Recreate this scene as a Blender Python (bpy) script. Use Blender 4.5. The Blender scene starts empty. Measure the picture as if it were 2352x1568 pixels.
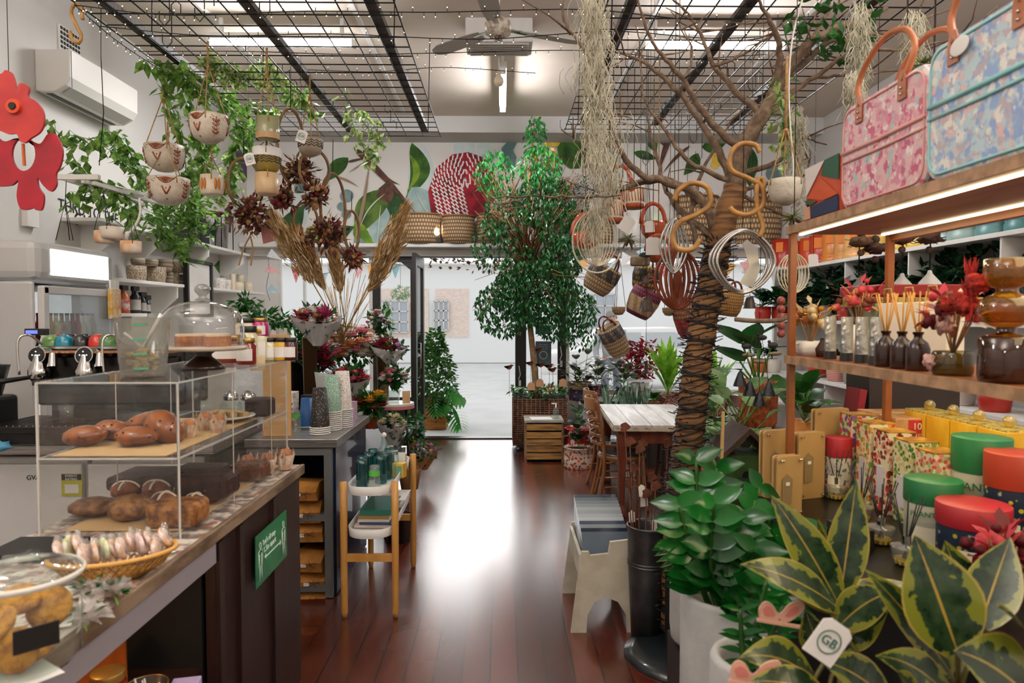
import bpy,math,random
from mathutils import Vector,Matrix,Euler,noise as mnoise
random.seed(7)
R=math.radians
PI=math.pi
SC=bpy.context.scene
COL=SC.collection
# ---------- camera ----------
CAMZ=1.62
FPX=1568.0
cam_d=bpy.data.cameras.new('camera');cam_d.lens=24;cam_d.sensor_width=36
cam_d.clip_start=.02
cam_d.dof.use_dof=True;cam_d.dof.focus_distance=5.0;cam_d.dof.aperture_fstop=4.0
cam=bpy.data.objects.new('camera',cam_d);COL.objects.link(cam)
cam.location=(0,0,CAMZ)
cam.rotation_euler=(R(90-2.08),0,R(-0.77))
SC.camera=cam
CR=cam.rotation_euler.to_matrix()
def ray(px,py):return CR@Vector(((px-1176)/FPX,-(py-784)/FPX,-1))
def P(px,py,Y):
 d=ray(px,py);return Vector((0,0,CAMZ))+d*(Y/d.y)
def PZ(px,py,z):
 d=ray(px,py);return Vector((0,0,CAMZ))+d*((z-CAMZ)/d.z)
def PX(px,py,X):
 d=ray(px,py);return Vector((0,0,CAMZ))+d*(X/d.x)
def S(Y):return Y/FPX
def up(c):
 g=2.2<c.y<6.35 and(-2.25<c.x<-.57 or.55<c.x<2.3)
 return Vector((c.x,c.y,3.27 if g else 4.1))
 # ---------- world, sun, daylight, tube lamps, added fill lamps, exposure ----------
SC.view_settings.view_transform='Standard'
SC.view_settings.look='None'
SC.view_settings.exposure=0.0
SC.view_settings.gamma=1.0
SC.view_settings.use_curve_mapping=False
SC.cycles.transparent_max_bounces=40
w=bpy.data.worlds.new('sky');SC.world=w;w.use_nodes=True
w.node_tree.nodes['Background'].inputs[0].default_value=(.9,.92,.94,1)
w.node_tree.nodes['Background'].inputs[1].default_value=1.1
def lamp(name,kind,loc,rot,energy,color=(1,1,1),**kw):
 l=bpy.data.lights.new(name,kind);l.energy=energy;l.color=color
 for k,v in kw.items():setattr(l,k,v)
 o=bpy.data.objects.new(name,l);COL.objects.link(o);o.location=loc;o.rotation_euler=rot
 return o
lamp('sun','SUN',(0,20,12),(R(-73),0,R(2)),1.0,(1,.98,.96),angle=R(30))
TUBES=[(-1.84,5.8,'x'),(1.78,5.8,'x'),(0,7.0,'y')]
for(tx,ty,ax)in TUBES:
 o=lamp('tube_light','AREA',(tx,ty,3.74),(0,0,0 if ax=='x' else R(90)),40,(.98,.98,1),shape='RECTANGLE',size=1.15,size_y=.06)
for(tx,ty)in((-2.0,1.6),(2.2,1.6),(-1.2,-1.2),(1.8,-1.2)):  # unseen point and upward lamps added to brighten the ceiling and walls
 lamp('fill_lamp','POINT',(tx,ty,3.45),(0,0,0),50 if tx<0 else 75,(.97,.98,1),shadow_soft_size=.2)
 lamp('fill_uplight','AREA',(tx,ty+.3,3.4),(R(180),0,0),100,(.97,.98,1),shape='RECTANGLE',size=1.2,size_y=.3)
 # ---------- materials ----------
def lin(h):
 if isinstance(h,str):
  h=h.lstrip('#');c=[int(h[i:i+2],16)/255 for i in(0,2,4)]
  return tuple((x/12.92 if x<=.04045 else((x+.055)/1.055)**2.4)for x in c)+(1,)
 return tuple(h)+(1,)
MATS={}
class NT:
 def __init__(s,name):
  s.m=bpy.data.materials.new(name);s.m.use_nodes=True
  s.n=s.m.node_tree.nodes;s.l=s.m.node_tree.links
  s.b=s.n['Principled BSDF'];s.out=s.n['Material Output']
 def node(s,t,**kw):
  x=s.n.new(t)
  for k,v in kw.items():
   if k.startswith('i_'):
    k=k[2:];k=int(k)if k.isdigit()else k.replace('_',' ')
    if hasattr(v,'is_output'):s.l.new(v,x.inputs[k])
    else:x.inputs[k].default_value=v
   else:setattr(x,k,v)
  return x
 def math(s,op,a,b=0.0,c=None):
  x=s.node('ShaderNodeMath',operation=op,i_0=a,i_1=b)
  if c is not None:
   if hasattr(c,'is_output'):s.l.new(c,x.inputs[2])
   else:x.inputs[2].default_value=c
  return x.outputs[0]
 def mix(s,f,a,b):
  x=s.node('ShaderNodeMix',data_type='RGBA')
  for i,v in((0,f),(6,a),(7,b)):
   if hasattr(v,'is_output'):s.l.new(v,x.inputs[i])
   else:x.inputs[i].default_value=v
  return x.outputs[2]
 def coord(s,kind='Object'):return s.node('ShaderNodeTexCoord').outputs[kind]
 def sep(s,v):return s.node('ShaderNodeSeparateXYZ',i_0=v).outputs
 def noise(s,vec,scale,detail=3,rough=.55):
  x=s.node('ShaderNodeTexNoise',i_Scale=scale,i_Detail=detail,i_Roughness=rough);s.l.new(vec,x.inputs['Vector'])
  return x.outputs[0]
 def vor(s,vec,scale,out='Distance',feature='F1'):
  x=s.node('ShaderNodeTexVoronoi',feature=feature,i_Scale=scale);s.l.new(vec,x.inputs['Vector'])
  return x.outputs[out]
 def step(s,v,a,b):
  x=s.node('ShaderNodeMapRange',i_0=v,i_1=a,i_2=b);return x.outputs[0]
 def bump(s,h,strength=.3,dist=.01):
  x=s.node('ShaderNodeBump',i_Strength=strength,i_Distance=dist,i_Height=h)
  s.l.new(x.outputs[0],s.b.inputs['Normal'])
 def base(s,c):
  if hasattr(c,'is_output'):s.l.new(c,s.b.inputs['Base Color'])
  else:s.b.inputs['Base Color'].default_value=c
 def set(s,**kw):
  for k,v in kw.items():
   k={'rough':'Roughness','metal':'Metallic','coat':'Coat Weight','spec':'Specular IOR Level','ior':'IOR'}.get(k,k)
   if hasattr(v,'is_output'):s.l.new(v,s.b.inputs[k])
   else:s.b.inputs[k].default_value=v
def M(name,c=None,rough=.5,metal=0,c2=None,sc=12,lo=.4,hi=.62,bump=0,bs=60,coat=0,stretch=None,emit=0,sub=0):
 if name in MATS:return MATS[name]
 t=NT(name);t.set(rough=rough,metal=metal,coat=coat)
 a=lin(c);t.base(a)
 co=None
 if c2 or bump:
  co=t.coord()
  if stretch:
   mp=t.node('ShaderNodeMapping');t.l.new(co,mp.inputs[0]);mp.inputs['Scale'].default_value=stretch;co=mp.outputs[0]
 if c2:t.base(t.mix(t.step(t.noise(co,sc),lo,hi),a,lin(c2)))
 if bump:t.bump(t.noise(co,bs),bump)
 if emit:
  t.b.inputs['Emission Color'].default_value=a;t.b.inputs['Emission Strength'].default_value=emit
 if sub:t.b.inputs['Subsurface Weight'].default_value=sub;t.b.inputs['Subsurface Radius'].default_value=(.01,.006,.003)
 MATS[name]=t.m
 return t.m
def glassM(name,tint='#ffffff',gloss=1.0,op=0.0,oc='#ffffff'):
 """thin see-through glass or plastic: tinted transparency with a fresnel reflection"""
 if name in MATS:return MATS[name]
 t=NT(name)
 tr=t.node('ShaderNodeBsdfTransparent',i_Color=lin(tint));gl=t.node('ShaderNodeBsdfGlossy',i_Roughness=.03)
 fr=t.node('ShaderNodeFresnel',i_IOR=1.5);bf=t.node('ShaderNodeNewGeometry').outputs['Backfacing']
 f=t.math('MULTIPLY',t.math('MULTIPLY',fr.outputs[0],gloss),t.math('SUBTRACT',1,bf))
 mx=t.node('ShaderNodeMixShader');t.l.new(f,mx.inputs[0]);t.l.new(tr.outputs[0],mx.inputs[1]);t.l.new(gl.outputs[0],mx.inputs[2])
 o=mx.outputs[0]
 if op:
  df=t.node('ShaderNodeBsdfDiffuse',i_Color=lin(oc));m2=t.node('ShaderNodeMixShader',i_0=op)
  t.l.new(o,m2.inputs[1]);t.l.new(df.outputs[0],m2.inputs[2]);o=m2.outputs[0]
 t.l.new(o,t.out.inputs[0]);MATS[name]=t.m
 return t.m
def leafM(name,c1,c2,rough=.35,trans=.35,sc=9):
 """leaf: two greens by patch, light shines through"""
 if name in MATS:return MATS[name]
 t=NT(name);co=t.coord()
 col=t.mix(t.step(t.noise(co,sc),.4,.6),lin(c1),lin(c2));t.base(col);t.set(rough=rough)
 tl=t.node('ShaderNodeBsdfTranslucent');t.l.new(col,tl.inputs[0])
 mx=t.node('ShaderNodeMixShader',i_0=trans);t.l.new(t.b.outputs[0],mx.inputs[1]);t.l.new(tl.outputs[0],mx.inputs[2])
 t.l.new(mx.outputs[0],t.out.inputs[0]);MATS[name]=t.m
 return t.m
def patternM(name,bg,cols,sc=30,size=.3,rough=.6,kind='dots',uv=False,bump=0):
 """printed surface: scattered blobs of several colours on a ground"""
 if name in MATS:return MATS[name]
 t=NT(name);co=t.coord('UV' if uv else 'Object');t.set(rough=rough)
 c=lin(bg)
 for i,k in enumerate(cols):
  mp=t.node('ShaderNodeMapping');t.l.new(co,mp.inputs[0]);mp.inputs['Location'].default_value=(3.7*i,1.3*i,2.1*i);v=mp.outputs[0]
  if kind=='dots':f=t.step(t.vor(v,sc*(1+.25*i)),size,size-.06)
  else:f=t.step(t.noise(v,sc*(1+.3*i),2),.53+size*.1,.6+size*.1)
  c=t.mix(f,c,lin(k))
 t.base(c)
 if bump:t.bump(t.vor(co,sc),bump)
 MATS[name]=t.m
 return t.m
def stripeM(name,cols,sc,axis=2,rough=.7,wob=0,uv=False,bump=0,metal=0):
 """bands of colour along one axis"""
 if name in MATS:return MATS[name]
 t=NT(name);co=t.coord('UV' if uv else 'Object');t.set(rough=rough,metal=metal)
 v=t.math('MULTIPLY',t.sep(co)[axis],sc)
 if wob:v=t.math('ADD',v,t.math('MULTIPLY',t.noise(co,30),wob))
 f=t.math('FRACT',v)
 c=lin(cols[0]);n=len(cols)
 for i in range(1,n):c=t.mix(t.math('GREATER_THAN',f,i/n),c,lin(cols[i]))
 t.base(c)
 if bump:t.bump(t.math('PINGPONG',v,.5),bump)
 MATS[name]=t.m
 return t.m
def weaveM(name,c1,c2,sc=120,rough=.75,band=None):
 """wicker / woven straw"""
 if name in MATS:return MATS[name]
 t=NT(name);uv=t.coord('UV');s=t.sep(uv);t.set(rough=rough)
 a=t.math('MULTIPLY',s[0],sc);b=t.math('MULTIPLY',s[1],sc*.55)
 row=t.math('FLOOR',b)
 ph=t.math('ADD',a,t.math('MULTIPLY',row,.5))
 h=t.math('MULTIPLY',t.math('PINGPONG',ph,.5),t.math('PINGPONG',b,.5))
 h=t.math('MULTIPLY',h,4)
 col=t.mix(t.step(h,.0,.45),lin(c2),lin(c1))
 if band:
  for(lo,hi,cc)in band:
   f=t.math('MULTIPLY',t.math('GREATER_THAN',s[1],lo),t.math('LESS_THAN',s[1],hi))
   f=t.math('MULTIPLY',f,t.math('ADD',.55,t.math('MULTIPLY',t.math('GREATER_THAN',t.math('FRACT',t.math('MULTIPLY',ph,.25)),.4),.45)))
   col=t.mix(f,col,lin(cc))
 t.base(col);t.bump(h,.6,.006)
 MATS[name]=t.m
 return t.m
 # ---------- mesh builder ----------
class MB:
 def __init__(s):s.v=[];s.f=[];s.mi=[];s.sm=[];s.uv=[]
 def add(s,vs,fs,mi=0,sm=False,uv=None):
  o=len(s.v);s.v+=[Vector(v)for v in vs];s.uv+=(uv if uv else[(0,0)]*len(vs))
  for f in fs:s.f.append(tuple(i+o for i in f));s.mi.append(mi);s.sm.append(sm)
  return s
 def box(s,c,d,mi=0,rz=0,rot=None):
  m=(rot if rot else Euler((0,0,rz)).to_matrix());c=Vector(c)
  vs=[c+m@Vector((x*d[0]/2,y*d[1]/2,z*d[2]/2))for x in(-1,1)for y in(-1,1)for z in(-1,1)]
  uv=[(x*d[0]+y*d[1],z*d[2])for x in(0,1)for y in(0,1)for z in(0,1)]
  return s.add(vs,[(0,1,3,2),(4,6,7,5),(0,4,5,1),(2,3,7,6),(0,2,6,4),(1,5,7,3)],mi,False,uv)
 def bar(s,p0,p1,w,h=None,mi=0):
  p0=Vector(p0);p1=Vector(p1);d=p1-p0;h=h or w
  q=d.to_track_quat('Y','Z').to_matrix()
  return s.box((p0+p1)/2,(w,d.length,h),mi,rot=q)
 def lathe(s,prof,c=(0,0,0),seg=20,mi=0,rot=None,sm=True,sx=1,sy=1,ulen=1):
  c=Vector(c);m=rot if rot else Matrix.Identity(3);vs=[];uv=[];L=[0]
  for i in range(1,len(prof)):L.append(L[-1]+math.hypot(prof[i][0]-prof[i-1][0],prof[i][1]-prof[i-1][1]))
  for j,(r,z)in enumerate(prof):
   for i in range(seg+1):
    a=2*PI*i/seg;vs.append(c+m@Vector((math.cos(a)*r*sx,math.sin(a)*r*sy,z)));uv.append((i/seg*ulen,L[j]/max(L[-1],1e-6)))
  n=seg+1
  fs=[(j*n+i,j*n+i+1,(j+1)*n+i+1,(j+1)*n+i)for j in range(len(prof)-1)for i in range(seg)]
  return s.add(vs,fs,mi,sm,uv)
 def cyl(s,p0,p1,r0,r1=None,seg=12,mi=0,cap=True):
  p0=Vector(p0);p1=Vector(p1);r1=r0 if r1 is None else r1;d=p1-p0
  q=d.to_track_quat('Z','Y').to_matrix();L=d.length
  pr=[(0,0),(r0,0)]if cap else[(r0,0)]
  s.lathe(pr[-1:]+[(r1,L)],p0,seg,mi,q)
  if cap:s.lathe([(1e-5,0),(r0,0)],p0,seg,mi,q,False);s.lathe([(r1,L),(1e-5,L)],p0,seg,mi,q,False)
  return s
 def tube(s,pts,r,seg=6,mi=0,close=False):
  pts=[Vector(p)for p in pts];n=len(pts);rs=r if isinstance(r,(list,tuple))else[r]*n
  vs=[];uv=[];up=None
  for i,p in enumerate(pts):
   a=pts[(i-1)%n]if(i or close)else p;b=pts[(i+1)%n]if(i<n-1 or close)else p
   d=(b-a);d=d.normalized()if d.length>1e-9 else Vector((0,0,1))
   if up is None:up=d.orthogonal().normalized()
   up=(up-d*up.dot(d));up=up.normalized()if up.length>1e-6 else d.orthogonal().normalized()
   w=d.cross(up)
   for k in range(seg):t=2*PI*k/seg;vs.append(p+(up*math.cos(t)+w*math.sin(t))*rs[i]);uv.append((k/seg,i/n))
  fs=[]
  for i in range(n if close else n-1):
   j=(i+1)%n
   for k in range(seg):l=(k+1)%seg;fs.append((i*seg+k,i*seg+l,j*seg+l,j*seg+k))
  if not close:fs.append(tuple(range(seg))[::-1]);fs.append(tuple(range((n-1)*seg,n*seg)))
  return s.add(vs,fs,mi,True,uv)
 def ball(s,c,r,mi=0,seg=12,sq=(1,1,1),rot=None,bumpy=0):
  c=Vector(c);m=rot if rot else Matrix.Identity(3);n=max(6,seg*2//3);vs=[];uv=[]
  for j in range(n+1):
   a=PI*j/n
   for i in range(seg):
    b=2*PI*i/seg;q=Vector((math.sin(a)*math.cos(b),math.sin(a)*math.sin(b),-math.cos(a)))
    k=1+(bumpy*mnoise.noise(q*2.5+c*7)if bumpy else 0)
    vs.append(c+m@Vector((q.x*r*sq[0],q.y*r*sq[1],q.z*r*sq[2]))*k);uv.append((i/seg,j/n))
  fs=[(j*seg+i,j*seg+(i+1)%seg,(j+1)*seg+(i+1)%seg,(j+1)*seg+i)for j in range(n)for i in range(seg)]
  return s.add(vs,fs,mi,True,uv)
 def prism(s,poly,o,ux,uy,th,mi=0,mis=None):
  """flat outline (2D points) at o in the directions ux, uy, given its thickness th along their normal"""
  o=Vector(o);ux=Vector(ux).normalized();uy=Vector(uy).normalized();nn=ux.cross(uy).normalized()
  n=len(poly);a=[o+ux*p[0]+uy*p[1]+nn*(th/2)for p in poly];b=[v-nn*th for v in a]
  uv=[(p[0],p[1])for p in poly]*2
  s.add(a+b,[tuple(range(n)),tuple(range(2*n-1,n-1,-1))],mi,False,uv)
  o2=len(s.v)-2*n
  for i in range(n):
   j=(i+1)%n;s.f.append((o2+i,o2+n+i,o2+n+j,o2+j));s.mi.append(mi if mis is None else mis);s.sm.append(False)
  return s
 def leaf(s,p,d,L,W,mi=0,droop=.3,fold=.15,n=4,up=None,tipw=.0):
  """a leaf blade as a folded grid: u across, v along"""
  p=Vector(p);d=Vector(d).normalized();up=Vector(up)if up else Vector((0,0,1))
  sd=d.cross(up);sd=sd.normalized()if sd.length>1e-4 else d.orthogonal().normalized();nrm=sd.cross(d).normalized()
  vs=[];uv=[]
  for i in range(n+1):
   t=i/n;c=p+d*(L*t)-Vector((0,0,1))*(droop*L*t*t)
   wd=W*.5*math.sin(PI*min(1,.06+.94*t)**.8)+tipw*W*t
   for k in(-1,0,1):vs.append(c+sd*(k*wd)+nrm*(abs(k)*fold*wd));uv.append(((k+1)/2,t))
  fs=[]
  for i in range(n):
   for k in(0,1):a=i*3+k;fs.append((a,a+1,a+4,a+3))
  return s.add(vs,fs,mi,True,uv)
 def sleaf(s,p,d,L,W,mi=0,fold=.2):
  """small leaf of four triangles"""
  d=Vector(d).normalized();up=Vector((random.uniform(-.6,.6),random.uniform(-.6,.6),1))
  sd=d.cross(up);sd=sd.normalized()if sd.length>1e-4 else d.orthogonal();nr=sd.cross(d)
  p=Vector(p);m=p+d*L*.45
  return s.add([p,m-nr*(W*fold),p+d*L,m+sd*W/2,m-sd*W/2],[(0,3,1),(3,2,1),(0,1,4),(4,1,2)],mi,False,[(.5,0),(.5,.5),(.5,1),(1,.5),(0,.5)])
 def build(s,name,mats,parent=None,world=True,bev=0,sub=0):
  if not isinstance(mats,(list,tuple)):mats=[mats]
  vs=s.v
  if parent is not None and world:
   inv=tmat(parent).inverted();vs=[inv@v for v in vs]
  org=Vector((0,0,0))
  if parent is None and vs:
   lo=[min(v[i]for v in vs)for i in range(3)];hi=[max(v[i]for v in vs)for i in range(3)]
   org=Vector(((lo[0]+hi[0])/2,(lo[1]+hi[1])/2,lo[2]));vs=[v-org for v in vs]
  me=bpy.data.meshes.new(name);me.from_pydata([tuple(v)for v in vs],[],s.f)
  for m in mats:me.materials.append(m)
  me.polygons.foreach_set('material_index',s.mi);me.polygons.foreach_set('use_smooth',s.sm)
  ul=me.uv_layers.new(name='uv');fl=[]
  for l in me.loops:fl+=s.uv[l.vertex_index]
  ul.data.foreach_set('uv',fl);me.update()
  o=bpy.data.objects.new(name,me);COL.objects.link(o);o.location=org
  if parent is not None:o.parent=parent
  if bev:
   b=o.modifiers.new('bevel','BEVEL');b.width=bev;b.segments=2;b.limit_method='ANGLE';b.angle_limit=R(40)
  if sub:b=o.modifiers.new('sub','SUBSURF');b.levels=sub;b.render_levels=sub
  return o
def tmat(o):
 m=Matrix.Translation(o.location)@o.rotation_euler.to_matrix().to_4x4()@Matrix.Diagonal(o.scale).to_4x4()
 return tmat(o.parent)@m if o.parent else m
def tag(o,label=None,cat=None,group=None,kind=None):
 if label:o['label']=label
 if cat:o['category']=cat
 if group:o['group']=group
 if kind:o['kind']=kind
 return o
def thing(name,label,cat,loc=(0,0,0),rz=0,group=None):
 o=bpy.data.objects.new(name,None);COL.objects.link(o);o.empty_display_size=.05
 o.location=loc;o.rotation_euler=(0,0,rz)
 return tag(o,label,cat,group)
def dup(o,loc=None,rz=None,label=None,group=None,parent=None,sc=None):
 c=o.copy();COL.objects.link(c)
 if parent:c.parent=parent
 if loc is not None:c.location=loc
 if rz is not None:c.rotation_euler=(c.rotation_euler[0],c.rotation_euler[1],rz)
 if sc is not None:c.scale=(sc,)*3 if not isinstance(sc,tuple)else sc
 if label:c['label']=label
 if group:c['group']=group
 for ch in list(o.children):dup(ch,parent=c)
 return c
def struct(o):o['kind']='structure';return o
def arc(n,a0,a1):return[a0+(a1-a0)*i/(n-1)for i in range(n)]
def rnd(a,b):return random.uniform(a,b)
def rdir(zlo=-1,zhi=1):
 a=rnd(0,2*PI);z=rnd(zlo,zhi);r=math.sqrt(max(0,1-z*z));return Vector((r*math.cos(a),r*math.sin(a),z))
def spline(pts,n=8):
 """Catmull-Rom through the points"""
 p=[Vector(q)for q in pts];p=[2*p[0]-p[1]]+p+[2*p[-1]-p[-2]];out=[]
 for i in range(1,len(p)-2):
  for k in range(n):
   t=k/n;out.append(.5*((2*p[i])+(p[i+1]-p[i-1])*t+(2*p[i-1]-5*p[i]+4*p[i+1]-p[i+2])*t*t+(3*p[i]-p[i-1]-3*p[i+1]+p[i+2])*t**3))
 out.append(p[-2]);return out
def text(body,size,o,ux,uy,mat,parent=None,name='lettering',th=.0008,align='CENTER'):
 cu=bpy.data.curves.new(name,'FONT');cu.body=body;cu.size=size;cu.extrude=th;cu.align_x=align;cu.align_y='CENTER'
 ob=bpy.data.objects.new('t',cu);COL.objects.link(ob);me=bpy.data.meshes.new_from_object(ob)
 bpy.data.objects.remove(ob);ux=Vector(ux).normalized();uy=Vector(uy).normalized();nn=ux.cross(uy);o=Vector(o)
 mm=Matrix((ux,uy,nn)).transposed().to_4x4();mm.translation=o
 if parent is not None:mm=tmat(parent).inverted()@mm
 me.transform(mm);me.materials.clear();me.materials.append(mat)
 q=bpy.data.objects.new(name,me);COL.objects.link(q)
 if parent is not None:q.parent=parent
 return q
WHITE=M('white_paint','#dcd8d2',.6,c2='#d2cdc6',sc=3)
WALLW=M('wall_paint','#cbc8c3',.8,c2='#c6c2bd',sc=1.5,bump=.05)
BLACK=M('black_paint','#141311',.45)
DARKFR=M('black_window_frame','#1b1917',.35,c2='#26221f')
STEEL=M('brushed_steel','#b9b6b3',.4,1,c2='#8f8c8a',sc=6,stretch=(1,30,30))
DSTEEL=M('dark_steel','#3a3836',.32,.9,c2='#2a2827',sc=10)
CHROME=M('chrome','#cfcdca',.12,1)
WIRE=M('black_wire','#15130f',.5,.5)
ROPE=M('jute_rope','#a8824f',.9,c2='#8a683c',sc=80)
PAPER=M('white_paper','#e4e0da',.7)
GLASS=glassM('clear_glass')
ACRYL=glassM('clear_acrylic','#fbfbfa',.8,.012)
ACEDGE=glassM('acrylic_edge','#ffffff',1,.55,'#e9e9e6')
GREENM=leafM('leaf_green','#1f4a1a','#2f6a26')
DGREEN=leafM('leaf_dark_green','#12301a','#1d4522')
LGREEN=leafM('leaf_light_green','#4f8f2e','#7fae48')
POTHOS=leafM('pothos_leaf','#3b6e28','#86a84c',sc=25)
SOIL=M('potting_soil','#241a12',.95,c2='#382a1c',sc=60,bump=.6)
BARK=M('grey_brown_bark','#5d4a3a',.85,c2='#7d6853',sc=30,bump=.5,bs=50)
TERRA=M('terracotta','#b4532a',.6,c2='#9c4423')
CREAM=M('cream_ceramic','#d8c9ae',.35)
# ---------- the room ----------
XL,XR,YF,YB,ZC=-3.35,4.0,9.05,-3.2,4.1
def floorM():
 t=NT('red_brown_floorboards');co=t.coord();x,y,z=t.sep(co)[:3]
 bx=t.math('DIVIDE',x,.128);i=t.math('FLOOR',bx)
 wn=t.node('ShaderNodeTexWhiteNoise',noise_dimensions='1D');t.l.new(i,wn.inputs['W'])
 yy=t.math('ADD',t.math('DIVIDE',y,2.6),t.math('MULTIPLY',wn.outputs[0],7.3));j=t.math('FLOOR',yy)
 w2=t.node('ShaderNodeTexWhiteNoise',noise_dimensions='2D');cb=t.node('ShaderNodeCombineXYZ',i_0=i,i_1=j);t.l.new(cb.outputs[0],w2.inputs['Vector'])
 mp=t.node('ShaderNodeMapping');t.l.new(co,mp.inputs[0]);mp.inputs['Scale'].default_value=(22,1.6,1)
 g=t.noise(mp.outputs[0],2.5,5)
 c=t.mix(w2.outputs[0],lin('#3c150c'),lin('#6e2c17'));c=t.mix(t.math('MULTIPLY',g,.55),c,lin('#1d0a06'))
 fx=t.math('PINGPONG',bx,.5);fy=t.math('PINGPONG',yy,.5)
 gap=t.math('MAXIMUM',t.math('LESS_THAN',fx,.03),t.math('LESS_THAN',fy,.0012))
 t.base(t.mix(gap,c,lin('#120806')))
 t.set(rough=t.math('ADD',.2,t.math('MULTIPLY',t.noise(co,1.2),.12)),coat=.6,ior=1.6);t.b.inputs['Coat Roughness'].default_value=.2
 t.bump(t.math('ADD',t.math('MULTIPLY',g,.1),t.math('SUBTRACT',1,gap)),.25,.004)
 return t.m
struct(MB().box(((XL+XR)/2,(YF+YB)/2,-.05),(XR-XL,YF-YB,.1)).build('floor',floorM()))
CEIL=M('ceiling_paint','#d6c8ba',.85,c2='#cdbfb0',sc=.8)
struct(MB().box(((XL+XR)/2,(YF+YB)/2,ZC+.05),(XR-XL,YF-YB,.1)).build('ceiling',CEIL))
struct(MB().box((XL-.06,(YF+YB)/2,2.05),(.12,YF-YB+.2,4.3)).build('wall_left',WALLW))
struct(MB().box((XR+.06,(YF+YB)/2,2.05),(.12,YF-YB+.2,4.3)).build('wall_right',WALLW))
struct(MB().box((.3,YB-.06,2.05),(8,.12,4.3)).build('wall_back',WALLW))
mb=MB()
for x in(-2.4,-1.2,1.25,2.5):mb.box((x,2.8,ZC-.006),(.04,11.2,.012))
struct(mb.build('trim_1',WHITE))
struct(MB().box((.325,8.8,4.0),(7.35,.5,.2)).build('trim_2',WALLW))
fw=MB()
fw.box((.325,YF+.07,3.33),(7.35,.14,1.6))
fw.box((-3.16,YF+.07,1.27),(.38,.14,2.54))
fw.box((3.83,YF+.07,1.27),(.34,.14,2.54))
fw.box((-2.35,YF+.07,.3),(1.26,.14,.6));fw.box((2.24,YF+.07,.3),(2.85,.14,.6))
struct(fw.build('wall_front',M('front_wall_paint','#dbd6cf',.8)))
struct(MB().box((.325,8.92,2.53),(7.34,.36,.045)).box((.325,9.0,2.46),(7.34,.1,.1)).build('trim_3',WHITE,bev=.004))
def frame(name,x0,x1,z0,z1,m,t=.05,bars=(),y=YF+.04,d=.07,gl=True,extra=None):
 f=MB();f.box(((x0+x1)/2,y,z0+t/2),(x1-x0,d,t));f.box(((x0+x1)/2,y,z1-t/2),(x1-x0,d,t))
 f.box((x0+t/2,y,(z0+z1)/2),(t,d,z1-z0-2*t));f.box((x1-t/2,y,(z0+z1)/2),(t,d,z1-z0-2*t))
 for b in bars:f.box((b,y,(z0+z1)/2),(t*.7,d*.9,z1-z0-2*t))
 if extra:extra(f)
 root=bpy.data.objects.new(name,None);COL.objects.link(root);root.location=((x0+x1)/2,y,z0);struct(root)
 f.build('window_frame',m,root)
 if gl:MB().box(((x0+x1)/2,y,(z0+z1)/2),(x1-x0-2*t,.006,z1-z0-2*t)).build('pane',GLASS,root)
 return root
frame('window_1',-2.97,-1.72,.6,2.44,WHITE,.045,bars=(-2.62,))
def chamfer(f):
 for(sx,x)in((1,-1.20),(-1,-1.585)):
  f.prism([(0,0),(.16*-sx,0),(0,-.13)],(x,YF+.04,2.35),(1,0,0),(0,0,1),.05)
fr=frame('window_2',-1.72,-1.12,.02,2.44,DARKFR,.1,extra=lambda f:(chamfer(f),f.box((-1.42,YF+.04,.3),(.45,.05,.5))))
frame('window_3',.2,.84,.02,2.44,DARKFR,.11)
frame('window_4',.84,3.66,.6,2.44,WHITE,.045,bars=(2.5,))
dr=bpy.data.objects.new('door_1',None);COL.objects.link(dr);dr.location=(-.4,YF,0);struct(dr)
MB().box((-.45,YF+.04,2.425),(1.36,.1,.05)).box((-1.1,YF+.04,1.2),(.05,.1,2.4)).box((.19,YF+.04,1.2),(.05,.1,2.4)).build('door_frame',DARKFR,dr)
MB().box((-.45,YF+.02,.008),(1.3,.16,.016)).build('threshold',DARKFR,dr)
lf=MB();X=-1.055
for(y0,y1,z0,z1)in((8.15,8.27,.03,2.38),(8.9,9.02,.03,2.38),(8.27,8.9,.03,.35),(8.27,8.9,2.24,2.38)):
 lf.box((X,(y0+y1)/2,(z0+z1)/2),(.045,y1-y0,z1-z0))
lfo=lf.build('door_leaf',DARKFR,dr)
MB().box((X,8.585,1.3),(.006,.63,1.88)).build('door_pane',GLASS,dr)
MB().tube([(X+.03,8.22,1.0),(X+.07,8.22,1.0),(X+.07,8.22,1.3),(X+.03,8.22,1.3)],.008).build('door_handle',STEEL,dr)
# ---------- mural painted on the front wall over the ledge ----------
mural=thing('mural','painted wall mural of oversized leaves and a red striped flower above the shopfront windows','mural',(0,YF-.003,2.6))
YM=YF-.004
layer=[0]
def paint(pts,mat,name='painted_leaf'):
 layer[0]+=1
 q=[P(x,y,YM)for x,y in pts];o=q[0]
 return MB().prism([(v.x-o.x,v.z-o.z)for v in q],(o.x,YM-.0006*layer[0]%.02,o.z),(1,0,0),(0,0,1),.001).build(name,mat,mural)
def leafpts(x0,y0,x1,y1,w,bend=0,n=12,pw=.8,saw=0):
 dx,dy=x1-x0,y1-y0;L=math.hypot(dx,dy);nx,ny=-dy/L,dx/L;a=[];b=[]
 for i in range(n+1):
  t=i/n;c=(x0+dx*t+nx*bend*math.sin(PI*t),y0+dy*t+ny*bend*math.sin(PI*t))
  h=w/2*math.sin(PI*t**pw)+(saw if i%2 else 0);a.append((c[0]+nx*h,c[1]+ny*h));b.append((c[0]-nx*h,c[1]-ny*h))
 return a+b[::-1][1:-1]
def circ(x,y,rx,ry=None,n=20):ry=ry or rx;return[(x+rx*math.cos(2*PI*i/n),y+ry*math.sin(2*PI*i/n))for i in range(n)]
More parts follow.
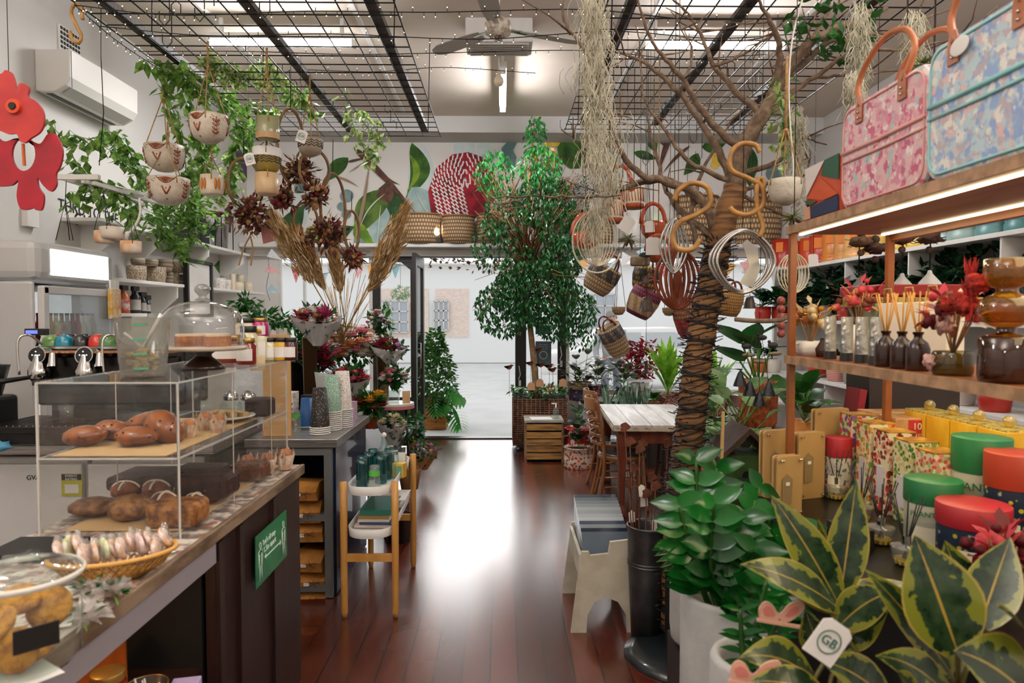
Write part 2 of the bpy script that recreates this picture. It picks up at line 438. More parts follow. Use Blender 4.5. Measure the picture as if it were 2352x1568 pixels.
G1=M('mural_green','#3f6a1e',.8,c2='#1f4212',sc=5);G2=M('mural_olive','#5f7a2c',.8,c2='#33511c',sc=4);G3=M('mural_dark_green','#1e3d1a',.8,c2='#31562a',sc=8)
LIME=M('mural_lime','#7f9a25',.8,c2='#4d7a1c',sc=5);EUC=M('mural_eucalyptus','#8fa8a6',.8,c2='#a9bcb8',sc=5);EUD=M('mural_grey_green','#5f7a78',.8,c2='#7c9391',sc=6)
PALE=M('mural_pale_blue','#c3cfcc',.8,c2='#d2d8d4',sc=4);BRN=M('mural_brown','#4d3128',.8,c2='#6d4738',sc=12);TAN=M('mural_tan','#9c8068',.8);YEL=M('mural_yellow','#d8b22e',.8,c2='#e6c659',sc=8)
RED=M('mural_red','#a3182c',.8,c2='#6d0f1c',sc=6);PUR=M('mural_purple','#5b4462',.8);VEIN=M('mural_vein','#c9d3bd',.8)
for a in((970,330,985,500,60,10),(1060,310,1075,380,50,0),(1110,315,1120,400,40,0),(700,400,690,560,40,4)):paint(leafpts(*a),PALE)
paint(leafpts(800,362,748,418,34,4),G1);paint(leafpts(946,328,932,455,46,-26),G1);paint(leafpts(940,352,934,440,16,-20),LIME)
paint(leafpts(885,420,905,540,70,0,saw=2),G3);paint(leafpts(945,430,1000,512,62,4,saw=2),EUC);paint(leafpts(875,462,862,578,50,-4),EUC)
paint(leafpts(893,435,818,545,62,12),G2);paint(leafpts(818,505,868,580,34,10,saw=1.5),LIME);paint(leafpts(905,440,865,452,42,0),BRN)
paint(leafpts(838,340,862,378,30,0),G3)
for(x,y,r)in((797,450,15),(785,474,10),(796,492,11),(826,560,13),(690,430,14),(705,470,12)):paint(circ(x,y,r),EUD)
for a in((812,338,960,495,16,-4),(800,372,845,362,6,0),(870,395,920,425,8,3)):paint(leafpts(*a,pw=.5),BRN,'painted_branch')
for a in((812,565,850,372,8,4),(770,405,825,430,5,-3),(840,372,800,398,4,0)):paint(leafpts(*a),TAN,'painted_branch')
for a in((885,445,825,530,3,10),(955,440,992,500,2,3),(875,470,865,570,2,0)):paint(leafpts(*a),VEIN,'painted_vein')
paint([(992,500),(984,440),(1003,385),(1040,355),(1075,350),(1110,362),(1135,400),(1138,440),(1120,480),(1085,505),(1045,512),(1030,528),(1012,518)],RED,'painted_petal')
wd=MB();WDM=M('mural_white_stroke','#e2dad4',.8)
def stroke(x,y,ang):
 if not(984<x<1140 and 350<y<522):return
 q=P(x,y,YM);wd.box((q.x,YM-.021,q.z),(.066,.001,.019),rot=Euler((0,R(ang),0)).to_matrix())
for i in range(8):
 rr=74-9.5*i;n=max(2,int(rr*1.6/11))
 for k in range(n):a=95+85*(k+.5*(i%2))/n;stroke(1068+rr*math.cos(R(a)),430-rr*math.sin(R(a))*.98,90-(a-90)*.55+20)
 for k in range(10-i//2):stroke(1068-rr+k*2.2,430+9.5*(k+.5*(i%2)),48)
 n=max(2,int(rr*1.2/11))
 for k in range(n):a=85-80*(k+.5*(i%2))/n;stroke(1068+rr*math.cos(R(a)),430-rr*math.sin(R(a))*.98,90+(90-a)*.5-20)
wd.build('painted_stroke',WDM,mural)
paint([(1150,370),(1152,340),(1170,322),(1185,320),(1186,330),(1178,345),(1186,362),(1182,385),(1165,388)],EUD);paint(circ(1272,322,22,16),YEL)
paint([(1285,370),(1280,340),(1296,312),(1325,302),(1352,303),(1358,345),(1348,385),(1310,388)],G1)
for(x0,y0,x1,y1)in((1352,306,1310,384),(1338,325,1290,318),(1332,340,1286,335),(1326,352,1292,362),(1335,335,1352,360)):paint(leafpts(x0,y0,x1,y1,3),VEIN,'painted_vein')
for a in((1492,292,1508,352,30,4),(1612,338,1668,328,30,3),(1604,352,1570,402,30,-4),(1700,300,1728,350,22,0),(1714,330,1722,430,46,0),(1455,350,1510,365,20,0)):paint(leafpts(*a),G1)
for(x,y,r)in((1668,292,17),(1698,318,18),(1650,365,16),(1640,380,9)):paint(circ(x,y,r),YEL)
for(x,y,r)in((1875,338,22),(1778,398,20),(1852,330,12),(1380,350,26)):paint(circ(x,y,r),EUD)
for a in((1548,290,1510,405,14,3),(1500,300,1530,340,8,2),(1585,335,1520,400,8,4),(1448,420,1420,330,7,3)):paint(leafpts(*a,pw=.6),BRN,'painted_branch')
for a in((1330,520,1340,400,60,0),(1420,330,1390,460,46,0)):paint(leafpts(*a),PALE)
for a in((690,560,815,520,60,6),(640,560,700,470,50,0)):paint(leafpts(*a),G3)
paint(leafpts(700,535,775,528,34,0),LIME)
ml=MB()
def paintL(pts,mat,name='painted_leaf'):
 q=[PX(x,y,XL+.004)for x,y in pts];o=q[0]
 return MB().prism([(v.y-o.y,v.z-o.z)for v in q],o,(0,1,0),(0,0,1),.002).build(name,mat,mural)
paintL([(540,312),(560,318),(578,340),(577,392),(560,420),(545,395)],PUR)
paintL([(475,535),(500,500),(512,520),(508,548)],G1);paintL([(492,610),(520,580),(524,612),(505,628)],G1);paintL([(516,480),(528,470),(534,500),(530,535),(518,530)],BRN)
# ---------- outside: pavement, street and the house across it ----------
PAVE=M('pale_pavement','#dcdcda',.9,c2='#d4d4d2',sc=2)
struct(MB().box((0,17,-.1),(60,15.8,.16)).build('pavement',PAVE))
hb=thing('brick_house','sunlit pale brick house across the street with small paned white windows','building',(0,24,0))
BRK=NT('pale_brick');bt=BRK.node('ShaderNodeTexBrick',i_Scale=5.0);BRK.l.new(BRK.coord('UV'),bt.inputs['Vector'])
bt.inputs['Color1'].default_value=lin('#e6c8b8');bt.inputs['Color2'].default_value=lin('#f0dccf');bt.inputs['Mortar'].default_value=lin('#f2ece6');BRK.base(bt.outputs[0]);BRK.set(rough=.9)
MB().box((0,24.2,1.7),(26,.4,3.4)).build('wall',M('house_render','#f2f2f1',.9),hb)
for(xa,xb)in((-4.35,-2.6),(-2.35,-1.2)):MB().box(((xa+xb)/2,23.98,1.75),(xb-xa,.06,1.7)).build('brickwork',BRK.m,hb)
for(x,z,wd_,hh)in((-3.75,1.62,.9,1.1),(-2.15,1.66,.5,1.0),(3.4,1.8,1.0,1.2),(7.0,1.8,1.0,1.2)):
 f=MB();f.box((x,23.9,z),(wd_,.06,hh),1)
 for k in range(4):f.box((x-wd_/2+wd_*k/3,23.85,z),(.05,.05,hh))
 for k in range(4):f.box((x,23.85,z-hh/2+hh*k/3),(wd_,.05,.05))
 f.build('house_window',[WHITE,M('far_window_glass','#b4bcc4',.3)],hb)
MB().box((0,24.1,3.43),(26.4,.8,.06)).build('roof',M('far_roof','#d8d2cb',.8),hb)
# ---------- ceiling things ----------
EMW=M('lamp_tube','#fbfbff',.5,emit=90);LEDW=M('led_strip','#ffe9b8',.5,emit=5)
labs=['white fluorescent tube across the ceiling above the hanging pot plants on the left','white fluorescent tube across the ceiling behind the bare tree branches','fluorescent tube seen end on near the centre of the ceiling above the doorway']
for(tx,ty,ax),lb in zip(TUBES,labs):
 t=thing('ceiling_or_fill_light',lb,'ceiling light',(tx,ty,ZC),0 if ax=='x' else R(90))
 MB().box((0,0,-.155),(1.24,.075,.05)).box((-.5,0,-.07),(.03,.03,.14)).box((.5,0,-.07),(.03,.03,.14)).build('batten',WHITE,t,world=False,bev=.004)
 MB().cyl((-.58,0,-.215),(.58,0,-.215),.019).build('tube',EMW,t,world=False)
 MB().box((-.6,0,-.205),(.03,.06,.06)).box((.6,0,-.205),(.03,.06,.06)).build('tube_holder',WHITE,t,world=False)
for(tx,ty)in((-2.0,1.6),(2.2,1.6),(-1.2,-1.2),(1.8,-1.2)):  # fittings added around the unseen fill lamps
 t=thing('ceiling_or_fill_light','added unseen white fill light fitting with an upward panel and a round globe','ceiling light',(tx,ty+.3,ZC),0,'added fill light fittings above the camera')
 MB().box((0,0,-.73),(1.3,.36,.05)).build('fill_fitting_body',WHITE,t,world=False)
 for s in(-1,1):MB().tube([(s*.5,0,-.7),(s*.5,0,0)],.006,5).build('rod',WHITE,t,world=False)
 MB().tube([(0,-.3,0),(0,-.3,-.48)],.005,5).build('globe_cord',WHITE,t,world=False)
pc=P(1146,150,5.6)
vt=thing('ceiling_vent','white rectangular air vent frame on the ceiling behind the fan','vent',(pc.x,5.9,ZC))
MB().box((0,0,-.1),(.56,.3,.2)).build('housing',WHITE,vt,world=False,bev=.01)
mb=MB()
for k in range(7):mb.box((0,-.12+.04*k,-.205),(.5,.012,.02))
mb.build('slat',M('vent_grey','#b9b4ad',.6),vt,world=False)
q=P(1146,186,6.1)
bl=thing('pendant_bulb','small bare round bulb hanging below the centre of the ceiling','bulb',(q.x,q.y,ZC))
MB().tube([(0,0,0),(0,0,q.z-ZC+.06)],.006).build('cord',WHITE,bl,world=False)
MB().lathe([(.001,-.1),(.03,-.09),(.045,-.06),(.04,-.03),(.02,0),(.018,.04),(.001,.04)],(0,0,q.z-ZC+.05),16).build('bulb',CREAM,bl,world=False)
c=P(1144,76,4.76)
fan=thing('ceiling_fan','white three bladed ceiling fan with a rusty hub','ceiling fan',(c.x,c.y,ZC))
hz=c.z-ZC
MB().lathe([(.001,-.03),(.05,-.03),(.085,-.005),(.095,.03),(.09,.07),(.05,.1),(.02,.11),(.001,.11)],(0,0,hz),24).build('hub',M('fan_hub','#c9bfae',.4,c2='#8f7d66',sc=25),fan,world=False)
MB().lathe([(.001,-.052),(.03,-.05),(.045,-.03)],(0,0,hz),20).build('hub_cap',CHROME,fan,world=False)
MB().cyl((0,0,hz+.1),(0,0,-.08),.014).lathe([(.06,-.001),(.055,-.05),(.02,-.09)],(0,0,0),20).build('rod',M('fan_rod','#d5cfc6',.5),fan,world=False)
for az in(138,22,262):
 a=R(az);d=Vector((math.cos(a),math.sin(a),0));s_=Vector((-d.y,d.x,0))
 b=MB().prism([(.16,-.05),(.3,-.065),(.58,-.06),(.64,-.03),(.65,0),(.63,.04),(.56,.065),(.3,.06),(.16,.04)],(0,0,hz+.03),d,(s_*1+Vector((0,0,.18))),.008).build('blade',M('fan_blade','#b3ada4',.5),fan,world=False)
 MB().bar(Vector((0,0,hz+.03))+d*.07,Vector((0,0,hz+.03))+d*.22,.04,.008).build('blade_iron',CHROME,b,world=False)
GZ=3.27
def grid(x0,x1,y0,y1,rails,label):
 t=thing('wire_grid',label,'hanging rack',((x0+x1)/2,(y0+y1)/2,GZ))
 m=MB();n=round((x1-x0)/.15);k=round((y1-y0)/.15)
 for i in range(n+1):x=x0+(x1-x0)*i/n;m.tube([(x,y0,GZ),(x,y1,GZ)],.0042,5)
 for i in range(k+1):y=y0+(y1-y0)*i/k;m.tube([(x0,y,GZ+.008),(x1,y,GZ+.008)],.0042,5)
 m.build('mesh_panel',WIRE,t)
 for x in rails:MB().box((x,(y0+y1)/2-.05,GZ+.035),(.055,y1-y0-.1,.04)).build('beam',M('dark_timber_beam','#2b221b',.6,c2='#4a3b2d',sc=7,stretch=(1,6,1)),t)
 for x in(x0+.1,x1-.1):
  for y in(y0+.3,(y0+y1)/2,y1-.15):MB().tube([(x,y,GZ),(x+.02,y,ZC)],.004,5).build('suspension_rod',WIRE,t)
 return t
grid(-2.25,-.57,2.2,6.35,(-2.13,-1.375,-.7),'black wire mesh grid with dark beams hung under the ceiling left of the fan')
grid(.55,2.3,2.2,6.1,(.69,1.325,1.97),'black wire mesh grid with dark beams hung under the ceiling right of the fan')
# ================= LEFT: counter, pastry case, coffee machine =================
CX=-.895;CT=.96
TIMB=M('worn_timber_edge','#5c4632',.6,c2='#8c7660',sc=14,stretch=(1,.3,1),bump=.3)
DWOOD=M('dark_stained_panel','#22120e',.45,c2='#301a14',sc=5,stretch=(6,6,.6),bump=.15)
def countertopM():
 t=NT('patterned_counter_top');co=t.coord();t.set(rough=.35)
 n=t.noise(co,22,4);a=t.mix(t.step(n,.42,.58),lin('#6f6258'),lin('#c8bfb4'));a=t.mix(t.step(t.noise(co,35,2),.6,.66),a,lin('#9c5a42'));t.base(a);return t.m
ct=thing('service_counter','dark timber service counter with a steel front edge and patterned top at the left','counter',(-1.2,1.7,0))
MB().box((-1.17,1.66,CT-.012),(.53,2.76,.024)).build('worktop',countertopM(),ct)
MB().box((CX-.002,1.66,CT-.02),(.018,2.78,.042)).build('timber_edge',TIMB,ct,bev=.003)
MB().box((CX-.012,1.2,CT-.075),(.022,1.84,.066)).build('steel_strip',M('strip_steel','#b5b0b8',.35,.5),ct)
MB().box((CX-.025,2.575,.46),(.03,.89,.92)).build('end_panel',DWOOD,ct)
for y in(2.15,2.32,2.66):MB().box((CX-.006,y,.46),(.02,.035,.9)).build('cover_batten',DWOOD,ct)
MB().box((-1.2,3.02,.46),(.58,.03,.92)).build('side_panel',DWOOD,ct)
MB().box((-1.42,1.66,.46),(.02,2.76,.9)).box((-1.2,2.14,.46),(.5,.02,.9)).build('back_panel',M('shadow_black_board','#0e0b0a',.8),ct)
MB().box((-1.18,1.3,.5),(.46,1.66,.02)).build('shelf',DWOOD,ct)
pp=[PX(583,1152,CX+.004),PX(655,1118,CX+.004),PX(655,1190,CX+.004),PX(583,1258,CX+.004)]
y0,y1,z0,z1=pp[0].y,pp[1].y,.64,.83
ps=thing('distancing_poster','green distancing poster taped to the dark end of the counter','poster',(CX+.004,(y0+y1)/2,z0))
PG=M('poster_green','#1d7a4c',.35,c2='#15663f',sc=9)
MB().box((CX+.007,(y0+y1)/2,(z0+z1)/2),(.003,y1-y0,z1-z0)).build('sheet',PG,ps)
PW=M('poster_white','#dfeee4',.5)
text("Let's all stay",.028,(CX+.0095,y0+.14,z1-.045),(0,1,0),(0,0,1),PW,ps)
text("1.5m apart",.032,(CX+.0095,y0+.145,z1-.075),(0,1,0),(0,0,1),PW,ps)
mb=MB();yy=CX+.0095
mb.bar((yy,y0+.09,z0+.085),(yy,y1-.08,z0+.085),.004,.002)
for s_,e in((1,y0+.09),(-1,y1-.08)):mb.bar((yy,e,z0+.085),(yy,e+.012*s_,z0+.095),.003,.002);mb.bar((yy,e,z0+.085),(yy,e+.012*s_,z0+.075),.003,.002)
mb.build('arrow',PW,ps)
for yc in(y0+.045,y1-.045):
 m=MB();m.tube([(yy,yc+.01*math.cos(a),z0+.145+.011*math.sin(a))for a in arc(12,0,5.7)],.0014,4,close=True)
 m.tube([(yy,yc-.022,z0+.07),(yy,yc-.018,z0+.125),(yy,yc,z0+.132),(yy,yc+.018,z0+.125),(yy,yc+.022,z0+.07)],.0014,4)
 m.tube([(yy,yc-.011,z0+.115),(yy,yc-.011,z0+.015),(yy,yc,z0+.07),(yy,yc+.011,z0+.015),(yy,yc+.011,z0+.115)],.0014,4);m.build('person_symbol',PW,ps)
x0,x1,y0,y1,zt,zs=-1.372,-.96,2.02,3.03,1.425,1.2
pcse=thing('pastry_case','clear acrylic two tier pastry display case on the counter','display case',((x0+x1)/2,(y0+y1)/2,CT+.001))
def pane(name,c,d,e=True):MB().box(c,d).build(name,ACRYL,pcse)
for(n_,c,d)in(('front_panel',(x1,(y0+y1)/2,(CT+zt)/2),(.006,y1-y0,zt-CT)),('back_panel',(x0,(y0+y1)/2,(CT+zt)/2),(.006,y1-y0,zt-CT)),('side_panel',((x0+x1)/2,y0,(CT+zt)/2),(x1-x0,.006,zt-CT)),('side_panel',((x0+x1)/2,y1,(CT+zt)/2),(x1-x0,.006,zt-CT)),('top_panel',((x0+x1)/2,(y0+y1)/2,zt),(x1-x0+.01,y1-y0+.01,.006)),('case_shelf',((x0+x1)/2,(y0+y1)/2,zs),(x1-x0-.02,y1-y0-.02,.005))):pane(n_,c,d)
ED=M('polished_acrylic_edge','#c9c6c0',.2)
e=MB()
for x in(x0,x1):
 for y in(y0,y1):e.bar((x,y,CT),(x,y,zt),.006)
 for z in(zt,zs):e.bar((x,y0,z),(x,y1,z),.005)
 for y in(2.43,2.83):e.bar((x,y,CT),(x,y,zt),.003)
for y in(y0,y1):
 for z in(zt,zs):e.bar((x0,y,z),(x1,y,z),.005)
e.build('panel_edge',ED,pcse)
BPAP=M('baking_paper','#c9a877',.8)
def paperthing(c,d,lb,g=None):
 o=MB().box(c,d).build('baking_paper',BPAP);return tag(o,lb,'paper')
paperthing(((x0+x1)/2-.01,2.42,zs+.0045),(.34,.76,.002),'brown baking paper under the glazed buns on the upper case shelf')
paperthing(((x0+x1)/2,2.55,CT+.004),(.36,.92,.003),'brown baking paper under the loaves and muffins on the case floor')
BUN=M('glazed_brown_bun','#a35a1e',.25,c2='#562409',sc=14,lo=.35,hi=.7,coat=.3)
CURR=M('currant','#1f120c',.6);FRUITB=M('fruit_dough','#b67a42',.5,c2='#8c4f24',sc=30)
def bun(px,py,Y,w,h,lb,tilt=0,rz=0,mat=BUN):
 c=P(px,py,Y);r=w*S(Y)/2
 t=thing('bread_bun',lb,'bun',(c.x,c.y,max(c.z-h*S(Y)/2,zs+.006)),rz,'glazed fruit buns piled on the upper shelf')
 m=Euler((0,R(tilt),0)).to_matrix()
 MB().ball((0,0,h*S(Y)/2),1,0,20,(r,r*.78,h*S(Y)/2),m,.08).build('crumb',mat,t,world=False)
 mb=MB()
 for k in range(5):
  a=rnd(3.6,6.0);b=rnd(-.3,.8);p=Vector((math.cos(a)*math.cos(b)*r,math.sin(a)*math.cos(b)*r*.78,h*S(Y)/2*(1+math.sin(b))));MB().ball(p,.0035,0,8).build('currant',CURR,t,world=False)
 return t
bun(195,1033,2.2,96,46,'glazed bun at the left end of the pile',-4);bun(258,999,2.3,84,46,'glazed bun resting between the left bun and the pile',4)
bun(315,1035,2.2,100,44,'glazed bun at the front middle of the bottom row',0);bun(342,968,2.35,112,46,'large glazed bun lying on top of the pile',-14)
bun(378,1005,2.26,100,66,'big glazed bun at the right of the pile beside the case corner',38)
def loaf(px,py,Y,w,h,dep,lb,c1,c2,cross=False,rz=0,g='loaves and cakes on the case floor',cat='loaf'):
 c=P(px,py,Y);a=w*S(Y);hh=h*S(Y)
 t=thing('fruit_loaf' if not cross else 'cross_bun',lb,cat,(c.x,c.y,max(c.z-hh/2,CT+.006)),rz,g)
 m=MB().ball((0,0,hh/2),1,0,20,(a/2,dep/2,hh/2),None,.12)if cross or cat=='bun' else MB().box((0,0,hh/2),(a,dep,hh))
 m.build('crumb',M('crust'+c1,c1,.55,c2=c2,sc=35,bump=.5,bs=40),t,world=False,bev=0 if cross or cat=='bun' else.018)
 if cross:
  CRS=M('white_icing','#e6dccb',.5)
  for(ux,uy)in((1,0),(0,1)):
   MB().tube([(ux*a/2*math.cos(q),uy*dep/2*math.cos(q),hh/2+hh/2*math.sin(q)+.002)for q in arc(9,.3,PI-.3)],.004,6).build('icing_stripe',CRS,t,world=False)
 return t
DKB=('#3d2013','#2a140c')
loaf(350,1098,2.55,150,34,.2,'dark brown flat cake slab at the left back of the case floor',*DKB)
loaf(455,1090,2.62,110,36,.2,'dark chocolate cake slab in the middle of the case floor',*DKB)
loaf(478,1110,2.42,120,54,.14,'tall dark loaf behind the crossed buns',*DKB)
loaf(575,1080,2.75,74,40,.13,'brownie block under the paper wrapped muffins','#6b3d22','#4a2615')
loaf(410,1185,2.15,115,56,.12,'golden fruit loaf with dark currants beside the front corner of the case','#a06a30','#5c3216')
loaf(300,1170,2.2,100,56,.13,'golden nutty loaf in the left part of the case floor','#a5753c','#6a4020',cat='bun');loaf(215,1185,2.25,110,40,.13,'brown seeded loaf at the far left of the case floor behind the wrapped biscuits','#8f6034','#5a3519',cat='bun')
for(a,b,Y,w,h,lb)in((290,1130,2.45,66,40,'brown bun with an iced cross at the left end of its row'),(360,1130,2.45,64,42,'dark bun with an iced cross second from the left'),(378,1155,2.3,60,42,'cross bun just behind the fruit loaf'),(428,1130,2.42,56,40,'cross bun between the dark loaf and the front bun'),(485,1148,2.4,70,50,'shiny cross bun nearest the front panel right of the corner'),(448,1160,2.3,46,38,'small pale cross bun leaning on the fruit loaf')):
 loaf(a,b,Y,w,h,.1,lb,'#94512a','#6e3417',True,cat='bun',g='hot cross buns in the case')
WRAP=M('pleated_muffin_paper','#d8c6b2',.75,c2='#b78f73',sc=30)
def muffin(px,py,Y,w,h,lb,top='#8a4a2c',g='paper wrapped muffins'):
 c=P(px,py,Y);r=w*S(Y)/2;hh=h*S(Y)
 t=thing('muffin',lb,'muffin',(c.x,c.y,zs+.006 if 'upper' in g else CT+.006),0,g)
 mb=MB();n=16
 vs=[(r*.6*math.cos(2*PI*i/n),r*.6*math.sin(2*PI*i/n),0)for i in range(n)]+[(r*(.8+.14*(i%2))*math.cos(2*PI*i/n),r*(.8+.14*(i%2))*math.sin(2*PI*i/n),hh*(.7+(.35 if i%4==0 else 0)))for i in range(n)]
 mb.add(vs,[(i,(i+1)%n,n+(i+1)%n,n+i)for i in range(n)],0,False).build('paper_case',WRAP,t,world=False)
 MB().ball((0,0,hh*.66),1,0,14,(r*.75,r*.75,hh*.32),None,.15).build('muffin_top',M('muffin'+top,top,.7,c2='#b9794f',sc=40,bump=.4),t,world=False)
muffin(568,1040,2.8,48,50,'muffin in a white paper case left of the brownie end of the case');muffin(612,1038,2.85,50,48,'muffin in a pointed paper case second from the far end');muffin(655,1032,2.93,46,48,'muffin in paper at the far end of the case floor')
for i,(a,b,Y,lb)in enumerate(((432,985,2.35,'sugared berry muffin nearest the case corner on the upper shelf'),(470,975,2.5,'berry muffin behind the sugared one on the upper shelf'),(500,985,2.45,'plump orange berry muffin in a clear tub on the upper shelf'))):
 muffin(a,b+12,Y,44,42,lb,'#b8743c','berry muffins on the upper shelf')
PLATE=M('white_china','#dcd8d0',.2)
pl=P(520,962,2.72);MB
o=MB().lathe([(.001,.006),(.06,.006),(.11,.02),(.108,.024),(.06,.01),(.001,.01)],(pl.x,pl.y,zs+.006),28).build('plate',PLATE);tag(o,'white plate of slices on the upper case shelf','plate')
for k in range(4):
 o=MB().box((pl.x-.05+.034*k,pl.y,zs+.034),(.026,.1,.022),rz=.3*k).build('slice',M('pale_slice','#c9ad7c',.6,c2='#a98a58',sc=30),bev=.004)
 tag(o,['pale slice at the left of the white plate','pale slice second from the left on the white plate','pale slice third from the left on the white plate','pale slice at the right of the white plate'][k],'cake slice','slices on the white plate')
DCK=P(598,945,2.85);o=MB().box((DCK.x,DCK.y,zs+.045),(.1,.1,.075)).build('chocolate_cake',M('choc','#23130d',.5,c2='#3a2318',sc=14),bev=.012);tag(o,'very dark chocolate cake block at the far end of the upper case shelf','cake')
# ---- things on top of the case ----
zt2=zt+.004
c=P(468,855,2.5)
cs=thing('cake_stand','dark wooden cake stand under a glass dome with cut cake inside','cake stand',(c.x,c.y,zt2))
MB().lathe([(.001,0),(.075,0),(.072,.012),(.05,.03),(.03,.045),(.028,.055),(.05,.07),(.001,.07)],(0,0,0),32).build('foot',M('dark_turned_wood','#2a1a12',.3,coat=.4),cs,world=False)
MB().lathe([(.001,.07),(.148,.07),(.152,.076),(.15,.084),(.001,.084)],(0,0,0),40).build('stand_plate',M('pale_stand_plate','#a89a88',.3),cs,world=False)
DM=MB().lathe([(.14,.086),(.141,.15),(.134,.19),(.115,.22),(.08,.238),(.04,.246),(.001,.248)],(0,0,0),40).build('glass_dome',glassM('dome_glass','#f4f4f2',2.6,.03),cs,world=False)
MB().lathe([(.001,.248),(.03,.25),(.012,.262),(.014,.268),(.026,.282),(.027,.296),(.014,.308),(.001,.31)],(0,0,0),20).build('dome_knob',glassM('knob_glass','#d8d8d4',2.5),cs,world=False)
ck=thing('cut_cake','cut round cake with pale icing under the glass dome','cake',(c.x,c.y,zt2+.0845))
pts=[(.0,.0)]+[(.095*math.cos(a),.095*math.sin(a))for a in arc(20,R(-60),R(215))]
MB().prism(pts,(0,0,.018),(1,0,0),(0,1,0),.036).build('sponge',M('cake_sponge','#8a4f28',.7,c2='#b5733a',sc=30,bump=.4),ck,world=False)
MB().prism([(x*.97,y*.97)for x,y in pts],(0,0,.04),(1,0,0),(0,1,0),.008).build('icing',M('icing_cream','#dcc7a4',.5),ck,world=False)
c=P(330,868,2.2)
jg=thing('lolly_jug','clear plastic jug of gold wrapped lollies on the left front of the pastry case','jug',(c.x,c.y,zt2))
h=.185
MB().lathe([(.001,.002),(.062,.002),(.066,.01),(.082,h),(.086,h+.003),(.082,h-.001),(.063,.01),(.001,.006)],(0,0,0),28).build('jug_body',glassM('hazy_plastic','#e4e4e0',1.2,.16,'#d8d8d2'),jg,world=False)
mk=M('green_print','#4a9a7a',.6)
for k in range(4):MB().box((.03,-.072-.002*k,.03+.045*k),(.04,.002,.006),rz=.3).build('measure_mark',mk,jg,world=False)
MB().tube([(-.05,-.02,.14),(.0,0,.09),(.05,.02,.2)],.006).build('scoop',PAPER,jg,world=False)
GOLD=M('gold_wrapper','#b89a52',.35,c2='#e2d3a2',sc=60,metal=.2);
for k in range(26):
 a=rnd(0,2*PI);r=rnd(0,.045);o=MB().ball((c.x+r*math.cos(a),c.y+r*math.sin(a),zt2+.018+.0026*k),.014,0,8,(1,.8,.7),bumpy=.4).build('wrapped_lolly',GOLD);tag(o,'gold wrapped lolly in the clear plastic jug','lolly','gold wrapped lollies in the jug')
def jar(px,py,Y,w,h,fill,lid,lb,name='honey_jar',cat='jar',label=True,ll=PAPER,z=None,group=None,sq=False):
 c=P(px,py,Y);r=w*S(Y)/2;hh=h*S(Y);z=c.z-hh/2 if z is None else z
 t=thing(name,lb,cat,(c.x,c.y,z),0,group);seg=24
 MB().lathe([(.001,0),(r*.92,0),(r,.006),(r,hh*.72),(r*.8,hh*.8),(r*.8,hh*.84)],(0,0,0),seg).build('jar_body',fill,t,world=False)
 MB().lathe([(r*.86,hh*.82),(r*.88,hh*.83),(r*.88,hh*.99),(r*.85,hh),(.001,hh)],(0,0,0),seg).build('lid',lid,t,world=False)
 if label:
  q=MB();n=10;vs=[(r*1.01*math.cos(a),r*1.01*math.sin(a),z_)for z_ in(hh*.15,hh*.6)for a in arc(n,R(215),R(325))]
  q.add(vs,[(i,i+1,n+i+1,n+i)for i in range(n-1)],0,True).build('jar_label',ll,t,world=False)
 return t
HON=M('amber_honey','#6e1f10',.12,c2='#8c2c14',sc=6,coat=.6);GLD=M('gold_lid','#a98748',.3,.8);BLID=M('black_lid','#1c1a18',.35);PINK=M('beetroot_pink','#a61664',.2,coat=.5)
jar(525,818,2.9,84,62,HON,GLD,'dark amber honey jar just right of the cake stand',z=zt2)
jar(566,822,2.75,44,60,M('red_jam','#7a1812',.15,coat=.5),GLD,'small red jar with a round white label beside the amber honey',ll=PAPER,z=zt2)
PICK=M('pickle_cream','#c8c29e',.25,coat=.4)
for(a,b,Y,w,h,f,l,lb)in((565,760,2.98,46,60,PICK,BLID,'black lidded pale jar stacked behind the honey'),(598,752,2.99,36,44,PINK,GLD,'bright pink beetroot jar with a gold lid at the top of the stack')):
 jar(a,b,Y,w,h,f,l,lb,name='pickle_jar')
jar(572,812,2.96,44,80,PICK,BLID,'tall pale pickle jar under the stacked black lidded jar',name='pickle_jar',z=zt2)
jar(598,805,2.985,36,74,PICK,GLD,'tall pale pickle jar under the pink beetroot jar',name='pickle_jar',z=zt2)
for i,(a,b,f,lb)in enumerate(((620,805,PICK,'squat pale preserve jar with a tree label at the far edge of the case top'),(646,803,M('mustard','#c99a1c',.3),'mustard yellow preserve jar with a yellow label'),(668,802,M('relish','#4b1a22',.2),'dark relish jar at the far right end of the case top'))):
 jar(a,b,3.0,30,52,f,BLID,lb,name='preserve_jar',z=zt2,group='preserve jars at the far end of the case top')
o=MB().prism([(0,0),(.16,0),(.16,.59),(0,.59)],(P(605,905,3.98).x,3.98,.926),(1,0,0),(0,0,1),.012).build('kraft_menu_board',M('kraft_board','#b9905c',.8));tag(o,'upright kraft brown menu board behind the preserve jars','menu board')
b_=o.location;text('CAFE',.03,(b_.x,b_.y-.008,b_.z+.56),(1,0,0),(0,0,1),BLACK,o)
MB().box((0,0,0),(.01,.01,.01))
o=MB().lathe([(.03,0),(.03,.06),(.018,.06),(.018,0),(.03,0)],P(592,850,2.85)-Vector((0,0,.0)),20).build('tape_roll',M('paper_tape','#cdb892',.7));tag(o,'roll of pale paper tape standing in front of the pink jar','tape')
